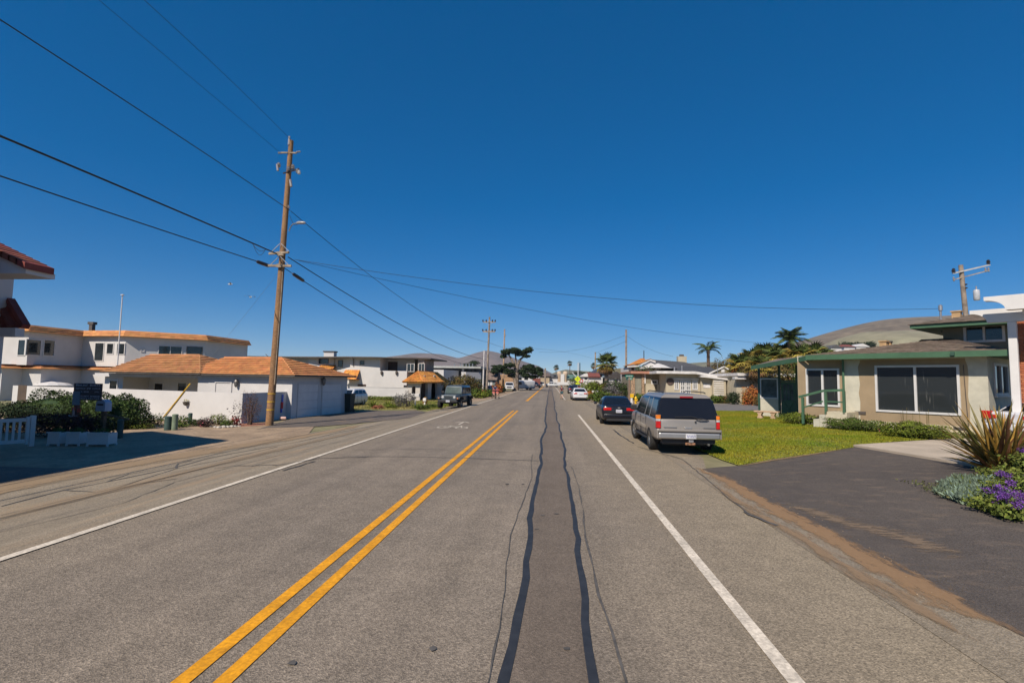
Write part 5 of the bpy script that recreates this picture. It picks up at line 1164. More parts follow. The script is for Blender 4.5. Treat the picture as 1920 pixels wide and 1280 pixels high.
for i in (1, 2): z = z1+(dh*.5-.12)*i/3; dr.box(d0+.12, d1-.12, vp+.021, vp+.054, z-.015, z+.015)
dr.bar((d0+.1, vp+.01, dzb+.1), (d1-.1, vp+.01, z1-.08), .02, .06); dr.bar((d1-.1, vp+.005, dzb+.1), (d0+.1, vp+.005, z1-.08), .02, .06)
dd = dr.build('door', m_green, gh2); mb = MB(); mb.box(d0+.12, d1-.12, vp+.04, vp+.045, z1, dzt-.12); mb.build('pane', MATS['insect_screen'], dd)
mb = MB(); mb.cbox((d0+.07, vp, dzb+1.0), (.06, .06, .1)); mb.build('handle', m_dfascia, dd)
# porch roof
mb = MB(); mb.add([(pu0, vp-1.0, pzt), (ue_+.3, V0+.1, zft-.01), (ue_+.3, 6, zft+.5), (pu0, 6, pzt+.55)], [(0,1,2,3)]); mb.add([(pu0, vp-1.0, pzt-.05), (ue_+.3, V0+.1, zft-.06), (ue_+.3, 6, zft+.44), (pu0, 6, pzt+.5)], [(0,1,2,3)]); mb.build('porch_roof', m_shing, gh2, kind='stuff')
mb = MB(); mb.bar((pu0, vp-1.03, (pzt+pz0_)/2), (ue_+.2, V0+.05, (zft+zf)/2+.01), .04, pzt-pz0_+.03); mb.build('porch_fascia', m_green, gh2)
# ramp rail and platform
vr = -1.25
rail = MB()
def rp_(px, py): u, z = gh2.uz(px, py, vr); return Vector((u, vr, z))
r0, r1_, r2 = rp_(1498, 744), rp_(1543, 732.5), rp_(1583, 731)
for a, b in ((r0, r1_), (r1_, r2)): mb = MB(); mb.bar(a, b, .1, .1); mb.build('top_rail', m_green, gh2)
for a, b in ((rp_(1505, 764), rp_(1543, 752)), (rp_(1546, 752), rp_(1583, 754))): mb = MB(); mb.bar(a, b, .05, .06); mb.build('lower_rail', m_green, gh2)
for px, ya, yb in ((1505, 743, 790), (1548, 733, 772), (1582, 731, 772)): a = rp_(px, ya); b = rp_(px, yb); mb = MB(); mb.box(a.x-.05, a.x+.05, vr-.05, vr+.05, b.z-.1, a.z-.05); mb.build('rail_post', m_green, gh2)
a = rp_(1549, 771); b = rp_(1584, 771); mb = MB(); mb.box(a.x, b.x+.1, vr-.05, -.04, -.4, a.z); mb.build('platform', m_stain, gh2)
for i, (pa, py) in enumerate(((1537, 777), (1526, 785))): c = rp_(pa, py); c2 = rp_(1549 if i == 0 else 1537, py); mb = MB(); mb.box(c.x, c2.x-.003, vr-.05, -.04, -.4, c.z); mb.build('step', m_cream, gh2)
# concrete bench by the screen
bp = G(1437, 785); bn = T('concrete_bench', 'pale concrete bench standing under the porch screen', 'bench', bp, rzh+radians(12)); ua1, zb1 = bn.uz(1415, 769); ub1 = bn.uz(1461, 769)[0]
mb = MB(); mb.box(ua1, ub1, -.2, .2, zb1-.08, zb1); mb.build('seat', M('bench_concrete', (0.5, 0.34, 0.22), 0.9, 0.12, 5), bn, bevel=.015)
for x in (ua1+.25, ub1-.35): mb = MB(); mb.ext([(x-.1, -.16, 0), (x+.2, -.16, 0), (x+.12, -.16, zb1*.5), (x+.2, -.16, zb1-.083), (x-.1, -.16, zb1-.083), (x-.02, -.16, zb1*.5)], (0, .32, 0)); mb.build('leg', MATS['bench_concrete'], bn)
# ---- white portal with curved beam ends, and brick wall behind it
pw_ = gh2.o.matrix_basis; loc = gh2.loc+gh2.R @ Vector((uC+1.7, -.9, 0))
po = T('white_portal', 'white concrete portal with curved cantilever beams at the right edge', 'portal', (loc.x, loc.y, .28), rzh)
k0, kz = po.uz(1888, 603); k1 = po.uz(1907, 603)[0]; k2 = po.uz(1909, 740)[0]
ztop = po.uz(1880, 562)[1]; zmid = po.uz(1850, 583)[1]; zlow = po.uz(1843, 605)[1]
m_port = M('portal_white', (0.66, 0.64, 0.62), 0.85, 0.03)
mb = MB(); mb.box(k0, k0+.24, 0, .2, -.2, kz); mb.build('column', m_port, po, bevel=.02)
def nose_beam(par, x0, x1, y0, y1, zb, zt_, curl, name):
    # profile in the x-z plane, nose at x0 with concave underside
    pts = [(x1, zb), (x1, zt_), (x0, zt_), (x0, zt_-.14)]; n = 8
    for i in range(n+1): t = i/n*pi/2; pts.append((x0+curl*sin(t)+.02, zt_-.14-(zt_-.14-zb)*(1-cos(t))))
    mb = MB(); mb.ext([(p[0], y0, p[1]) for p in pts], (0, y1-y0, 0)); return mb.build(name, m_port, par)
a0 = po.uz(1818, 585)[0]
nose_beam(po, a0, k0+4.5, -.003, .3, kz+.003, po.uz(1818, 583.5)[1]+.02, (k0-a0)*.45, 'lower_beam')
b0_ = po.uz(1844, 557, -.9)[0]; zbt = po.uz(1844, 557, -.9)[1]
nose_beam(po, b0_, b0_+6, -.9, -.5, zbt-.52, zbt, .55, 'upper_beam')
for x in (b0_+1.2,): mb = MB(); mb.box(k0+.5, k0+.9, -.5, -.01, kz+.2, zbt-.3); mb.build('bracket', m_port, po)
loc2 = gh2.loc+gh2.R @ Vector((uC+2.35, -.1, 0))
bk = T('brick_wall', 'red brick wall beside the white portal column at the right edge', 'wall', (loc2.x, loc2.y, .25), rzh); x0 = bk.uz(1898, 690)[0]; zt_ = bk.uz(1915, 601)[1]
mb = MB(); mb.box(x0, x0+3.0, .04, .35, 0, zt_); mb.build('mortar_bed', M('mortar', (0.36, 0.28, 0.22), 0.95), bk)
m_brick = M('brick_red', (0.40, 0.125, 0.055), 0.9, 0.2, 3, fine=0.15, fscale=10); m_brick2 = M('brick_orange', (0.48, 0.17, 0.075), 0.9, 0.2, 3); me = [None, None]; rows_ = int(zt_/.085)
cnt = 0; rb_ = random.Random(3); stuffb = MB()
for j in range(rows_):
    for i in range(6 if j % 2 else 7):
        x = x0+.235*i+(.117 if j % 2 else 0); k = int(rb_.random() < .3)
        if cnt < 290:
            if me[k] is None: o = add_box(bk, 'brick', (m_brick, m_brick2)[k], 0, .222, 0, .04, 0, .072); me[k] = o.data
            else: o = mobj('brick', me[k], None, bk)
            o.location = (x, -.002+rb_.uniform(-.004, .003), zt_-.085*(j+1)); cnt += 1
        else: stuffb.box(x, x+.222, -.002, .038, zt_-.085*(j+1), zt_-.085*(j+1)+.072)
for j in range(rows_):
    for i in range(6, 12): x = x0+.235*(i+(0 if j % 2 else 1))+(.117 if j % 2 else 0); stuffb.box(x, x+.222, -.002, .038, zt_-.085*(j+1), zt_-.085*(j+1)+.072)
stuffb.build('brickwork', m_brick, bk, kind='stuff')
# ---- houses across the side street
m_beige = M('beige_wall', (0.46, 0.40, 0.29), 0.9, 0.06, 1); m_tang = M('khaki_siding', (0.235, 0.2, 0.135), 0.9, 0.06, 1); m_wf = M('white_fascia', (0.66, 0.63, 0.6), 0.7); m_greyd = M('grey_garage_door', (0.24, 0.23, 0.18), 0.8)
m_stone = M('rubble_stone', (0.4, 0.27, 0.17), 0.95, 0.35, 6, 0.5, 12)
hk = T('khaki_annex', 'khaki sided flat roofed annex with grey garage door behind the street sign', 'building', (AY(1184, 745, 66).x, 66, 0)); Wk = hk.uz(1249, 720)[0]; hk_h = hk.uz(1210, 701)[1]
mb = MB(); mb.box(0, Wk, 0, 9, -.2, hk_h); mb.build('wall', m_tang, hk)
mb = MB(); z0_ = hk.uz(1210, 700.5, -.6)[1]; z1_ = hk.uz(1210, 696, -.6)[1]; mb.box(hk.uz(1183, 700, -.6)[0], Wk+.1, -.6, 9.2, z0_+.003, z1_); mb.build('roof_edge', M('terracotta_edge', (0.42, 0.2, 0.13), 0.8), hk)
add_box(hk, 'stone_pier', m_stone, -.1, hk.uz(1190, 720)[0], -.15, -.003, 0, z0_-.1); add_box(hk, 'stone_pier', m_stone, hk.uz(1203, 720)[0], hk.uz(1208, 720)[0], -.15, -.003, 0, z0_-.1)
gd = fbox(hk, 'garage_door', m_greyd, 1191, 1202.5, 709, 737, -.06, -.003)
fwin(hk, 1221, 1233, 712, 720, 0, nx=1, fw=.12); a = hk.uz(1241.5, 720)[0]; add_box(hk, 'downpipe', m_beige, a-.06, a+.06, -.14, -.003, hk.uz(1241, 718)[1], z0_-.05)
a0_ = hk.uz(1208.5, 720)[0]; add_box(hk, 'corner_board', m_wf, a0_-.05, a0_+.12, -.12, -.003, hk.uz(1208, 719)[1], z0_)
mb = MB(); a, z1 = hk.uz(1208.6, 719); mb.box(a+.15, Wk-1.4, -.05, -.003, 0, z1); mb.build('lower_panel', m_beige, hk)
add_box(hk, 'fence_panel', m_beige, Wk-1.2, Wk, -.5, -.4, 0, hk.uz(1240, 720.5)[1])
# vertical board joints on the khaki siding
bj = MB(); x = a0_+.4
while x < Wk-.1: bj.box(x, x+.05, -.02, -.003, hk.uz(1220, 719)[1]+.02, z0_-.03); x += .42
bj.build('battens', M('batten', (0.3, 0.26, 0.18), 0.9), hk, kind='stuff')
# white fascia bungalow
hb_ = T('beige_bungalow', 'beige flat roofed bungalow with white fascia, french doors and round wall plaque', 'house', (AY(1249, 745, 62).x, 62, 0)); u1 = hb_.uz(1312, 720)[0]; hz_ = hb_.uz(1290, 701.5)[1]
mb = MB(); mb.box(0, u1, 0, 9, -.2, hz_); mb.build('wall', m_beige, hb_)
fz0 = hb_.uz(1270, 700.5, -1.0)[1]; fz1 = hb_.uz(1270, 695.5, -1.0)[1]; fu0 = hb_.uz(1231, 700, -1.0)[0]; fu1 = hb_.uz(1305, 700, -1.0)[0]
e0 = hb_.uz(1380, 713, -1.0); e0t = hb_.uz(1380, 709.5, -1.0)[1]
mb = MB(); mb.box(fu0, fu1, -1.0, 9.2, fz0+.003, fz1); mb.build('roof', m_wf, hb_)
e1_ = hb_.uz(1345, 705.5, -1.0)
mb = MB(); mb.ext([(fu1+.003, -1.0, fz0+.003), (fu1+.003, -1.0, fz1), (e1_[0], -1.0, e1_[1]+.12), (e1_[0], -1.0, e1_[1]-.12)], (0, 8, 0)); mb.build('roof_slope', m_wf, hb_)
g0_, g0z = hb_.uz(1315, 705, -1.4); g1_, g1z = hb_.uz(1378, 713.5, -1.4)
mb = MB(); mb.ext([(g0_, -1.4, g0z-.12), (g0_, -1.4, g0z+.1), (g1_-3.0, -1.4, g0z+.05), (g1_, -1.4, g1z+.15), (g1_, -1.4, g1z-.05), (g1_-3.2, -1.4, g0z-.14)], (0, 6, 0)); mb.build('lower_canopy', m_wf, hb_)
mb = MB(); v1_ = -.6; a = u1+.003; b = hb_.uz(1336, 720, v1_)[0]; mb.box(a, b, v1_, 6, -.2, g0z-.13); mb.build('side_wall', m_beige, hb_)
a2 = hb_.uz(1337, 720, -1.2)[0]; b2 = hb_.uz(1361, 720, -1.2)[0]; mb = MB(); mb.box(a2, b2, -1.2, 5, -.2, g0z-.25); wl = mb.build('siding_wall', m_beige, hb_)
zz = .35
while zz < g0z-.35: add_box(wl, 'siding_board', m_wf, a2+.08, b2-.25, -1.25, -1.203, zz, zz+.11); zz += .26
fbox(hb_, 'window', m_glass, 1363, 1372, 717, 744, -.62, -.6); add_box(hb_, 'entry_wall', m_beige, b2+.003, g1_-.4, -.597, 5, -.2, g1z-.08)
a, z1 = hb_.uz(1319, 718, -.6); b, z0 = hb_.uz(1332, 733, -.6); fbox(hb_, 'shutter_panel', m_wf, 1319, 1332, 719, 727, -.64, -.603)
# french doors and windows
for pa, pb_, ya, yb, n_ in ((1264, 1273, 713, 731, 2), (1298, 1308, 713, 731, 2)): fwin(hb_, pa, pb_, ya, yb, 0, nx=n_, fw=.14, proud=.07)
fwin(hb_, 1275, 1285, 713, 741, 0, nx=2, ny=3, fw=.13, proud=.06); fwin(hb_, 1285.3, 1295, 713, 741, 0, nx=2, ny=3, fw=.13, proud=.06)
mb = MB(); a, z1 = hb_.uz(1263, 712); b, z0 = hb_.uz(1310, 714); mb.box(a, b, -.12, -.003, z0+.12, z1+.2); mb.build('door_head', m_wf, hb_)
a, z = hb_.uz(1256.5, 715); mb = MB(); mb.lathe([(.42, -.08), (.42, -.02)], (a, 0, 0), n=16, axis='Y'); mb.v = [(p[0], p[1], p[2]+z) for p in mb.v]; mb.build('wall_plaque', m_brown, hb_)
# gabled dark roof behind it
hg = block('gabled_house', 'grey roofed house with small gable vent behind the white fascia bungalow', 'house', 78, 1283, 1380, 706, 8, m_tang)
zt_ = hg.uz(1320, 687.5, 6)[1]; mb = MB(); gx = hg.uz(1355, 690)[0]; gz1 = hg.uz(1356, 688, -.5)[1]; gxl = hg.uz(1329, 700, -.5)[0]; gxr = hg.uz(1380, 700, -.5)[0]; ghz = hg.uz(1380, 701, -.5)[1]
mb.add([(-1,-.4,ghz-.1), (gx,-.4,ghz-.1), (gx,6,zt_), (1.5,6,zt_), (gx,12,ghz), (-1,12,ghz)], [(0,1,2,3), (3,2,4,5), (0,3,5), (1,4,2)]); mb.build('roof', M('charcoal_shingle', (0.06, 0.062, 0.07), 0.9, 0.15, 3), hg)
mb = MB(); mb.ext([(gxl, -.5, ghz), (gx, -.5, gz1), (gxr, -.5, ghz)], (0, .3, 0)); mb.build('gable', m_tang, hg)
for s, xa in ((0, gxl), (1, gxr)): mb = MB(); mb.bar((xa, -.6, ghz), (gx, -.6, gz1+.05), .2, .2); mb.build('barge_board', m_wf, hg)
fbox(hg, 'gable_vent', m_wf, 1352.5, 1358.5, 692, 698, -.56, -.503)
# right hand bungalow
hr = T('beige_bungalow', 'beige bungalow with white fascia half hidden by the green trimmed porch', 'house', (AY(1381, 745, 58).x, 58, 0)); hw_ = hr.uz(1480, 720)[0]
mb = MB(); z_ = hr.uz(1410, 705)[1]; mb.box(0, hw_+4, 0, 8, -.2, z_); mb.build('wall', m_beige, hr)
f0_ = hr.uz(1383, 700, -1)[0]; mb = MB(); mb.box(f0_, hw_+4.5, -1, 8.3, z_+.003, z_+.32); mb.build('fascia', m_wf, hr)
a, z1 = hr.uz(1378, 707, -.8); b, z0 = hr.uz(1399, 711, -.8); mb = MB(); mb.box(a, b, -.8, -.003, z0+.01, z1+.05); mb.build('porch_beam', m_wf, hr)
fwin(hr, 1433, 1441, 715, 728, 0, nx=2, fw=.1); fwin(hr, 1440+2, 1450, 715, 728, 0, nx=2, fw=.1)
# orange gabled house with the long dark roof
ho = block('orange_roof_house', 'white house with orange tiled wavy gable and balcony above the annex', 'house', 84, 1178, 1232, 688, 9, m_wwall)
mb = MB(); zz_ = lambda px, py: ho.uz(px, py, -.8)
pts = [zz_(1176, 685), zz_(1195, 684), zz_(1206, 679), zz_(1219, 673), zz_(1229, 676.5)]
mb = MB()
for i in range(len(pts)-1):
    p, q = pts[i], pts[i+1]; mb.ext([(p[0], -.85, p[1]-.3), (q[0], -.85, q[1]-.3), (q[0], -.85, q[1]), (p[0], -.85, p[1])], (0, .2, 0))
mb.build('barge_board', m_wf, ho, kind='stuff')
mb = MB()
for i in range(len(pts)-1):
    p, q = pts[i], pts[i+1]; n_ = 3
    slope(mb, (p[0], -.9, p[1]+.01), (q[0], -.9, q[1]+.01), (q[0], 5, q[1]+.02), (p[0], 5, p[1]+.02), 3, .04, 2)
a0p = zz_(1177, 684.5); a1p = ho.uz(1202, 672, 6); slope(mb, (a0p[0], -.8, a0p[1]), (zz_(1212, 680)[0], -.8, zz_(1212, 680)[1]), (a1p[0]+.6, 6, a1p[1]), (a1p[0], 6, a1p[1]), 6, .05, 14, .06)
mb.build('roof_tiles', m_orange2, ho, kind='stuff')
mb = MB(); mb.ext([(pts[1][0], -.6, ho.h-.3), (pts[3][0], -.6, pts[3][1]-.35), (pts[4][0]+1, -.6, ho.h-.3)], (0, .3, 0)); mb.build('gable', m_greyw, ho)
for pa, pb_ in ((1184, 1189), (1203, 1210)): fbox(ho, 'opening', m_brown, pa, pb_, 689, 696, -.05, -.002)
bl_ = fbox(ho, 'balcony_rail', m_brown, 1180, 1232, 694, 700.5, -1.6, -1.55)
for px in (1197, 1208, 1222): a, z = ho.uz(px, 694, -1.7); leaves('balcony_plant', (a, -1.75, z+.3), (.5, .3, .5), 120, .16, M('planter_leaf', (0.06, 0.11, 0.02), 0.7, island=0.4), par=ho, seed=px)
hd = block('dark_roof_house', 'dark walled house with long slate roof and pale chimney', 'house', 86, 1231, 1328, 691, 10, M('dark_wall', (0.05, 0.045, 0.045), 0.85))
zt_ = hd.uz(1270, 674.5, 6)[1]; a, _ = hd.uz(1228, 690); b, _ = hd.uz(1330, 690); mb = MB(); mb.add([(a,-.8,hd.h), (b,-.8,hd.h), (b-2.5,6,zt_-.35), (a+.5,6,zt_), (b,12,hd.h), (a,12,hd.h)], [(0,1,2,3), (3,2,4,5), (0,3,5), (1,4,2), (0,5,4,1)]); mb.build('roof', m_slate, hd)
a, z1 = hd.uz(1270, 668, 7); b, z0 = hd.uz(1286, 677, 7); mb = MB(); mb.box(a, b, 6.4, 7.6, z0-1, z1); c_ = mb.build('chimney', m_beige, hd); mb = MB(); mb.box(a+.4, b-.4, 6.7, 7.3, z1+.003, z1+.35); mb.build('chimney_cap', m_dfascia, c_)
mb = MB(); a, z = hd.uz(1234, 688, -2.5); mb.lathe([(2.2, -.25), (1.2, .15), (.1, .5)], (a, -2.5, z+.1), n=8); mb.build('parasol', m_wwall, hd)
mb = MB(); mb.tube([(a, -2.5, 0), (a, -2.5, z)], .05, 6); mb.build('parasol_pole', m_metal, hd)
# blue and red houses left of the fan palm
hbz = far('blue_house', 'blue gabled house with red lower roof left of the fan palm', 'house', 105, 1112, 1135, 700, m_bl, 9, rrow=691, rmat=M('navy_roof', (0.05, 0.065, 0.1), 0.8), gable=True, wins=((1117,1120,702,706),(1124,1129,702,706)))
mb = MB(); a, z = hbz.uz(1103, 706, -3); b, z0 = hbz.uz(1126, 702, -3); mb.add([(a,-3,z), (b,-3,z), (b,-.02,z+.9), (a,-.02,z+.9)], [(0,1,2,3)]); mb.box(a, b, -2.9, -.02, z-.15, z-.02); mb.build('lower_roof', m_rust, hbz, kind='stuff')
fbox(hbz, 'lower_wall', m_wwall, 1104, 1130, 707, 720, -2.5, -.02)
far('white_house', 'white fronted house behind the dark gable near the fan palm', 'house', 98, 1140, 1172, 709, m_wwall, 8, rrow=697, rmat=M('near_black_roof', (0.06, 0.052, 0.05), 0.9), gable=True, wins=((1152,1158,712,716),))
far('brown_house', 'brown roofed house seen between the fan palm and the grey pole', 'house', 120, 1134, 1178, 700, M('brown_wall', (0.18, 0.13, 0.09), 0.9), 8, rrow=691, rmat=M('olive_roof', (0.15, 0.13, 0.07), 0.9))
far('white_shop', 'white gabled building just right of the yellow crossing sign', 'building', 112, 1093, 1106, 706, m_frame, 7, rrow=700, rmat=m_wf, gable=True, wins=((1096,1101,708,711),))
far('hill_house', 'house with dark roof low on the slope left of the palm cluster', 'house', 150, 1338, 1392, 690, m_tan, 8, rrow=683, rmat=m_slate)
for i, (px0, px1, row, rrow, Y, rm, lab) in enumerate(((1395, 1425, 695, 689, 120, m_slate, 'dark roofed house behind the right hand bungalow'), (1560, 1580, 652, 647, 260, m_slate, 'small hillside house with white trim above the shingle roof'), (1585, 1605, 650, 646, 270, m_rust, 'small hillside house with rusty roof'), (1608, 1632, 650, 645, 280, m_greyw, 'pale hillside house among dark bushes'))):
    t = far('hillside_house', lab, 'house', Y, px0, px1, row, m_greyw, 8, rrow=rrow, rmat=rm, gable=bool(i % 2))
# ================================================================== VEHICLES
def paint(name, col, rough=0.28, metal=0.3, coat=0.7): return M(name, col, rough, 0.03, 1.0, metal=metal, coat=coat, spec=0.5)
m_tyre = M('tyre_rubber', (0.022, 0.021, 0.02), 0.85, 0.2, 6); m_rim = M('alloy', (0.42, 0.40, 0.37), 0.35, 0.05, metal=0.8); m_black = M('black_plastic', (0.02, 0.02, 0.022), 0.6, 0.1, 4); m_carglass = M('car_glass', (0.008, 0.011, 0.016), 0.06, 0.05, spec=0.55)
m_red = M('tail_red', (0.55, 0.012, 0.012), 0.25, 0.15, 12, spec=0.6); m_amber = M('tail_amber', (0.75, 0.2, 0.02), 0.25, 0.15, 12); m_clear = M('lamp_clear', (0.5, 0.5, 0.5), 0.15, 0.1, 12); m_chrome = M('chrome', (0.5, 0.48, 0.46), 0.38, 0.05, metal=.8); m_plate = M('plate_white', (0.62, 0.62, 0.64), 0.5); m_ink = M('plate_blue_ink', (0.06, 0.08, 0.3), 0.6)
def smoothify(o, ang=38):
    me = o.data; bm = bmesh.new(); bm.from_mesh(me)
    for f in bm.faces: f.smooth = True
    for e in bm.edges:
        if len(e.link_faces) == 2: e.smooth = e.calc_face_angle(0) < radians(ang)
    bm.to_mesh(me); bm.free()
def bake(o):
    dg = bpy.context.evaluated_depsgraph_get(); dg.update(); me = bpy.data.meshes.new_from_object(o.evaluated_get(dg)); old = o.data; o.modifiers.clear(); me.name = old.name; o.data = me
def loft_body(car, name, mat, secs, arches, r, yin, bevel=0.03, parent=None):
    """secs: (x, half width, z bottom, z top, crown)"""
    loops = []
    for s in secs:
        x, w, zb, zt, cr = s[:5]; zm = zb+(zt-zb)*0.55; tk = s[5] if len(s) > 5 else 0.05
        h = [(0, zb), (w-.12, zb), (w-.03, zb+.1), (w, zm), (w-.012, zt-.14), (w-tk, zt-.02), (w-tk-.08, zt), (w*.45, zt+cr*.8), (0, zt+cr)]
        loops.append([(x, y, z) for y, z in h]+[(x, -y, z) for y, z in reversed(h[1:-1])])
    n = len(loops[0]); mb = MB()
    vs = [p for l in loops for p in l]; fs = []
    for i in range(len(loops)-1):
        for k in range(n): k2 = (k+1) % n; fs.append((i*n+k, i*n+k2, (i+1)*n+k2, (i+1)*n+k))
    fs += [tuple(reversed(range(n))), tuple((len(loops)-1)*n+k for k in range(n))]
    mb.add(vs, fs); o = mb.build(name, mat, car)
    if bevel: b = o.modifiers.new('b', 'BEVEL'); b.width = bevel; b.segments = 3; b.limit_method = 'ANGLE'; b.angle_limit = radians(40)
    cut = MB()
    for ax in arches:
        for s in (-1, 1):
            cut.lathe([(r, yin*s), (r, 1.4*s)], (ax, 0, 0), n=28, axis='Y')
    cut.v = [(p[0], p[1], p[2]+r-.04) for p in cut.v]
    c = cut.build('cut', mat); md = o.modifiers.new('x', 'BOOLEAN'); md.operation = 'DIFFERENCE'; md.object = c; md.solver = 'EXACT'
    bake(o); bpy.data.objects.remove(c); smoothify(o); return o
def wheel(car, x, y, r, w, side, rimr=0.62, spokes=6, mat=None, steer=0.0, five=True):
    e = bpy.data.objects.new('wheel', None); C.objects.link(e); e.parent = car.o; e.location = (x, y, r); e.rotation_euler = (0, 0, steer); e.empty_display_size = .2
    h = w/2; mb = MB(); mb.lathe([(r*rimr, -h), (r*.9, -h), (r*.975, -h*.8), (r, -h*.45), (r, h*.45), (r*.975, h*.8), (r*.9, h), (r*rimr, h), (r*rimr*.97, h*.4), (r*rimr*.97, -h*.4), (r*rimr, -h)], n=28, axis='Y', cap=False); mb.build('tyre', m_tyre, e, smooth=True)
    mb = MB(); s = side; R_ = r*rimr
    mb.lathe([(R_*1.0, s*h*.35), (R_*.96, s*h*.75), (R_*.86, s*h*.6), (R_*.84, s*h*.1)], n=24, axis='Y', cap=False)
    mb.lathe([(.001, s*h*.62), (R_*.2, s*h*.6), (R_*.24, s*h*.1)], n=16, axis='Y', cap=False)
    for k in range(spokes):
        a = 2*pi*k/spokes+.2; d = Vector((cos(a), 0, sin(a))); mb.bar(d*R_*.15+Vector((0, s*h*.5, 0)), d*R_*.9+Vector((0, s*h*.55, 0)), R_*.26, .04, up=(0,1,0))
    mb.build('rim', mat or m_rim, e)
    mb = MB(); mb.lathe([(.001, s*h*.02), (R_*.9, s*h*.05)], n=18, axis='Y', cap=False); mb.build('brake_disc', m_black, e)
def cabin(car, mat, B, S, R_, bevel=.05, name='cabin'):
    """B, S, R_: (x rear, x front, half width, z) of belt, shoulder and roof rings"""
    vs = []
    for xr, xf, w, z in (B, S, R_): vs += [(xr, w, z), (xf, w, z), (xf, -w, z), (xr, -w, z)]
    fs = [(3,2,1,0), (8,9,10,11)]
    for i in (0, 4):
        for k in range(4): k2 = (k+1) % 4; fs.append((i+k, i+k2, i+4+k2, i+4+k))
    mb = MB(); mb.add(vs, fs); o = mb.build(name, mat, car); b = o.modifiers.new('b', 'BEVEL'); b.width = bevel; b.segments = 3; bake(o); smoothify(o, 50)
    def face(side):
        if side in (1, -1): y = side; return [Vector((B[0], y*B[2], B[3])), Vector((B[1], y*B[2], B[3])), Vector((S[1], y*S[2], S[3])), Vector((S[0], y*S[2], S[3]))]
        if side == 'rear': return [Vector((B[0], B[2], B[3])), Vector((B[0], -B[2], B[3])), Vector((S[0], -S[2], S[3])), Vector((S[0], S[2], S[3]))]
        return [Vector((B[1], B[2], B[3])), Vector((B[1], -B[2], B[3])), Vector((S[1], -S[2], S[3])), Vector((S[1], S[2], S[3]))]
    ctr = Vector(((B[0]+B[1])/2, 0, B[3]))
    def panel(side, quad, nm, mt=None, off=.008, th=.004):
        f = face(side); P = [f[0].lerp(f[1], a).lerp(f[3].lerp(f[2], a), b) for a, b in quad]
        n_ = (P[1]-P[0]).cross(P[2]-P[0]).normalized()
        if n_.dot(P[0]-ctr) < 0: n_ = -n_
        mb = MB(); mb.ext([p+n_*(off-th) for p in P], n_*th*1.5); return mb.build(nm, mt or m_carglass, car)
    return panel
def plate(car, x, y, z, face=-1, w=.31, h=.155, label=None):
    mb = MB(); mb.box(x-.008, x+.008, y-w/2, y+w/2, z-h/2, z+h/2); p = mb.build('license_plate', m_plate, car)
    mb = MB(); xx = x+face*.011
    for k in range(7):
        yy = y-w*.4+w*.8*k/6.5; mb.box(xx-.002, xx+.002, yy, yy+w*.035, z-h*.25, z+h*.2); mb.box(xx-.002, xx+.002, yy, yy+w*.08, z+(-.25 if k % 2 else .12)*h, z+(-.17 if k % 2 else .2)*h)
    mb.build('plate_characters', m_ink, p, kind='stuff'); return p
def cb(car, name, mat, x0, x1, y0, y1, z0, z1, bevel=0.0, **k):
    mb = MB(); mb.box(x0, x1, y0, y1, z0, z1); return mb.build(name, mat, car, bevel=bevel, **k)
# ---- the SUV
ax = G(1219, 843)
suv = T('parked_suv', 'silver beige full size SUV with tinted windows, parked on the right shoulder', 'car', (ax.x+.97, ax.y+1.66, 0.016), pi/2-.01)
m_suv = paint('suv_beige_silver', (0.29, 0.262, 0.235), 0.34, 0.25, 0.4)
r = .39
loft_body(suv, 'body', m_suv, [(-2.84,.90,.52,1.07,0,.1), (-2.80,.965,.48,1.10,0), (-2.5,.985,.42,1.12,0), (-1.6,.995,.36,1.13,0), (0,.995,.34,1.13,0), (1.0,.99,.34,1.13,.01), (1.35,.985,.36,1.12,.03), (2.1,.975,.4,1.09,.05), (2.55,.95,.44,1.05,.05), (2.72,.9,.5,1.0,.03,.1)], (-1.62, 1.68), .47, .72)
m_tint = M('tinted_cabin', (0.011, 0.012, 0.016), .12, .05, spec=.4)
pn = cabin(suv, m_tint, (-2.81, 1.45, .965, 1.10), (-2.64, .72, .81, 1.72), (-2.48, .50, .68, 1.82), .08)
rfm = MB(); rfm.add([(-2.62,.79,1.745),(.66,.79,1.745),(.66,-.79,1.745),(-2.62,-.79,1.745),(-2.45,.64,1.86),(.45,.64,1.86),(.45,-.64,1.86),(-2.45,-.64,1.86)], [(3,2,1,0),(4,5,6,7),(0,1,5,4),(1,2,6,5),(2,3,7,6),(3,0,4,7)]); rfo = rfm.build('roof', m_suv, suv, bevel=.04, seg=3)
for s_ in (1, -1):
    pn(s_, [(.262,.0),(.288,.0),(.312,1.0),(.284,1.0)], 'pillar', m_suv, .01); pn(s_, [(.472,.0),(.502,.0),(.55,1.0),(.516,1.0)], 'pillar', m_suv, .01); pn(s_, [(.955,.0),(.995,.0),(.995,1.0),(.945,1.0)], 'pillar', m_suv, .01)
pn(1, [(.035,.05),(.26,.05),(.285,.93),(.045,.93)], 'side_window'); pn(1, [(.285,.05),(.475,.05),(.52,.93),(.30,.93)], 'side_window'); pn(1, [(.5,.05),(.97,.06),(.95,.9),(.545,.93)], 'side_window')
pn(-1, [(.035,.05),(.26,.05),(.285,.93),(.045,.93)], 'side_window'); pn(-1, [(.285,.05),(.475,.05),(.52,.93),(.30,.93)], 'side_window'); pn(-1, [(.5,.05),(.97,.06),(.95,.9),(.545,.93)], 'side_window')
rw = pn('rear', [(.02,.02),(.98,.02),(.965,.98),(.035,.98)], 'rear_window', m_tint); pn('front', [(.05,.04),(.95,.04),(.93,.95),(.07,.95)], 'windshield')
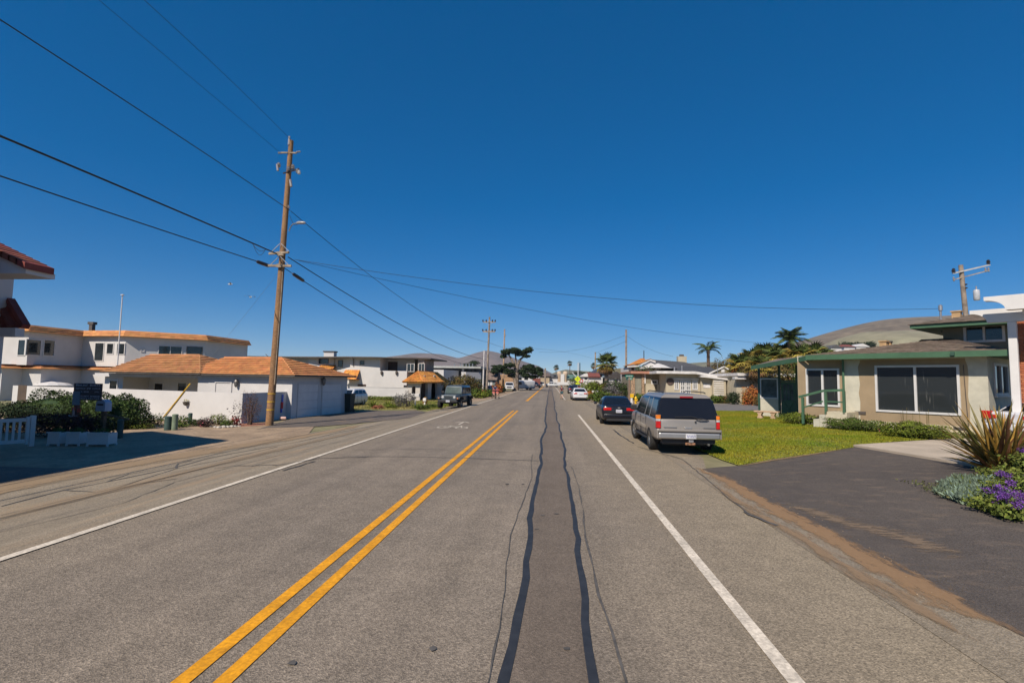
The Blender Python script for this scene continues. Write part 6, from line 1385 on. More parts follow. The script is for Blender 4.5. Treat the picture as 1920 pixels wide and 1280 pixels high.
for s in (-1, 1):
    wheel(suv, -1.62, s*.86, r, .26, s); wheel(suv, 1.68, s*.86, r, .26, s, steer=radians(9))
    y0, y1 = (.83, .955) if s > 0 else (-.955, -.83)
    tl_ = cb(suv, 'tail_light', m_black, -2.86, -2.70, y0, y1+(.02 if s > 0 else 0), .80, 1.24, .01)
    for nm, mt, za, zb__ in (('amber_lens', m_amber, 1.10, 1.22), ('clear_lens', m_clear, 1.03, 1.095), ('red_lens', m_red, .82, 1.025)): 
        mb = MB(); mb.box(-2.875, -2.72, min(y0, y1)+.012, max(y0, y1)-.012+(.035 if s > 0 else 0)-(0 if s > 0 else 0), za, zb__); mb.build(nm, mt, tl_, bevel=.008)
    mb = MB(); mb.tube([(-2.35, s*.66, 1.90), (-2.2, s*.66, 1.925), (.1, s*.66, 1.925), (.3, s*.66, 1.89)], .018, 6); mb.build('roof_rail', m_black, suv)
    cb(suv, 'mirror', m_black, .95, 1.1, s*1.0-.02*s if s > 0 else -1.2, 1.2 if s > 0 else -.98, 1.16, 1.36, .03)
    for hx in (-.62, .4): cb(suv, 'door_handle', m_suv, hx-.1, hx+.1, min(s*.992, s*1.02), max(s*.992, s*1.02), .98, 1.02, .006)
    cb(suv, 'side_molding', M('molding_tan', (0.42, 0.36, 0.28), 0.5), -1.05, 1.1, min(s*.99, s*1.012), max(s*.99, s*1.012), .66, .76, .004)
    for sx in (-1.06, .0, 1.16):
        cb(suv, 'door_seam', m_black, sx-.006, sx+.006, min(s*.98, s*.998), max(s*.98, s*.998), .45, 1.08)
    cb(suv, 'running_board', m_black, -1.1, 1.15, min(s*.86, s*1.03), max(s*.86, s*1.03), .33, .37, .01)
    cb(suv, 'headlight', m_clear, 2.60, 2.74, min(s*.62, s*.88), max(s*.62, s*.88), .78, .95, .02)
cb(suv, 'grille', m_black, 2.68, 2.75, -.58, .58, .66, .94, .01); cb(suv, 'front_bumper', m_suv, 2.55, 2.83, -.95, .95, .42, .64, .04)
bm_ = cb(suv, 'rear_bumper', m_chrome, -3.0, -2.75, -.93, .93, .50, .70, .045); cb(suv, 'bumper_top', m_suv, -3.0, -2.76, -.95, .95, .72, .80, .02); cb(suv, 'bumper_pad', m_black, -3.005, -2.8, -.94, .94, .70, .72)
for s in (-1, 1): cb(suv, 'bumper_corner', m_suv, -2.98, -2.45, min(s*.92, s*.975), max(s*.92, s*.975), .50, .80, .03)
pl_ = plate(suv, -3.01, -.04, .60); cb(suv, 'plate_recess', m_black, -3.006, -2.99, -.52, .32, .51, .69) if False else None
cb(suv, 'hitch', m_chrome, -3.0, -2.7, -.12, .02, .40, .48, .01); cb(suv, 'hitch_plug', M('rusty_steel', (0.3, 0.15, 0.08), 0.8, 0.4, 14), -2.99, -2.9, -.18, .12, .32, .395, .02)
cb(suv, 'rear_valance', m_black, -2.86, -2.6, -.8, .8, .36, .5); mb = MB(); mb.tube([(-2.5,-.55,.36), (-2.9,-.6,.34)], .035, 8); mb.build('exhaust', m_rim, suv)
cb(suv, 'brake_light', M('high_brake_red', (0.35, 0.01, 0.02), .3), -2.66, -2.60, -.2, .2, 1.755, 1.80, .005)
mb = MB(); mb.tube([(-2.84, -.28, 1.14), (-2.83, -.1, 1.18), (-2.825, .4, 1.16)], .012, 6); mb.build('wiper', m_black, suv)
mb = MB(); mb.tube([(-2.86, -.55, 1.10), (-2.87, -.35, 1.135), (-2.87, -.22, 1.10), (-2.87, -.35, 1.06), (-2.86, -.55, 1.05), (-2.86, -.62, 1.08), (-2.86, -.55, 1.10)], .012, 6); mb.build('tailgate_handle', m_black, suv)
mb = MB(); mb.lathe([(.028, -2.87), (.028, -2.84)], (0, -.22, 1.02), n=10, axis='X'); mb.v = [(p[0], p[1], p[2]) for p in mb.v]; mb.build('lock', m_black, suv)
cb(suv, 'gate_latch', m_chrome, -2.88, -2.84, -.1, .12, .80, .86, .01); cb(suv, 'badge', m_chrome, -2.868, -2.852, .35, .75, .845, .86); cb(suv, 'badge', m_chrome, -2.868, -2.852, -.8, -.45, .845, .86)
cb(suv, 'tailgate_seam', m_black, -2.855, -2.848, -.79, .79, .79, .797)
cb(suv, 'underbody', m_black, -2.5, 2.4, -.7, .7, .26, .5)
# ---- sedans from one pattern
def sedan(label, loc, rz, col, L=4.8, W=1.82, Hh=1.44, cat='car', suvish=False, group=None, detail=True):
    car = T('parked_car', label, cat, loc, rz, group); mt = paint('paint_%s' % '_'.join('%d' % int(c*99) for c in col), col, .3, .0, .45)
    h = L/2; w = W/2; k = Hh/1.44; wb = L*.29
    if suvish:
        secs = [(-h,w*.88,.35,.95*k,0,.1), (-h+.08,w*.97,.3,1.0*k,0), (-h*.5,w,.24,1.0*k,0), (h*.3,w,.24,.98*k,.01), (h*.6,w*.97,.26,.95*k,.03), (h*.93,w*.9,.3,.82*k,.03,.1), (h,w*.78,.36,.7*k,0,.1)]
        pn = cabin(car, mt, (-h+.12, h*.42, w*.93, .98*k), (-h+.35, h*.12, w*.76, 1.36*k), (-h+.6, h*.0, w*.64, 1.44*k), .06); qs = [[(.06,.1),(.28,.1),(.3,.85),(.1,.85)], [(.31,.08),(.56,.08),(.6,.93),(.33,.93)], [(.59,.08),(.92,.08),(.88,.9),(.63,.93)]]
    else:
        secs = [(-h,w*.84,.34,.93*k,0,.12), (-h+.07,w*.94,.28,.99*k,.01,.1), (-h*.72,w*.985,.22,1.0*k,.02), (-h*.3,w,.2,.97*k,.02), (h*.3,w,.2,.94*k,.02), (h*.62,w*.97,.22,.9*k,.03), (h*.93,w*.86,.26,.76*k,.02,.12), (h,w*.7,.32,.64*k,0,.1)]
        pn = cabin(car, mt, (-h*.70, h*.42, w*.91, .955*k), (-h*.42, h*.06, w*.70, 1.35*k), (-h*.28, -h*.02, w*.58, 1.43*k), .06); qs = [[(.1,.1),(.2,.1),(.24,.75),(.17,.75)], [(.21,.08),(.52,.08),(.56,.92),(.22,.92)], [(.55,.08),(.93,.08),(.88,.88),(.59,.92)]]
    loft_body(car, 'body', mt, secs, (-wb, wb), .37, w-.26)
    for s in (1, -1):
        for q in qs: pn(s, q, 'side_window')
        for x in (-wb, wb): wheel(car, x, s*(w-.13), .325, .22, s, spokes=5)
        tz = .80*k; y0, y1 = sorted((s*w*.42, s*w*.86)); cb(car, 'tail_light', m_red, -h-.02, -h+.12, y0, y1, tz-.05, tz+.09, .02)
        y0, y1 = sorted((s*w*.5, s*w*.84)); cb(car, 'headlight', m_clear, h*.93-.02, h*.985, y0, y1, .58*k, .7*k, .02)
        y0, y1 = sorted((s*w*.99, s*(w+.16))); cb(car, 'mirror', mt, h*.3, h*.3+.12, y0, y1, .93*k, 1.05*k, .03)
        for sx in (-h*.35, h*.02, h*.36): cb(car, 'door_seam', m_black, sx-.006, sx+.006, *sorted((s*(w-.02), s*(w+.003))), .35, .88*k)
    pn('rear', [(.07,.1),(.93,.1),(.9,.9),(.1,.9)], 'rear_window'); pn('front', [(.06,.06),(.94,.06),(.92,.93),(.08,.93)], 'windshield')
    plate(car, -h-.012, 0, .72*k if not suvish else .66*k); cb(car, 'rear_bumper', mt, -h-.06, -h+.12, -w*.86, w*.86, .34, .56, .05); cb(car, 'rear_valance', m_black, -h-.03, -h+.15, -w*.7, w*.7, .22, .338, .01)
    cb(car, 'grille', m_black, h-.05, h+.005, -w*.45, w*.45, .42, .6, .01); cb(car, 'underbody', m_black, -h*.9, h*.9, -w*.7, w*.7, .17, .4)
    cb(car, 'trunk_seam', m_black, -h-.004, -h+.002, -w*.8, w*.8, .60*k, .606*k); return car
a = G(1128, 797)
bs = sedan('dark navy sedan parked directly ahead of the silver SUV', (a.x+.93, a.y+2.4, .016), pi/2-.02, (0.007, 0.0075, 0.012))
cb(bs, 'badge', m_chrome, -2.425, -2.41, -.06, .06, .86, .92); 
w_ = G(1087, 751); ws = sedan('white sedan parked nose away beyond the side street', (w_.x+.0, w_.y+1.9, .016), pi/2+.03, (0.62, 0.62, 0.63), L=4.7)
sedan('dark red tailed car parked further along, ahead of the white sedan', (AY(1074, 726, 92).x, 92, .016), pi/2, (0.02, 0.022, 0.035), group='cars parked far down the right side')
sedan('small dark car far down the right shoulder before the crossing sign', (AY(1080, 722, 118).x, 118, .016), pi/2, (0.05, 0.055, 0.06), group='cars parked far down the right side')
# white car behind the spiky plant at the right edge
pc_ = AY(1868, 800, 18.2); wc_ = sedan('white car with red tail light mostly hidden behind the spiky flax plant', (18.5, 20.5, gz(18.5, 20.5)+.09), radians(20), (0.6, 0.6, 0.62), L=4.6)
cb(wc_, 'tail_light', m_red, -2.36, -2.2, .52, .84, .74, 1.02, .03)
# ---- dark off-roader on the left
jp = T('parked_off_roader', 'dark blue grey boxy off-roader facing the camera on the left shoulder', 'car', (-7.85, 42.2, gz(-7.85, 42.2)+.02), radians(-90-7)); m_jp = paint('offroader_blue_grey', (0.055, 0.075, 0.09), .35, .1, .4)
jz = .02
loft_body(jp, 'body', m_jp, [(-2.2,.74,.55,1.12,0,.04), (-2.15,.78,.5,1.14,0,.04), (-.5,.79,.48,1.14,0,.04), (.55,.79,.48,1.14,0,.04), (.6,.72,.5,1.12,.0,.06), (1.6,.66,.55,1.06,.02,.07), (1.72,.64,.56,1.04,.0,.06)], (-1.45, 1.3), .46, .5)
pn = cabin(jp, m_jp, (-2.15, .62, .76, 1.13), (-2.08, .38, .68, 1.72), (-2.0, .30, .62, 1.82), .05)
for s in (1, -1):
    for q in ([(.04,.1),(.3,.1),(.3,.9),(.05,.9)], [(.34,.1),(.62,.1),(.62,.9),(.34,.9)], [(.66,.1),(.95,.1),(.93,.9),(.66,.9)]): pn(s, q, 'side_window')
    for x in (-1.45, 1.3):
        wheel(jp, x, s*.82, .40, .26, s, .55, 5, m_rim if s < 0 else m_rim)
        y0, y1 = sorted((s*.62, s*.96)); mb = MB()
        pts = [(x-.62, .68), (x-.42, .90), (x+.42, .92), (x+.60, .74)]
        for i in range(3):
            p, q = pts[i], pts[i+1]; mb.ext([(p[0], y0, p[1]), (q[0], y0, q[1]), (q[0], y0, q[1]+.05), (p[0], y0, p[1]+.05)], (0, y1-y0, 0))
        mb.build('fender_flare', m_black, jp, kind=None)
    mb = MB(); mb.lathe([(.02, 1.80), (.1, 1.79), (.115, 1.74), (.115, 1.70)], (0, s*.48, .90), n=14, axis='X'); hl = mb.build('headlight', m_clear, jp, smooth=True)
    y0, y1 = sorted((s*.8, s*1.02)); cb(jp, 'mirror', m_black, .45, .55, y0, y1, 1.16, 1.36, .02); cb(jp, 'turn_signal', m_amber, 1.85, 1.9, s*.78-.05, s*.78+.05, .76, .84, .01)
pn('front', [(.05,.08),(.95,.08),(.94,.92),(.06,.92)], 'windshield', M('offroader_glass', (0.05, 0.08, 0.08), 0.12, spec=0.05)); pn('rear', [(.08,.1),(.92,.1),(.9,.9),(.1,.9)], 'rear_window')
gr_ = cb(jp, 'grille', m_jp, 1.70, 1.77, -.62, .62, .66, 1.05, .02)
for k in range(7): y = -.27+.09*k; cb(jp, 'grille_slot', m_black, 1.764, 1.776, y-.024, y+.024, .74, .99)
cb(jp, 'front_bumper', m_black, 1.85, 2.08, -.8, .8, .50, .68, .03); plate(jp, 2.09, .05, .60, 1); cb(jp, 'underbody', m_black, -2.0, 1.8, -.55, .55, .38, .6); cb(jp, 'hood_latch', m_black, 1.45, 1.6, -.62, -.58, 1.04, 1.09)
mb = MB(); mb.lathe([(.2, -2.5), (.38, -2.48), (.39, -2.4), (.38, -2.28), (.2, -2.26)], (0, 0, 1.05), n=22, axis='X'); mb.build('spare_tyre', m_tyre, jp, smooth=True)
# ---- white van and pickup in the distance, more parked vehicles
def van(label, loc, rz, col, L=5.6, W=2.0, H_=2.1):
    t = T('parked_van', label, 'van', loc, rz); mt = paint('van_white', col, .35, .1, .4); h = L/2; w = W/2
    loft_body(t, 'body', mt, [(-h,w*.95,.4,H_-.1,0,.12), (-h+.1,w,.35,H_,.02,.12), (h*.25,w,.35,H_,.02,.12), (h*.48,w,.35,H_-.1,.02,.16), (h*.7,w*.98,.35,1.25,.03,.1), (h*.95,w*.93,.38,1.08,.03,.1), (h,w*.85,.45,.9,0,.1)], (-h*.6, h*.62), .4, w-.28)
    for s in (1, -1):
        for x in (-h*.6, h*.62): wheel(t, x, s*(w-.14), .34, .22, s)
        mb = MB(); y = s*(w+.004); mb.ext([(h*.22, y, 1.2), (h*.62, y, 1.15), (h*.5, y, 1.62), (h*.42, y, 1.85), (h*.22, y, 1.85)], (0, s*.006, 0)); mb.build('side_window', m_carglass, t)
        cb(t, 'headlight', m_clear, h*.93, h*1.0, *sorted((s*w*.55, s*w*.85)), .75, .95, .02); cb(t, 'tail_light', m_red, -h-.02, -h+.05, *sorted((s*w*.85, s*w*.97)), 1.0, 1.4)
    mb = MB(); mb.add([(h*.72, -w*.8, 1.27), (h*.72, w*.8, 1.27), (h*.50, w*.72, H_-.2), (h*.50, -w*.72, H_-.2)], [(0,1,2,3)]); mb.v = [(p[0]+.03, p[1], p[2]+.03) for p in mb.v]; mb.build('windshield', m_carglass, t)
    cb(t, 'lower_trim', m_black, -h*.98, h*.96, -w*.98, w*.98, .3, .42); return t
a = AY(979, 728, 118); van('white cargo van parked side on beyond the cypress', (a.x, 118, .0), radians(180+28), (0.66, 0.66, 0.66))
def pickup(label, loc, rz, col, group=None, L=5.6):
    t = T('parked_pickup', label, 'pickup truck', loc, rz, group); mt = paint('pickup_%d' % int(col[0]*99), col, .3, .1, .5); h = L/2; w = .98
    loft_body(t, 'body', mt, [(-h,w*.95,.5,1.1,0,.05), (-h+.1,w,.45,1.12,0,.05), (-.4,w,.42,1.12,0,.05), (1.0,w,.42,1.12,.02,.05), (1.4,w*.98,.44,1.12,.04), (h-.1,w*.93,.5,1.02,.04,.1), (h,w*.88,.55,.95,0,.1)], (-h*.62, h*.64), .44, w-.28)
    pn = cabin(t, mt, (-.7, 1.35, w*.93, 1.12), (-.6, .6, w*.8, 1.68), (-.5, .45, w*.7, 1.78), .05)
    for s in (1, -1):
        pn(s, [(.06,.1),(.42,.1),(.44,.9),(.08,.9)], 'side_window'); pn(s, [(.46,.1),(.93,.1),(.88,.9),(.48,.9)], 'side_window')
        for x in (-h*.62, h*.64): wheel(t, x, s*(w-.14), .38, .25, s)
        cb(t, 'headlight', m_clear, h-.12, h+.02, *sorted((s*w*.6, s*w*.88)), .78, .98, .02); cb(t, 'tail_light', m_red, -h-.02, -h+.05, *sorted((s*w*.8, s*w*.97)), .75, 1.05)
    pn('front', [(.06,.08),(.94,.08),(.92,.92),(.08,.92)], 'windshield'); pn('rear', [(.08,.1),(.92,.1),(.9,.9),(.1,.9)], 'rear_window')
    cb(t, 'grille', m_black, h-.03, h+.02, -.5, .5, .68, .92); cb(t, 'front_bumper', mt, h-.1, h+.12, -w*.92, w*.92, .42, .62, .03); cb(t, 'bumper_gap', m_black, h+.1, h+.13, -.4, .4, .46, .56); cb(t, 'bed_floor', m_black, -h+.1, -.75, -w*.8, w*.8, 1.125, 1.13); return t
a = AY(955, 732, 106); pickup('white pickup truck facing the camera beside the cargo van', (a.x, 106, -.0), radians(-90+4), (0.64, 0.64, 0.65))
a = AY(1001, 722, 150); pickup('dark pickup truck parked behind the cargo van', (a.x, 150, 0), radians(-60), (0.03, 0.03, 0.04), 'vehicles parked far down the left side')
a = AY(1015, 720, 172); pickup('silver pickup truck parked among the distant shops', (a.x, 172, 0), radians(200), (0.4, 0.4, 0.4), 'vehicles parked far down the left side')
a = AY(905, 731, 98); sedan('silver hatchback parked by the grey cottage', (a.x, 98, gz(a.x, 98)), radians(170), (0.5, 0.51, 0.52), L=4.2, suvish=True)
a = AY(922, 729, 99); sedan('dark teal car parked between the cottage and the terracotta pots', (a.x, 99, gz(a.x, 99)), radians(-90), (0.02, 0.06, 0.08), L=4.4, suvish=True)
# big white truck closing the road's far end
a = AY(1055, 719, 180); tk = T('box_truck', 'long white truck standing across the far end of the road', 'truck', (a.x, 180, 0), pi); W_ = 6.6
cb(tk, 'cargo_body', m_frame, -W_/2+.2, W_/2-1.6, -1.1, 1.1, .7, 1.75, .05); cb(tk, 'cab', m_frame, W_/2-1.55, W_/2, -1.0, 1.0, .5, 1.6, .15); cb(tk, 'side_window', m_carglass, W_/2-1.2, W_/2-.3, -1.01, 1.01, 1.05, 1.45); cb(tk, 'chassis', m_black, -W_/2+.3, W_/2-.2, -.8, .8, .4, .69)
for x in (-W_*.3, W_*.35):
    for s in (1, -1): wheel(tk, x, s*.95, .42, .25, s)
a = AY(1040, 719, 168); pickup('white pickup truck left of the long white truck', (a.x-1, 172, 0), radians(185), (0.66, 0.66, 0.64), 'vehicles parked far down the left side')
# white SUV glimpsed between garage and garden wall
a = AY(657, 752, 46); sedan('white car glimpsed between the garage and the far garden wall', (a.x-.4, 46.5, gz(a.x, 46)), radians(-95), (0.62, 0.62, 0.62), L=4.6, suvish=True, Hh=1.6)
# ================================================================== VEGETATION
m_hedge = M('hedge_leaf', (0.045, 0.075, 0.016), 0.7, 0.25, 1.2, island=0.45); m_bush = M('bush_leaf', (0.085, 0.125, 0.02), 0.75, 0.25, 1.5, island=0.45)
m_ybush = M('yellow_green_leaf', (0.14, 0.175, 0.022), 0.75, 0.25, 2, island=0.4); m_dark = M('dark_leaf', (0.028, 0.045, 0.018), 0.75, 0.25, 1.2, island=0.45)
m_brownl = M('bronze_leaf', (0.13, 0.075, 0.03), 0.75, 0.25, 1.2, island=0.45, col2=(0.08, 0.09, 0.025)); m_purl = M('purple_stem_leaf', (0.055, 0.028, 0.03), 0.8, 0.2, 2, island=0.4)
m_lav = M('lavender_leaf', (0.15, 0.13, 0.14), 0.85, 0.2, 2, island=0.4, col2=(0.09, 0.1, 0.08)); m_pink = M('pink_flower', (0.65, 0.12, 0.2), 0.7, island=0.3); m_redf = M('orange_red_leaf', (0.42, 0.1, 0.03), 0.8, 0.25, 2, island=0.4, col2=(0.3, 0.16, 0.04))
m_cyp = M('cypress_leaf', (0.03, 0.05, 0.02), 0.8, 0.25, .8, island=0.4); m_trunk = M('bark', (0.15, 0.1, 0.07), 0.95, 0.3, 3, 0.5, 20); m_barkg = M('pale_bark', (0.28, 0.22, 0.17), 0.95, 0.3, 3, 0.5, 20)
m_frond = M('palm_frond', (0.1, 0.13, 0.03), 0.6, 0.25, 2, island=0.4); m_frondy = M('old_palm_frond', (0.33, 0.25, 0.05), 0.7, 0.25, 2, island=0.4); m_frondb = M('dead_palm_frond', (0.24, 0.14, 0.06), 0.85, 0.2, 2, island=0.3)
def shrub(label, px, pyb, w, h, mat, n=900, leaf=.09, name='shrub', cat='shrub', group=None, seed=None, extra=None, dpt=None, loc=None, lump=True, stems=True):
    p = loc or G(px, pyb); t = T(name, label, cat, p, 0, group); seed = seed or int(px*7+pyb)
    leaves('foliage', (0, 0, h*.5) if n < 10000 else (0, 0, h*.3), (w/2, (dpt or w*.8)/2, h*.52 if n < 10000 else h*.66), n, leaf, mat, par=t, seed=seed, shell=.35 if n < 10000 else .8)
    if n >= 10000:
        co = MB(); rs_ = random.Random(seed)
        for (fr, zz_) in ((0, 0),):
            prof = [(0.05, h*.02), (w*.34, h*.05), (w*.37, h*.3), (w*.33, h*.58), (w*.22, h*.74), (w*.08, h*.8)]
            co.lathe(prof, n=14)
        co.v = [(q[0], q[1]*((dpt or w*.8)/w), q[2]) for q in co.v]; co.build('dark_core', m_dark, t, smooth=True)  # solid dark core added so the leaf shell looks dense, not see-through
    if stems:
        mb = MB(); r = random.Random(seed)
        for k in range(5): a = r.uniform(0, 6.28); mb.tube([(0.1*cos(a), .1*sin(a), -.05), (w*.15*cos(a), w*.15*sin(a), h*.35), (w*.3*cos(a), w*.3*sin(a), h*.75)], [.03, .02, .01], 5)
        mb.build('stems', m_trunk, t, kind='stuff')
    if extra:
        mt, cnt, sz = extra; leaves('flowers', (0, -.1, h*.55), (w/2*1.02, (dpt or w*.8)/2*1.05, h*.5), cnt, sz, mt, par=t, seed=seed+1, shell=.9)
    return t
# ---- left: round hedges behind the sign
def at_y(px, Y, row=None): a = AY(px, 745, Y); return Vector((a.x, Y, gz(a.x, Y)))
L_ = at_y(110, 24.5); L_.z -= .05
def wpx(n, Y): return n*Y/960.0
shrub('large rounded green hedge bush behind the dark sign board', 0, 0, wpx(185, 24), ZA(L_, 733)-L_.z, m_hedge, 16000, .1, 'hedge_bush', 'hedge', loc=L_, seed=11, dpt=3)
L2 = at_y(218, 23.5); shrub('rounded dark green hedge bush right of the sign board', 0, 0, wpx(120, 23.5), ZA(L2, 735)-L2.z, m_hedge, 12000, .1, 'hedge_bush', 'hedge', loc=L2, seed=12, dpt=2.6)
L3 = at_y(15, 21); shrub('dark low shrub behind the picket gate', 0, 0, 3.4, ZA(L3, 752)-L3.z, m_dark, 4000, .09, loc=L3, seed=13, dpt=2)
L4 = at_y(120, 19.8); shrub('purple brown shaded undergrowth behind the planter boxes', 0, 0, 3.4, ZA(L4, 772)-L4.z, m_purl, 5000, .08, loc=L4, seed=14, dpt=1.4)
L5 = at_y(185, 20.5); shrub('dark shaded undergrowth between mailbox and hedge', 0, 0, 2.0, ZA(L5, 778)-L5.z, m_dark, 2600, .08, loc=L5, seed=15, dpt=1.4)
for (px, py, w, h, mt, lab, ex) in ((290, 797, 1.3, .62, m_bush, 'green shrub between the round hedge and the bollards', None), (265, 804, 1.6, .3, m_ybush, 'low creeping plant at the foot of the round hedge', None), (341, 800, 1.0, .62, m_bush, 'leafy green shrub behind the pale green bollard', None),
    (368, 799, .9, .4, m_hedge, 'small green plant right of the thin bollard', None), (386, 801, .9, .5, m_purl, 'mauve leafed low plant against the garden wall', (m_pink, 20, .06)), (409, 797, 1.0, .62, m_ybush, 'yellow green bush near the end of the garden wall', None), (425, 800, .7, .35, m_bush, 'small bush above the white border stones', None),
    (330, 802, 1.3, .28, m_bush, 'ground hugging plant behind the two bollards', None)):
    shrub(lab, px, py, w, h, mt, 700, .07, extra=ex)
t = shrub('red leafed plant in front of the garden wall corner', 441, 799, .6, .55, M('crimson_leaf', (0.3, 0.05, 0.04), .7, island=.4), 200, .1)
t = shrub('tall reddish climbing shrub on the corner of the garden wall', 468, 797, 1.15, 1.75, M('climber_leaf', (0.13, 0.055, 0.045), .8, .3, 2, island=.45, col2=(.08,.06,.03)), 2200, .05, dpt=.5)
shrub('wispy dark branches in front of the bright garden wall end', 441, 796, .8, 1.35, m_purl, 90, .09, dpt=.4, stems=False)
r = random.Random(4)
m_rock = M('pale_rock', (0.48, 0.44, 0.38), .9, .15, 3, .3, 12)
def rock(p, s, lab, grp, mat=None):
    t = MB(); bm = bmesh.new(); bmesh.ops.create_icosphere(bm, subdivisions=2, radius=1)
    for v in bm.verts: v.co *= 1+r.uniform(-.14, .14)
    for v in bm.verts: v.co = Vector((v.co.x*s*r.uniform(.95, 1.05), v.co.y*s*.8, v.co.z*s*.6))
    me = bpy.data.meshes.new('rock'); bm.to_mesh(me); bm.free(); o = mobj('rock', me, mat or m_rock); o.location = (p.x, p.y, p.z+s*.35); o.rotation_euler = (0, 0, r.uniform(0, 3)); tag(o, lab, 'rock', grp); return o
for px, py, s in ((396, 801, .1), (403, 802.5, .12), (411, 803, .13), (419, 802.5, .15), (427, 802, .13), (434, 801.5, .14), (441, 801, .11), (448, 800.5, .1)): rock(G(px, py), s, 'rounded white border stone along the flower bed by the garden wall', 'white border stones')
drape('brick_patch', M('brick_paving', (0.36, 0.15, 0.09), .9, .15, 4, fine=.2, fscale=12), [tuple(G(*p).xy) for p in ((443,801),(505,797),(500,793),(452,794.5))], .03)
# wheelie bin right of the garage
b_ = G(653.5, 773); t = T('wheelie_bin', 'dark green wheelie bin at the far corner of the garage', 'bin', b_ , radians(-8)); hh = ZA(b_, 737)-b_.z
mb = MB(); mb.add([(-.25,-.28,.05), (.25,-.28,.05), (.25,.28,.05), (-.25,.28,.05), (-.31,-.36,hh-.12), (.31,-.36,hh-.12), (.31,.36,hh-.12), (-.31,.36,hh-.12)], [(0,3,2,1),(4,5,6,7),(0,1,5,4),(1,2,6,5),(2,3,7,6),(3,0,4,7)]); mb.build('bin_body', M('bin_green', (0.015, 0.03, 0.025), .6), t)
mb = MB(); mb.cbox((0, 0, hh-.06), (.68, .78, .1)); mb.build('lid', M('bin_green', (0,0,0)), t, bevel=.02)
for s in (-1, 1): mb = MB(); mb.lathe([(.1, s*.26), (.1, s*.31)], (0, .26, .1), n=12, axis='X'); mb.build('bin_wheel', m_black, t)
# ---- verge in front of the flat roofed house
for px, py, h, lab in ((700, 765, .8, 'spiky agave nearer the garage'), (728, 764, .7, 'spiky agave beside the lavender bush')):
    p = G(px, py); t = T('agave', lab, 'plant', p)
    for k in range(26):
        a = k*2.4; el = .3+.9*(k/26); L1 = h*1.1; mb = MB(); d = Vector((cos(a)*cos(el), sin(a)*cos(el), sin(el))); s_ = Vector((-sin(a), cos(a), 0))*.06
        mb.add([s_*.6, -s_*.6, d*L1*.5-s_, d*L1*.5+s_, d*L1], [(0,1,2,3), (3,2,4)]); mb.build('leaf', m_ybush if k % 3 else m_bush, t)
pr = G(702, 752); shrub('low green hedge strip along the far white wall', 0, 0, 6.2, .5, m_ybush, 2400, .14, 'hedge_strip', 'hedge', loc=Vector((pr.x, 58.6, gz(pr.x, 58.6))), dpt=1.0, seed=31)
for px, py, w, h, mt, lab, lf in ((748, 764, 1.35, 1.25, m_lav, 'rounded grey lavender bush, the left half of the pair', .1), (765, 763, 1.35, 1.45, m_lav, 'taller grey lavender bush beside the white mailbox', .1), (733, 766, 1.2, .4, m_ybush, 'low yellow green plant before the lavender', .1), (709, 767, 1.0, .35, M('terracotta_groundcover', (.34,.14,.08), .9, island=.3), 'reddish ground cover below the agave', .1),
    (789, 768, 1.6, .45, m_bush, 'low dark grass clump right of the mailbox post', .1), (815, 765, 1.5, .35, m_bush, 'grass tuft beside the off-roader', .1), (840, 762, 1.5, .3, m_ybush, 'low grass under the off-roader bumper', .1), (797, 758, .5, .75, M('golden_plant', (.36,.2,.04), .8, island=.4), 'golden leafed plant beside the thin post', .09)):
    shrub(lab, px, py, w, h, mt, 900, lf)
def mailbox(px, pyb, pyt, lab, w=.5, d=.3, col=None):
    p = G(px, pyb); t = T('mailbox', lab, 'mailbox', p); hh = ZA(p, pyt)-p.z
    add_box(t, 'post', m_wf, -.06, .06, -.05, .05, 0, hh-.3); add_box(t, 'box', m_wf, -w/2, w/2, -d/2, d/2, hh-.298, hh, bevel=.04); add_box(t, 'flag', m_greyd, w/2+.003, w/2+.02, -.1, 0, hh-.2, hh+.02); return t
mailbox(778.5, 762, 738, 'white mailbox on a post in front of the arched porch', .75)
mailbox(796, 762, 746, 'small post box behind the golden plant', .3)
# hedge masses behind the off-roader, small cypress
for px, Y, w, top_, mt, lab, n in ((868, 76, 5.2, 702, m_brownl, 'tall brown green hedge between porch and modern house', 5000), (850, 72, 2.6, 716, m_brownl, 'lower part of the brown hedge beside the porch', 2200), (890, 80, 3.5, 712, m_dark, 'dark hedge below the modern house', 3000), (838, 68, 1.6, 712, m_brownl, 'thin bronze shrub at the porch corner', 600),
    (893, 68, 1.6, 727, m_bush, 'rounded green bush behind the off-roader', 700), (905, 66, 1.4, 733, m_ybush, 'yellow green bush near the white urn', 600), (917, 70, 1.5, 729, m_bush, 'green bush right of the white urn', 700), (933, 90, 1.9, 718, m_redf, 'russet bush behind the stroller', 900), (940, 95, 1.6, 722, m_dark, 'dark bush left of the white pickup', 700)):
    p = at_y(px, Y); shrub(lab, 0, 0, w, ZA(p, top_)-p.z, mt, n, .22 if Y > 60 else .12, loc=p, seed=px)
def canopy(par, name, blobs, n, leaf, mat, seed):
    """foliage held in several uneven layered masses, one mesh"""
    rs = np.random.RandomState(seed); Vs = []
    tot = sum(b[3]*b[4]*max(b[5], .3) for b in blobs)
    for i, (cx, cy, cz, rx, ry, rz_) in enumerate(blobs):
        k = max(30, int(n*rx*ry*max(rz_, .3)/tot)); o = leaves('tmp', (cx, cy, cz), (rx, ry, rz_), k, leaf, None, seed=seed*7+i, shell=.25); v = np.empty(len(o.data.vertices)*3); o.data.vertices.foreach_get('co', v); Vs.append(v.reshape(-1, 3)); me = o.data; bpy.data.objects.remove(o); bpy.data.meshes.remove(me)
    V = np.concatenate(Vs); return npmesh(name, V, np.arange(len(V)).reshape(-1, 4), mat, par, 'stuff' if False else None)
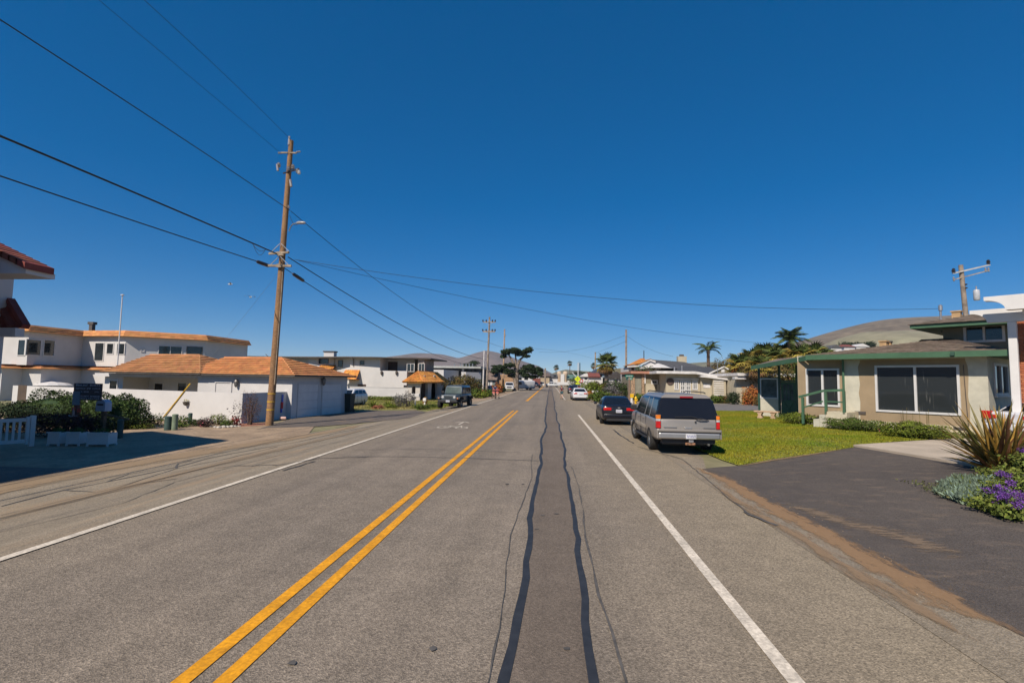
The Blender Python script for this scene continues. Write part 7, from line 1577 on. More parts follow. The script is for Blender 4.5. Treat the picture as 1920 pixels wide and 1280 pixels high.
def limbs(par, lst, mat, name='trunk'):
    mb = MB()
    for pts, rr in lst: mb.tube(pts, rr, 8)
    return mb.build(name, mat, par, smooth=True)
p = at_y(876, 100); t = T('cypress_tree', 'small windswept cypress standing behind the modern house', 'tree', p); s = 100/960.
z1 = ZA(p, 671); limbs(t, [([(0,0,-.2), (.3,0,z1*.5), (.8,0,z1*.85)], [.3, .22, .1])], m_trunk)
canopy(t, 'crown', [(.3,0,z1*.82,1.5,1,.5), (1.2,0,z1*.92,1.1,.9,.45), (-.8,.2,z1*.72,.9,.8,.35)], 1400, .25, m_cyp, 41)
# ---- the big cypress
p = at_y(965, 110); p.z = 0; t = T('cypress_tree', 'large flat topped cypress with bare forked trunk beside the white van', 'tree', p); s = 110/960.
def cx(px, py): return ((px-965)*s, ZA(p, py))
def C3(px, py, y=0): a, z = cx(px, py); return (a, y, z)
limbs(t, [([C3(966,736), C3(967,715), C3(968,700), C3(969,686)], [.85, .62, .5, .42]), ([C3(968,700), C3(963,684), C3(956,670), C3(950,662)], [.36, .26, .2, .1]), ([C3(969,686), C3(974,674), C3(985,664), C3(992,656)], [.34, .24, .16, .1]), ([C3(968,700,.2), C3(978,692,.5), C3(995,690,.8)], [.25,.16,.08]), ([C3(966,712,-.2), C3(952,698,-.5), C3(935,694,-.8)], [.25,.15,.08]), ([C3(966,690), C3(966,672), C3(964,660)], [.26,.16,.1])], m_barkg)
blobs = []
for px, py, rw_, rh_ in ((948,660,12,6),(963,657,13,6),(978,660,10,4.5),(990,656,9,6),(942,668,7,4),(985,667,8,4),(936,690,14,7),(950,696,14,7),(928,697,9,5),(955,685,10,5),(990,688,13,7),(1004,694,14,8),(978,696,11,6),(1012,700,7,5),(998,706,10,4),(972,664,8,4),(960,704,8,5),(985,703,9,5)):
    a, z = cx(px, py); blobs.append((a, rnd.uniform(-1.5, 1.5), z, rw_*s, rw_*s*.9, rh_*s*.85))
canopy(t, 'crown', blobs, 22000, .34, m_cyp, 5)
# ---- palms
def feather(name, L, drop, n=22, w=.5, seed=0, up=.5, lw=.05):
    r = random.Random(seed); mb = MB(); P = []
    for i in range(n+1):
        u = i/n; P.append(Vector((L*(u-.12*u*u), 0, L*(up*u-drop*u*u))))
    mb.tube(P[::3]+[P[-1]], [.035]*(len(P[::3]))+[.008], 4, cap=False)
    for i in range(2, n+1):
        d = (P[i]-P[i-1]).normalized(); u = i/n; ll = w*(sin(pi*min(1, u*.9+.12)))*(.9+.2*r.random())+.04
        for s in (-1, 1):
            tip = P[i]+d*ll*.55+Vector((0, s*ll*.8, -ll*(.25+.25*r.random()))); mid = P[i].lerp(tip, .5); n_ = d*lw
            mb.add([P[i], mid+n_, tip, mid-n_], [(0,1,2,3)])
    me = bpy.data.meshes.new(name); me.from_pydata(mb.v, [], mb.f); me.update(); return me
def fan(name, L, R_, n=15, seed=0, spread=2.0, droop=.15):
    mb = MB(); mb.tube([(0,0,0), (L*.5,0,.05*L), (L,0,0)], [.03, .025, .02], 4, cap=False); c = Vector((L,0,0))
    for k in range(n):
        a0 = -spread+2*spread*k/n; a1 = -spread+2*spread*(k+1)/n; am = (a0+a1)/2
        p = lambda a, r_, z: c+Vector((cos(a)*r_, sin(a)*r_, z))
        mb.add([c, p(a0, R_*.55, .0), p(am, R_*.6, .05*R_), p(a1, R_*.55, 0), p(am, R_, -droop*R_)], [(0,1,2), (0,2,3), (1,4,2), (2,4,3)])
    me = bpy.data.meshes.new(name); me.from_pydata(mb.v, [], mb.f); me.update(); return me
def palm(label, p, hgt, n, frond_mesh, mats, el0=-.9, el1=1.35, tr=.2, trm=None, group=None, name='palm_tree', lean=(0,0), seed=1, rough=True, sc=1.0, cat='palm'):
    t = T(name, label, cat, p, 0, group); r = random.Random(seed); top_ = Vector((lean[0], lean[1], hgt))
    mb = MB(); k = max(4, int(hgt/.35)); pts = [Vector((0,0,-.1)).lerp(top_, i/k)+Vector((lean[0]*-.2*sin(pi*i/k), 0, 0)) for i in range(k+1)]
    mb.tube(pts, [tr*(1.25 if i == 0 else 1+(.1 if i % 2 else -.04)) for i in range(k+1)], 9); mb.build('trunk', trm or m_trunk, t)
    meshes = frond_mesh if isinstance(frond_mesh, list) else [frond_mesh]
    for k in range(n):
        u = (k+.5)/n; el = el1+(el0-el1)*u+r.uniform(-.12, .12); az = k*2.39996+r.uniform(-.2, .2); mt = mats[min(len(mats)-1, int(u*len(mats)))]
        me0 = meshes[k % len(meshes)]; key = (me0.name, mt.name)
        if key not in _fm: m2 = me0.copy(); m2.materials.clear(); m2.materials.append(mt); _fm[key] = m2
        o = bpy.data.objects.new('frond', _fm[key]); C.objects.link(o); o.parent = t.o; o.location = top_+Vector((0, 0, r.uniform(-.15, .1)*hgt*.1)); s_ = sc*r.uniform(.85, 1.1); o.scale = (s_,)*3
        o.rotation_euler = (r.uniform(-.25, .25), -el, az)
    return t
_fm = {}
fan1 = [fan('fan_a', .9, .85, 13), fan('fan_b', .8, .9, 15, droop=.35)]
p = at_y(1137, 82); p.z = 0; palm('stout fan palm with golden skirt of old fronds by the side street', p, ZA(p, 682), 36, [fan('fan_c', 1.0, 1.0, 13), fan('fan_d', .85, 1.05, 15, droop=.4)], [m_frond, m_frond, m_frondy, m_frondb], -1.35, 1.3, .3, m_barkg, seed=3, sc=1.1)
fe = [feather('feather_a', 2.6, .75, 24, .75, 1, .55), feather('feather_b', 2.4, 1.0, 24, .7, 2, .7)]
p = at_y(1329, 92); p.z = 0; palm('tall feather palm with arching fronds behind the gabled house', p, ZA(p, 657), 15, fe, [m_frond, m_frond, m_dark], -.15, 1.0, .26, m_trunk, seed=8, sc=1.15)
# far skinny palms
for px, rt, Y, lab in ((1042, 689, 260, 'leftmost slim distant palm above the road end'), (1068, 681, 260, 'middle slim distant palm, the tallest of the far ones'), (1113, 686, 220, 'slim distant palm left of the fan palm'), (1176, 688, 240, 'slim distant palm behind the street sign pole')):
    p = at_y(px, Y); p.z = 0; palm(lab, p, ZA(p, rt), 22, fan1, [m_dark, m_frond, m_frondb], -1.2, 1.3, .16, m_trunk, 'slim palms in the distance', seed=px, sc=1.0)
# palm cluster behind the green trimmed porch
fc = [feather('feather_c', 2.0, .5, 18, .6, 5, .5, .06), feather('feather_d', 1.8, .8, 18, .6, 6, .7, .06)]
fcl = [fan('fan_e', .8, .9, 12), fan('fan_f', .7, .9, 12, droop=.5)]
labs = ['far left', 'second', 'third', 'fourth', 'fifth', 'sixth', 'seventh', 'eighth', 'ninth']
spots = ((1390, 672, 62, 2.2), (1412, 662, 66, 2.3), (1436, 655, 64, 2.3), (1452, 662, 60, 2.2), (1472, 652, 66, 2.4), (1500, 655, 62, 2.3), (1524, 652, 66, 2.4), (1544, 660, 62, 2.0), (1425, 672, 56, 1.8), (1560, 668, 58, 1.5))
lab_ = ['yellowish fan palm at the left end of the palm cluster', 'bushy fan palm second from the left in the cluster', 'fan palm with high rounded crown left of the big date palm', 'golden fan palm below the left of the date palm', 'fan palm directly left of the big date palm', 'fan palm directly below the big date palm', 'fan palm with dark rounded top right of the date palm', 'fan palm near the right end of the cluster', 'short fan palm low at the front left of the cluster', 'smallest fan palm at the right end of the cluster']
for (px, rt, Y, w), lb in zip(spots, lab_):
    p = at_y(px, Y); p.z = 0; t = palm(lb, p, ZA(p, rt)-.9, 34, fcl, [m_frond, m_frondy, m_frondy, m_frondb], -1.2, 1.3, .22, m_trunk, 'palm cluster behind the green porch', seed=px, sc=.95*w/1.8)
p = at_y(1484, 64); p.z = 0; palm('big dark date palm crowning the palm cluster', p, ZA(p, 640), 30, fe, [m_frond, m_dark, m_frond], -.1, 1.35, .3, m_trunk, seed=21, sc=.95)
for px, Y, w, rt, mt, lb in ((1405, 60, 4.0, 690, m_brownl, 'tangled bronze undergrowth at the left foot of the palm cluster'), (1450, 58, 5.0, 680, m_brownl, 'tangled undergrowth under the middle palms'), (1505, 58, 5.0, 672, m_bush, 'green undergrowth under the date palm'), (1545, 60, 3.6, 672, m_brownl, 'undergrowth at the right foot of the palm cluster'), (1355, 110, 6, 672, m_brownl, 'brownish trees behind the tall feather palm'), (1375, 120, 6, 668, m_dark, 'dark tree left of the palm cluster'), (1380, 62, 1.0, 682, M('orange_bloom', (.7,.17,.03), .7, island=.2), 'bright orange flowering bush left of the palm cluster')):
    p = at_y(px, Y); p.z = 0; hh = ZA(p, rt); w_ = min(w, 6); t = T('tree', lb, 'tree', p); limbs(t, [([(0,0,0), (.1,0,hh*.5), (.2,0,hh*.8)], [.18,.14,.08])], m_trunk); leaves('crown', (0,0,hh*.68), (w_/2, w_/2, hh*.34), 2600 if w > 2 else 300, .26, mt, par=t, seed=px, shell=.3)
# shrubs and trees dotted on the hillside
for px, Y, w, rt, lb in ((1590, 300, 9, 641, 'dark bush low on the hillside, left of the pair'), (1612, 300, 7, 642, 'dark round bush on the hillside by the pale house'), (1635, 310, 6, 640, 'rounded dark tree on the hillside right of the pale house'), (1100, 280, 16, 697, 'distant dark tree clump right of the slim palms'), (1085, 300, 12, 696, 'distant dark trees beyond the storage towers')):
    p = at_y(px, Y); zt_ = ZA(p, rt); hh = 5.5; p.z = zt_-hh; t = T('tree', lb, 'tree', p); limbs(t, [([(0,0,-3), (.1,0,hh*.6)], [.3,.15])], m_trunk); leaves('crown', (0,0,hh*.6), (w/2, w/2, hh*.42), 1400, .7, m_dark, par=t, seed=px, shell=.3)
# ---- right side gardens across the side street
for px, Y, w, rt, mt, lb, lf, ex in ((1126, 56, 2.8, 733, m_bush, 'leafy bright green bush behind the white roadside mailbox', .2, None), (1108, 70, 3.2, 714, m_ybush, 'tall yellow green bush left of the fan palm', .25, None), (1121, 72, 3.0, 716, m_brownl, 'bronze bush in front of the blue house', .25, None), (1135, 74, 2.6, 716, m_dark, 'dark bush at the foot of the fan palm', .25, None), (1160, 70, 3.6, 717, m_hedge, 'clipped dark green hedge left of the street sign', .22, None), (1146, 68, 2.4, 722, m_lav, 'greyish shrub between fan palm and hedge', .2, None), (1155, 76, 3.4, 711, m_lav, 'spreading pale green shrub under the dark gable', .25, None),
    (1103, 62, 1.5, 732, m_redf, 'russet shrub right of the white sedan', .15, None), (1143, 58, 3.0, 737, m_brownl, 'low brown ground cover on the bank', .15, None), (1198, 60, 1.6, 738, m_bush, 'green bush beside the fire hydrant', .15, None),
    (1344, 60, 2.0, 741, m_bush, 'green shrub below the slatted wall', .15, None), (1358, 60, 1.4, 743, m_brownl, 'brown shrub right of the slatted wall foot', .12, (m_pink, 30, .1)), (1420, 56, 2.6, 726, m_redf, 'orange red shrub in front of the beige bungalow', .16, None), (1407, 56, 1.8, 724, m_redf, 'taller orange shrub at the bungalow corner', .16, None), (1375, 57, 1.3, 734, m_dark, 'dark shrub by the bungalow entry', .14, None), (1436, 55, 1.8, 734, m_ybush, 'yellow green shrub beside the porch screen', .14, None), (1428, 54, 1.4, 740, m_brownl, 'low reddish plant near the porch post', .12, None), (1398,58,1.0,738,m_bush,'small green plant at the bungalow corner', .12, None)):
    p = at_y(px, Y); shrub(lb, 0, 0, w, ZA(p, rt)-p.z, mt, 1500, lf, loc=p, seed=px*3, extra=ex)
mailbox(1115.5, 748, 732, 'white roadside mailbox beside the white sedan', .75)
for px, py in ((1352, 751), (1362, 752), (1347, 752)): rock(G(px, py), .22, 'pale garden rock below the slatted wall', 'garden rocks below the slatted wall', M('peach_rock', (.5,.33,.22), .9, .1, 3))
# ---- beds in front of the green trimmed house
for px, py, w, h, mt, lb, n, lf, dp in ((1499, 796, 2.0, .62, m_ybush, 'rounded yellow green bush before the ramp', 4600, .06, 1.2), (1600, 808, 2.6, .55, m_bush, 'long mounded green bush below the wall patch', 6500, .055, 1.0), (1575, 803, 1.5, .7, m_bush, 'taller green mound beside the steps', 2200, .055, .9), (1712, 823, 2.2, .66, m_ybush, 'dense leafy mound under the big window', 6500, .065, 1.1), (1785, 823, 2.0, .28, m_ybush, 'low green strip under the right end of the window', 1500, .06, .5), (1655, 812, .8, .35, m_hedge, 'small flowering plant left of the dense mound', 500, .05, .5), (1558,800,.8,.35,m_redf,'small reddish plant between steps and mound', 300,.05,.5)):
    t = shrub(lb, px, py, w, h, mt, n, lf, dpt=dp)
    t.o.rotation_euler = (0, 0, rzh)
for px, py, n, lb in ((1583, 805, 26, 'pink flowers at the front edge of the green mound'), (1660, 813, 16, 'few pink flowers beside the small plant')):
    p = G(px, py); t = T('flower_cluster', lb, 'flowers', p); leaves('blooms', (0, 0, .22), (.32, .2, .16), n*3, .06, m_pink, par=t, seed=px); leaves('foliage', (0, 0, .14), (.3, .22, .14), 160, .05, m_hedge, par=t, seed=px+1)
for px, py, lb in ((1702, 815, 'thin dry flower stalks under the middle of the big window'), (1735, 818, 'thin dry flower stalks under the right pane of the big window')):
    p = G(px, py-3); t = T('dry_stalks', lb, 'plant', p, 0, 'dry stalks under the big window'); mb = MB()
    for k in range(5): x = rnd.uniform(-.25, .25); mb.tube([(x, 0, 0), (x+rnd.uniform(-.06, .06), 0, rnd.uniform(.8, 1.15))], .006, 4)
    mb.build('stalks', m_brownl, t, kind='stuff')
# ---- flax plant, ice plant, purple statice at the right edge
def strap(name, L, w, bend, seg=7, tw=0.0):
    mb = MB(); vs = []; fs = []
    for i in range(seg+1):
        u = i/seg; x = L*u*cos(bend*u*.6); z = L*u*sin(1)*0+L*(u*.06)-L*bend*u*u*.35; ww = w*(1-u**3)*(.55+.9*min(u*2, 1)*.5); fold = ww*.35
        vs += [(x, -ww/2, z+fold), (x, 0, z), (x, ww/2, z+fold)]
    for i in range(seg): a = i*3; b = a+3; fs += [(a, a+1, b+1, b), (a+1, a+2, b+2, b+1)]
    me = bpy.data.meshes.new(name); me.from_pydata(vs, [], fs); me.update(); return me
fp_ = G(1886, 888); fx = T('flax_plant', 'large spiky flax plant with green and bronze leaves at the right edge', 'plant', fp_); rr = random.Random(12)
fm = [M('flax_green', (0.13, 0.14, 0.035), .5, .25, 3, island=.3), M('flax_gold', (0.40, 0.25, 0.05), .5, .25, 3, island=.3), M('flax_bronze', (0.2, 0.1, 0.045), .5, .25, 3, island=.3), M('flax_olive', (0.17, 0.15, 0.05), .5, .25, 3, island=.3)]
sm = [strap('leaf_%d' % k, 1.8, .088, b) for k, b in enumerate((.05, .2, .4, .65))]; cache = {}
for k in range(270):
    i = rr.choice((0, 0, 1, 1, 2, 3)); j = rr.choice((0, 1, 1, 2, 3, 3)); key = (i, j)
    if key not in cache: m2 = sm[i].copy(); m2.materials.append(fm[j]); cache[key] = m2
    o = bpy.data.objects.new('leaf', cache[key]); C.objects.link(o); o.parent = fx.o; az = rr.uniform(0, 6.28); el = rr.triangular(.08, 1.45, .85); s_ = rr.uniform(.6, 1.05)*(1.0 if el > .5 else .85)
    o.scale = (s_, s_*rr.uniform(.8, 1.2), s_); o.rotation_euler = (rr.uniform(-.4, .4), -el, az); o.location = (rr.uniform(-.28, .28), rr.uniform(-.22, .22), 0)
def spikes(name, pts, L, mat, par, seed, per=9, w=.012, up=1.0):
    """short fleshy finger leaves standing in tufts"""
    rs = np.random.RandomState(seed); n = len(pts)*per; base = np.repeat(np.array(pts), per, 0)+rs.normal(size=(n, 3))*np.array([.035, .035, .005])
    d = rs.normal(size=(n, 3))*.45+np.array([0, 0, up]); d /= np.linalg.norm(d, axis=1)[:, None]; a = np.cross(d, rs.normal(size=(n, 3))); a /= np.linalg.norm(a, axis=1)[:, None]; l = L*(.6+.7*rs.rand(n))[:, None]
    V = np.stack([base-a*w, base+a*w, base+d*l*.6+a*w*1.3, base+d*l, base+d*l*.6-a*w*1.3], 1).reshape(-1, 3); F = np.arange(n*5).reshape(n, 5); return npmesh(name, V, F, mat, par, 'stuff')
ip = [G(*q) for q in ((1752, 928), (1775, 910), (1810, 903), (1850, 905), (1900, 915), (1900, 960), (1860, 965), (1830, 955), (1790, 944))]
def inside(x, y, P):
    c = False; j = len(P)-1
    for i in range(len(P)):
        if (P[i].y > y) != (P[j].y > y) and x < (P[j].x-P[i].x)*(y-P[i].y)/(P[j].y-P[i].y)+P[i].x: c = not c
        j = i
    return c
cen = sum((Vector(q) for q in ip), Vector())/len(ip); tp_ = []; rr = random.Random(2)
x0, x1 = min(q.x for q in ip), max(q.x for q in ip); y0, y1 = min(q.y for q in ip), max(q.y for q in ip)
while len(tp_) < 620:
    x, y = rr.uniform(x0, x1), rr.uniform(y0, y1)
    if inside(x, y, ip): tp_.append((x-cen.x, y-cen.y, gz(x, y)-gz(cen.x, cen.y)+.03+.1*rr.random()*(1+.6*sin(x*7)*cos(y*8))))
it = T('ice_plant', 'low blue green succulent bed at the corner of the dark drive', 'plant', (cen.x, cen.y, gz(cen.x, cen.y)))
spikes('fingers', tp_, .1, M('succulent_blue', (0.18, 0.25, 0.2), .6, .3, 3, island=.42, col2=(0.12, 0.15, 0.09)), it, 4, 14, .011); leaves('mat', (0, 0, .05), ((x1-x0)*.45, (y1-y0)*.42, .07), 1500, .06, M('succulent_olive', (0.12, 0.13, 0.05), .7, island=.4), par=it, seed=9, shell=.1)
spikes('yellow_tips', tp_[::5], .13, m_ybush, it, 7, 3, .008)
for px, py, w, h, lb, sd in ((1868, 962, .8, .42, 'purple statice clump at the front of the flower bed', 1), (1905, 975, .8, .4, 'purple statice clump nearest the picture corner', 2), (1900, 935, .9, .5, 'purple statice clump beneath the flax leaves', 3), (1925, 900, .8, .8, 'tall purple statice clump at the right picture edge', 4)):
    p = G(px, py); t = T('statice_plant', lb, 'plant', p, 0, 'purple statice clumps'); leaves('foliage', (0, 0, h*.4), (w*.5, w*.45, h*.42), 900, .075, M('statice_leaf', (0.13, 0.16, 0.03), .7, .2, 3, island=.45), par=t, seed=sd+50, shell=.3)
    r2 = random.Random(sd)
    for k in range(5): a = r2.uniform(0, 6.28); q = r2.uniform(.1, .42)*w; leaves('blossom', (cos(a)*q, sin(a)*q-.08, h*(.65+.45*r2.random())), (.1, .1, .07), 170, .03, M('statice_purple', (0.17, 0.065, 0.31), .8, .2, 8, island=.4), par=t, seed=sd*30+k, shell=.4)
t = shrub('mixed low leaves at the foot of the flax plant', 1885, 905, 1.2, .35, M('statice_leaf', (0,0,0)), 900, .07)
for q in ((1846, 900), (1852, 902), (1858, 903), (1866, 903), (1842, 902), (1861,899)): rock(G(*q), .05, 'small white stone at the foot of the flax plant', 'small white stones by the flax plant', M('white_stone', (.62,.6,.55), .9))
# ---- lawn grass
def grass(name, poly, n, h, mat, label, seed, cat='grass'):
    rs = np.random.RandomState(seed); P = np.array([(p[0], p[1]) for p in poly]); lo = P.min(0); hi = P.max(0); pts = np.empty((0, 2))
    while len(pts) < n:
        q = lo+(hi-lo)*rs.rand(n, 2); c = np.zeros(n, bool); j = len(P)-1
        for i in range(len(P)):
            cond = ((P[i,1] > q[:,1]) != (P[j,1] > q[:,1])); xx = (P[j,0]-P[i,0])*(q[:,1]-P[i,1])/(P[j,1]-P[i,1]+1e-12)+P[i,0]; c ^= cond & (q[:,0] < xx); j = i
        pts = np.concatenate([pts, q[c]])
    pts = pts[:n]; z = np.array([gz(x, y) for x, y in pts])+.028; a = rs.rand(n)*6.28; w = .006+.006*rs.rand(n)+.012*min(1, h/.08)*.5; pat = .75+.5*np.sin(pts[:,0]*1.3+2*np.sin(pts[:,1]*.9))*.5
    hh = h*(.5+.8*rs.rand(n))*pat; lx = rs.normal(size=n)*h*.35; ly = rs.normal(size=n)*h*.35; b = np.stack([pts[:,0], pts[:,1], z], 1); s = np.stack([np.cos(a)*w, np.sin(a)*w, np.zeros(n)], 1)
    V = np.stack([b-s, b+s, b+np.stack([lx, ly, hh], 1)], 1).reshape(-1, 3); o = npmesh(name, V, np.arange(n*3).reshape(n, 3), mat, None, 'stuff'); o['label'] = label; o['category'] = cat; return o
m_grass = M('lawn_blade', (0.13, 0.18, 0.01), .7, .2, .45, island=.38, col2=(0.26, 0.22, 0.02), spec=.3)
grass('lawn_grass', lawn_pts, 170000, .06, m_grass, 'short green and yellowish lawn grass in front of the bungalow', 1)
grass('verge_grass', [G(*p).xy for p in ((655,771),(690,769),(780,767),(800,770),(828,767),(855,757),(843,749),(760,747),(665,747))], 30000, .14, M('verge_blade', (0.15, 0.18, 0.03), .7, .2, .3, island=.4, col2=(0.3, 0.24, 0.09)), 'rough grass on the verge before the far white wall', 2)
grass('street_verge_grass', [p for p in (G(1312,756.7).xy, G(1440,754).xy, G(1560,752).xy, G(1560,745).xy, G(1420,747).xy, G(1335,750.5).xy)], 26000, .12, m_grass, 'green verge on the far side of the side street', 3)
# ================================================================== PEOPLE AND STREET FURNITURE
def skinned(name, joints, bones, radii, mat, par, sub=1):
    me = bpy.data.meshes.new(name); keys = list(joints); idx = {k: i for i, k in enumerate(keys)}
    me.from_pydata([joints[k] for k in keys], [(idx[a], idx[b]) for a, b in bones], []); me.update()
    o = mobj(name, me, mat, par); o.modifiers.new('skin', 'SKIN')
    for i, k in enumerate(keys):
        r_ = radii[k]; me.skin_vertices[0].data[i].radius = r_ if isinstance(r_, tuple) else (r_, r_); me.skin_vertices[0].data[i].use_root = (i == 0)
    s = o.modifiers.new('sub', 'SUBSURF'); s.levels = sub; s.render_levels = sub; bake(o)
    for p in o.data.polygons: p.use_smooth = True
    return o
def person(label, loc, rz, H_=1.72, stride=.22, arm=(0, 0), shirt=(.05,.06,.1), shorts=(.05,.15,.16), hair=(.12,.06,.03), long_legs=None, group=None, extra=None, reach=None, shoe=(.03,.03,.03)):
    """walking figure, facing +x"""
    t = T('person', label, 'person', loc, rz, group); s = H_/1.75; sk = M('skin', (0.5, 0.29, 0.2), .6, .05, 3)
    J = {'pelvis': (0,0,.93), 'waist': (0,0,1.08), 'chest': (.01,0,1.3), 'neck': (.0,0,1.49), 'head': (.02,0,1.57), 'crown': (.01,0,1.68)}
    B = [('pelvis','waist'), ('waist','chest'), ('chest','neck'), ('neck','head'), ('head','crown')]; Rd = {'pelvis': (.13,.10), 'waist': (.12,.09), 'chest': (.15,.10), 'neck': .052, 'head': (.072,.085), 'crown': (.062,.07)}
    for i, sd in enumerate((1, -1)):
        st = stride*(1 if i == 0 else -1); L_ = 'l' if sd > 0 else 'r'
        J.update({L_+'hip': (0, sd*.09, .88), L_+'knee': (st*.55+.03, sd*.095, .5), L_+'ank': (st-(.05 if st < 0 else 0), sd*.09, .09+(.05 if st < 0 else 0)), L_+'toe': (st+.15, sd*.1, .03)})
        if reach: J.update({L_+'sh': (.0, sd*.18, 1.42), L_+'elb': (.1, sd*.24, 1.17), L_+'wr': (.36, sd*.2, 1.05), L_+'hand': (.45, sd*.19, 1.03)})
        else: J.update({L_+'sh': (.0, sd*.18, 1.42), L_+'elb': (-st*.35, sd*.25, 1.14), L_+'wr': (-st*.5+.08, sd*.26, .9), L_+'hand': (-st*.5+.11, sd*.26, .8)})
        B += [('pelvis',L_+'hip'), (L_+'hip',L_+'knee'), (L_+'knee',L_+'ank'), (L_+'ank',L_+'toe'), ('chest',L_+'sh'), (L_+'sh',L_+'elb'), (L_+'elb',L_+'wr'), (L_+'wr',L_+'hand')]
        Rd.update({L_+'hip': .09, L_+'knee': .058, L_+'ank': .042, L_+'toe': .035, L_+'sh': .055, L_+'elb': .04, L_+'wr': .03, L_+'hand': (.04,.022)})
    J = {k: tuple(c*s for c in v) for k, v in J.items()}; Rd = {k: (tuple(c*s for c in v) if isinstance(v, tuple) else v*s) for k, v in Rd.items()}
    body = skinned('body', J, B, Rd, sk, t)
    g = 1.16; sub = lambda ks, f: {k: (tuple(c*f for c in Rd[k]) if isinstance(Rd[k], tuple) else Rd[k]*f) for k in ks}
    up = ['pelvis','waist','chest','lsh','rsh']; J2 = {k: J[k] for k in up}; J2['le'] = tuple(Vector(J['lsh']).lerp(J['lelb'], .75)); J2['re'] = tuple(Vector(J['rsh']).lerp(J['relb'], .75)); R2 = sub(up, g); R2['le'] = R2['re'] = .055*s
    skinned('shirt', J2, [('pelvis','waist'),('waist','chest'),('chest','lsh'),('chest','rsh'),('lsh','le'),('rsh','re')], R2, M('cloth_%d_%d' % (int(shirt[0]*500), int(shirt[2]*500)), shirt, .9), t)
    J3 = {'pelvis': J['pelvis'], 'lhip': J['lhip'], 'rhip': J['rhip']}; f = 1.0 if long_legs else .8; en = ('lank','rank') if long_legs else ('lknee','rknee')
    J3['lk'] = tuple(Vector(J['lhip']).lerp(J['lknee'], f)); J3['rk'] = tuple(Vector(J['rhip']).lerp(J['rknee'], f)); R3 = {'pelvis': (.15*s,.12*s), 'lhip': .108*s, 'rhip': .108*s, 'lk': .082*s, 'rk': .082*s}; Bn = [('pelvis','lhip'),('pelvis','rhip'),('lhip','lk'),('rhip','rk')]
    if long_legs:
        J3['la'] = J['lank']; J3['ra'] = J['rank']; R3['la'] = R3['ra'] = .06*s; Bn += [('lk','la'),('rk','ra')]
    skinned('shorts' if not long_legs else 'trousers', J3, Bn, R3, M('cloth_%d_%d' % (int(shorts[0]*500), int(shorts[2]*500)), shorts, .9), t)
    mb = MB(); hc = Vector(J['head']); mb.lathe([(.02, .135), (.07, .12), (.092, .07), (.096, .02), (.088, -.03)], (hc.x/s-.015, 0, hc.z/s), n=12, cap=False); mb.v = [(a*s, b*s, c*s) for a, b, c in mb.v]; mb.build('hair', M('hair_%d' % int(hair[0]*500), hair, .8), t, smooth=True)
    for k in ('l', 'r'):
        q = Vector(J[k+'toe']); mb = MB(); mb.cbox((q.x-.06, q.y, .04*s if q.x > 0 else q.z+.01), (.27*s, .1*s, .08*s)); mb.build('shoe', M('shoe_%d' % int(shoe[0]*500), shoe, .8), t, bevel=.03)
    mb = MB(); mb.add([(hc.x+.075*s, -.012*s, hc.z-.0*s), (hc.x+.075*s, .012*s, hc.z), (hc.x+.105*s, 0, hc.z-.01*s), (hc.x+.078*s, 0, hc.z+.045*s)], [(0,1,2), (0,2,3), (1,3,2), (0,3,1)]); mb.build('nose', sk, t)
    return t
p = G(1053, 748); p.z = .017
mn = person('person in dark top and blue green shorts walking away along the road', p, pi/2, 1.66, .2, shirt=(.04,.045,.075), shorts=(.03,.10,.12), hair=(.28,.12,.06))
add_box(mn, 'backpack', M('backpack_red', (.16,.02,.03), .8), -.24, -.12, -.11, .11, 1.02, 1.34, bevel=.04)
q = G(929, 747.5); q.z = gz(q.x, q.y)+.018
st = T('double_stroller', 'black double stroller with two seats pushed along the left shoulder', 'stroller', q, radians(-80)); m_fab = M('stroller_fabric', (.03,.025,.03), .8); m_tub = M('stroller_frame', (.06,.06,.065), .4, metal=.5)
for sy in (-.21, .21):
    add_box(st, 'seat', m_fab, -.1, .22, sy-.17, sy+.17, .42, .48, bevel=.02); mb = MB(); mb.ext([(-.14,sy-.17,.46), (-.1,sy-.17,.46), (-.22,sy-.17,.9), (-.26,sy-.17,.9)], (0,.34,0)); mb.build('backrest', m_fab, st)
    mb = MB()
    for k in range(6):
        a0 = pi*.15+k*.26; a1 = a0+.26; P_ = lambda a: (-.12+.26*cos(a), .86+.24*sin(a)); (xa, za), (xb_, zb__) = P_(a0), P_(a1); mb.add([(xa,sy-.17,za), (xb_,sy-.17,zb__), (xb_,sy+.17,zb__), (xa,sy+.17,za)], [(0,1,2,3)])
    mb.build('canopy', M('canopy_red', (.3,.05,.05), .8), st); add_box(st, 'footrest', m_fab, .24, .36, sy-.13, sy+.13, .2, .23)
for y in (-.41, 0, .41):
    mb = MB(); mb.tube([(.42,y,.12), (.1,y,.42), (-.3,y,.82), (-.48,y,1.0)], .014, 6); mb.tube([(-.32,y,.13), (.1,y,.42)], .014, 6); mb.build('frame_tube', m_tub, st)
    for x, r_ in ((.42, .11), (-.32, .14)): mb = MB(); mb.lathe([(r_*.5, -.02), (r_, -.018), (r_, .018), (r_*.5, .02)], (x, y, r_), n=14, axis='Y'); mb.v = mb.v; mb.build('stroller_wheel', m_tyre, st)
mb = MB(); mb.tube([(-.48,-.41,1.0), (-.48,.41,1.0)], .016, 6); mb.build('handlebar', m_tub, st)
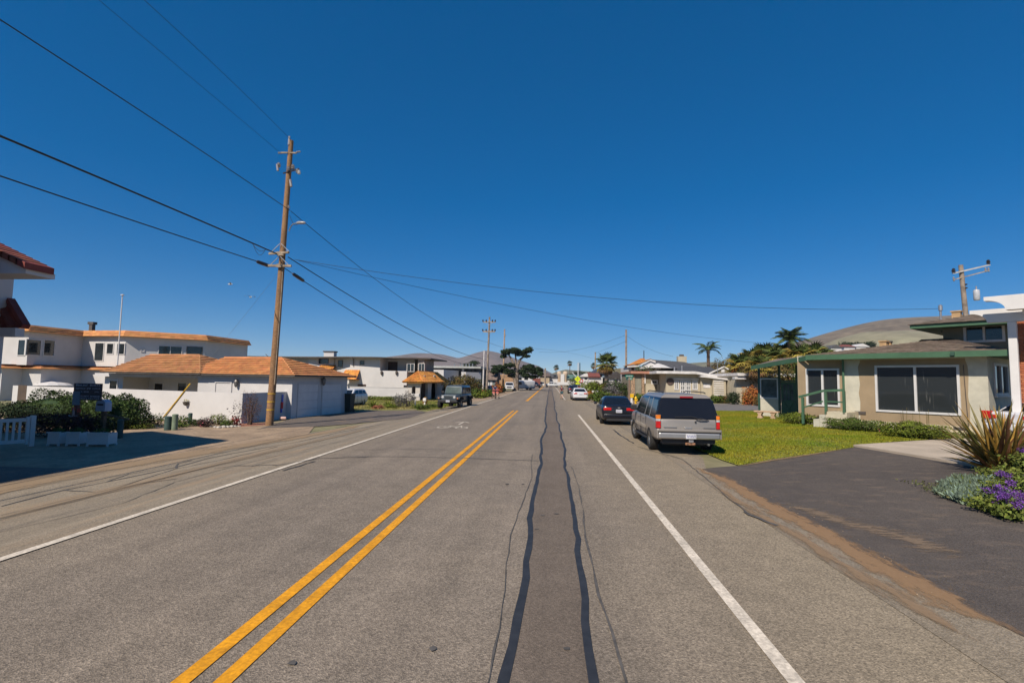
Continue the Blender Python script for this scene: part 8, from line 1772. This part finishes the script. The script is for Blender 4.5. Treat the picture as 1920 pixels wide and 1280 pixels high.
def child(label, loc, rz, col):
    t = T('child', label, 'person', loc, rz, 'children in the double stroller'); sk = M('skin', (0,0,0))
    J = {'p': (0,0,.06), 'c': (-.04,0,.26), 'n': (-.05,0,.36), 'h': (-.03,0,.43), 't': (-.04,0,.51), 'lh': (.05,.06,.06), 'lk': (.2,.07,.08), 'lf': (.24,.07,-.08), 'rh': (.05,-.06,.06), 'rk': (.2,-.07,.08), 'rf': (.24,-.07,-.08), 'ls': (-.04,.1,.31), 'le': (.04,.14,.2), 'lw': (.13,.1,.15), 'rs': (-.04,-.1,.31), 're': (.04,-.14,.2), 'rw': (.13,-.1,.15)}
    Bn = [('p','c'),('c','n'),('n','h'),('h','t'),('p','lh'),('lh','lk'),('lk','lf'),('p','rh'),('rh','rk'),('rk','rf'),('c','ls'),('ls','le'),('le','lw'),('c','rs'),('rs','re'),('re','rw')]
    R2 = dict(p=.09, c=.085, n=.035, h=.075, t=.055, lh=.055, lk=.04, lf=.03, rh=.055, rk=.04, rf=.03, ls=.04, le=.03, lw=.022, rs=.04, re=.03, rw=.022); skinned('body', J, Bn, R2, sk, t)
    J2 = {k: J[k] for k in ('p','c','ls','le','rs','re')}; skinned('shirt', J2, [('p','c'),('c','ls'),('ls','le'),('c','rs'),('rs','re')], dict(p=.105, c=.105, ls=.052, le=.042, rs=.052, re=.042), M('child_cloth', col, .9), t)
    mb = MB(); mb.lathe([(.02,.1), (.06,.08), (.08,.03), (.078,-.01)], (-.045,0,.45), n=10, cap=False); mb.build('hair', M('child_hair', (.3,.16,.07), .8), t, smooth=True); return t
R_ = Matrix.Rotation(radians(-80), 3, 'Z')
child('child in red on the left seat of the double stroller, as seen here', q+R_ @ Vector((0, .21, .47)), radians(-80), (.5,.1,.09)) ; child('child in pale red on the right seat of the double stroller, as seen here', q+R_ @ Vector((0, -.21, .47)), radians(-80), (.55,.2,.17))
pp = q+R_ @ Vector((-.98, 0, 0)); pp.z = gz(pp.x, pp.y)+.018
person('person in navy top pushing the double stroller towards the camera', pp, radians(-80), 1.72, .16, shirt=(.02,.035,.09), shorts=(.02,.02,.03), hair=(.05,.03,.02), long_legs=True, reach=True)
# ---- street name sign
p = G(1180, 757); t = T('street_sign', 'green street name sign on a slim brown post at the side street corner', 'sign', p); hh = ZA(p, 702)-p.z; sc = p.y/960
mb = MB(); mb.tube([(0,0,0), (0,0,hh-.25)], .07, 8); mb.build('post', M('sign_post_brown', (.26,.16,.11), .8), t)
m_sg = M('sign_green', (.0,.16,.1), .5)
for k, (z, r_) in enumerate(((hh-.15, .15), (hh-.42, -.9))):
    mb = MB(Matrix.Rotation(r_, 4, 'Z')); mb.box(-.42, .42, -.012, .012, z-.12, z+.12); bl = mb.build('name_blade', m_sg, t)
    mb = MB(Matrix.Rotation(r_, 4, 'Z'))
    for i in range(9): mb.box(-.33+.075*i, -.29+.075*i, -.0165, -.0125, z-.05, z+(.06 if i % 3 else .03))
    mb.build('lettering', m_frame, bl, kind='stuff')
# ---- crossing warning sign
p = AY(1083, 726, 112); p.z = .0; t = T('crossing_sign', 'fluorescent yellow green diamond crossing sign above its small arrow plate', 'sign', p); zc = ZA(p, 710.5); w_ = .72
m_fl = M('fluorescent_yellow', (.62,.72,.01), .5)
mb = MB(); mb.tube([(0,.03,0), (0,.03,zc+.5)], .05, 6); mb.build('post', m_metal, t)
mb = MB(); mb.ext([(0,0,zc-w_), (w_,0,zc), (0,0,zc+w_), (-w_,0,zc)], (0,-.02,0)); d_ = mb.build('diamond', m_fl, t)
mb = MB(); mb.lathe([(.07,-.03), (.07,-.025)], (.02,0,0), n=8, axis='Y'); mb.v = [(a, b, c+zc+.32) for a, b, c in mb.v]
for a, b in (((0,zc+.22),(0,zc-.02)), ((0,zc-.02),(-.17,zc-.32)), ((0,zc-.02),(.17,zc-.3)), ((0,zc+.18),(-.18,zc+.02)), ((0,zc+.18),(.17,zc+.04))): mb.bar((a[0],-.026,a[1]), (b[0],-.026,b[1]), .07, .01)
mb.build('walker_symbol', m_black, d_, kind='stuff')
add_box(t, 'arrow_plate', m_fl, -.42, .42, -.02, 0, zc-1.15, zc-.76)
mb = MB(); mb.bar((-.25,-.025,zc-.82), (.2,-.025,zc-1.06), .06, .01); mb.build('arrow', m_black, t)
p = AY(1090, 726, 108); p.z = 0; t = T('round_sign', 'small red and white round sign right of the yellow crossing sign', 'sign', p); zc = ZA(p, 714)
mb = MB(); mb.tube([(0,.03,0), (0,.03,zc)], .04, 6); mb.build('post', m_metal, t); mb = MB(); mb.lathe([(.4,-.02), (.4,0)], n=16, axis='Y'); mb.v = [(a,b,c+zc) for a,b,c in mb.v]; mb.build('disc', M('sign_pinkred', (.5,.08,.12), .5), t); mb = MB(); mb.lathe([(.22,-.03), (.22,-.021)], n=12, axis='Y'); mb.v = [(a,b,c+zc) for a,b,c in mb.v]; mb.build('centre', m_frame, t)
p = AY(1076, 720, 120); shrub('green roadside tree left of the yellow crossing sign', 0, 0, 2.6, ZA(p, 706), m_bush, 1200, .22, name='tree', cat='tree', loc=Vector((p.x, 120, 0)), seed=77)
p = AY(1092, 724, 100); shrub('magenta flowering bush below the crossing sign', 0, 0, 1.6, 1.1, m_purl, 500, .16, loc=Vector((p.x, 100, 0)), seed=78, extra=(m_pink, 120, .14))
# ---- fire hydrant and marker post
p = G(1192, 757); hh = ZA(p, 742.5)-p.z; t = T('fire_hydrant', 'yellow fire hydrant at the corner behind the dark sedan', 'hydrant', p); m_hy = M('hydrant_yellow', (.72,.42,.01), .5); k = hh/.8
mb = MB(); mb.lathe([(.17*k,0), (.17*k,.05*k), (.11*k,.07*k), (.11*k,.5*k), (.15*k,.52*k), (.15*k,.57*k), (.13*k,.66*k), (.05*k,.76*k), (.03*k,.8*k)], n=12); mb.build('barrel', m_hy, t, smooth=True)
for s in (-1, 1): mb = MB(); mb.lathe([(.05*k, s*.1*k), (.075*k, s*.12*k), (.075*k, s*.2*k)], n=10, axis='X'); mb.v = [(a,b,c+.42*k) for a,b,c in mb.v]; mb.build('nozzle_cap', m_hy, t)
mb = MB(); mb.lathe([(.07*k, -.1*k), (.1*k, -.12*k), (.1*k, -.2*k)], n=10, axis='Y'); mb.v = [(a,b,c+.36*k) for a,b,c in mb.v]; mb.build('nozzle_cap', m_hy, t)
p = G(1184, 757); hh = ZA(p, 738)-p.z; t = T('marker_post', 'white marker post with a yellow head left of the hydrant', 'post', p); add_box(t, 'post', m_wf, -.1, .1, -.05, .05, 0, hh-.42); add_box(t, 'head', m_hy, -.24, .24, -.08, .08, hh-.418, hh, bevel=.05)
# ---- urn and pots by the cottage
p = G(905, 746); t = T('garden_urn', 'white garden urn on the shoulder near the stroller', 'urn', p); k = (ZA(p, 737)-p.z)
mb = MB(); mb.lathe([(.2*k,0), (.2*k,.1*k), (.16*k,.2*k), (.18*k,.7*k), (.42*k,.92*k), (.42*k,k)], n=14); mb.build('urn', m_wf, t, smooth=True)
p = G(906, 745); p.y += 1.2; hh = ZA(p, 729)-p.z; t = T('terracotta_pot', 'square terracotta pot behind the white urn', 'pot', p); add_box(t, 'pot', M('terracotta', (.3,.11,.05), .9, .15, 4), -.3, .3, -.3, .3, 0, hh*.8, bevel=.03); add_box(t, 'rim', M('terracotta', (0,0,0)), -.34, .34, -.34, .34, hh*.8+.002, hh*.88); leaves('foliage', (0,0,hh*.95), (.25,.25,.2), 200, .1, m_bush, par=t, seed=5)
# dirt bank beyond the side street
drape('dirt_bank', m_dirt, [tuple(G(*c).xy) for c in ((1108,753),(1180,757.5),(1215,757),(1215,747),(1185,741),(1120,742))], .026)
drape('left_dirt_strip', m_dirt, [tuple(G(*c).xy) for c in ((862,757),(905,751),(935,745),(965,735),(950,734),(925,740),(900,744),(875,749))], .021)
# ---- a few dry leaves and pebbles along the right dirt seam
r = random.Random(31); pts = []
for k in range(60):
    q = Vector(seam[2]).lerp(seam[10], r.random())+Vector((r.uniform(-.3, .5), r.uniform(-.3, .3), 0)); pts.append((q.x, q.y))
mb = MB()
for x, y in pts: s = r.uniform(.005, .011); z = gz(x, y)+.03; mb.add([(x-s,y-s,z), (x+s,y-s*.6,z), (x+s*.7,y+s,z), (x-s*.8,y+s*.7,z), (x,y,z+s)], [(0,1,4),(1,2,4),(2,3,4),(3,0,4),(3,2,1,0)])
o = mb.build('pebbles', m_dirt, kind='stuff'); o['label'] = 'small pebbles scattered along the dirt seam of the right shoulder'; o['category'] = 'gravel'
# ================================================================== AIR
hz_m = bpy.data.materials.new('haze'); hz_m.use_nodes = True; N = hz_m.node_tree.nodes; N.clear()
out = N.new('ShaderNodeOutputMaterial'); pv_ = N.new('ShaderNodeVolumePrincipled'); pv_.inputs['Density'].default_value = 0.00011; pv_.inputs['Color'].default_value = (0.72, 0.82, 0.95, 1)
hz_m.node_tree.links.new(pv_.outputs[0], out.inputs['Volume'])
mb = MB(); mb.box(-2600, 2600, -300, 2900, -20, 125); o = mb.build('haze', hz_m); o['kind'] = 'stuff'; o['label'] = 'thin coastal haze in the air over the whole street'
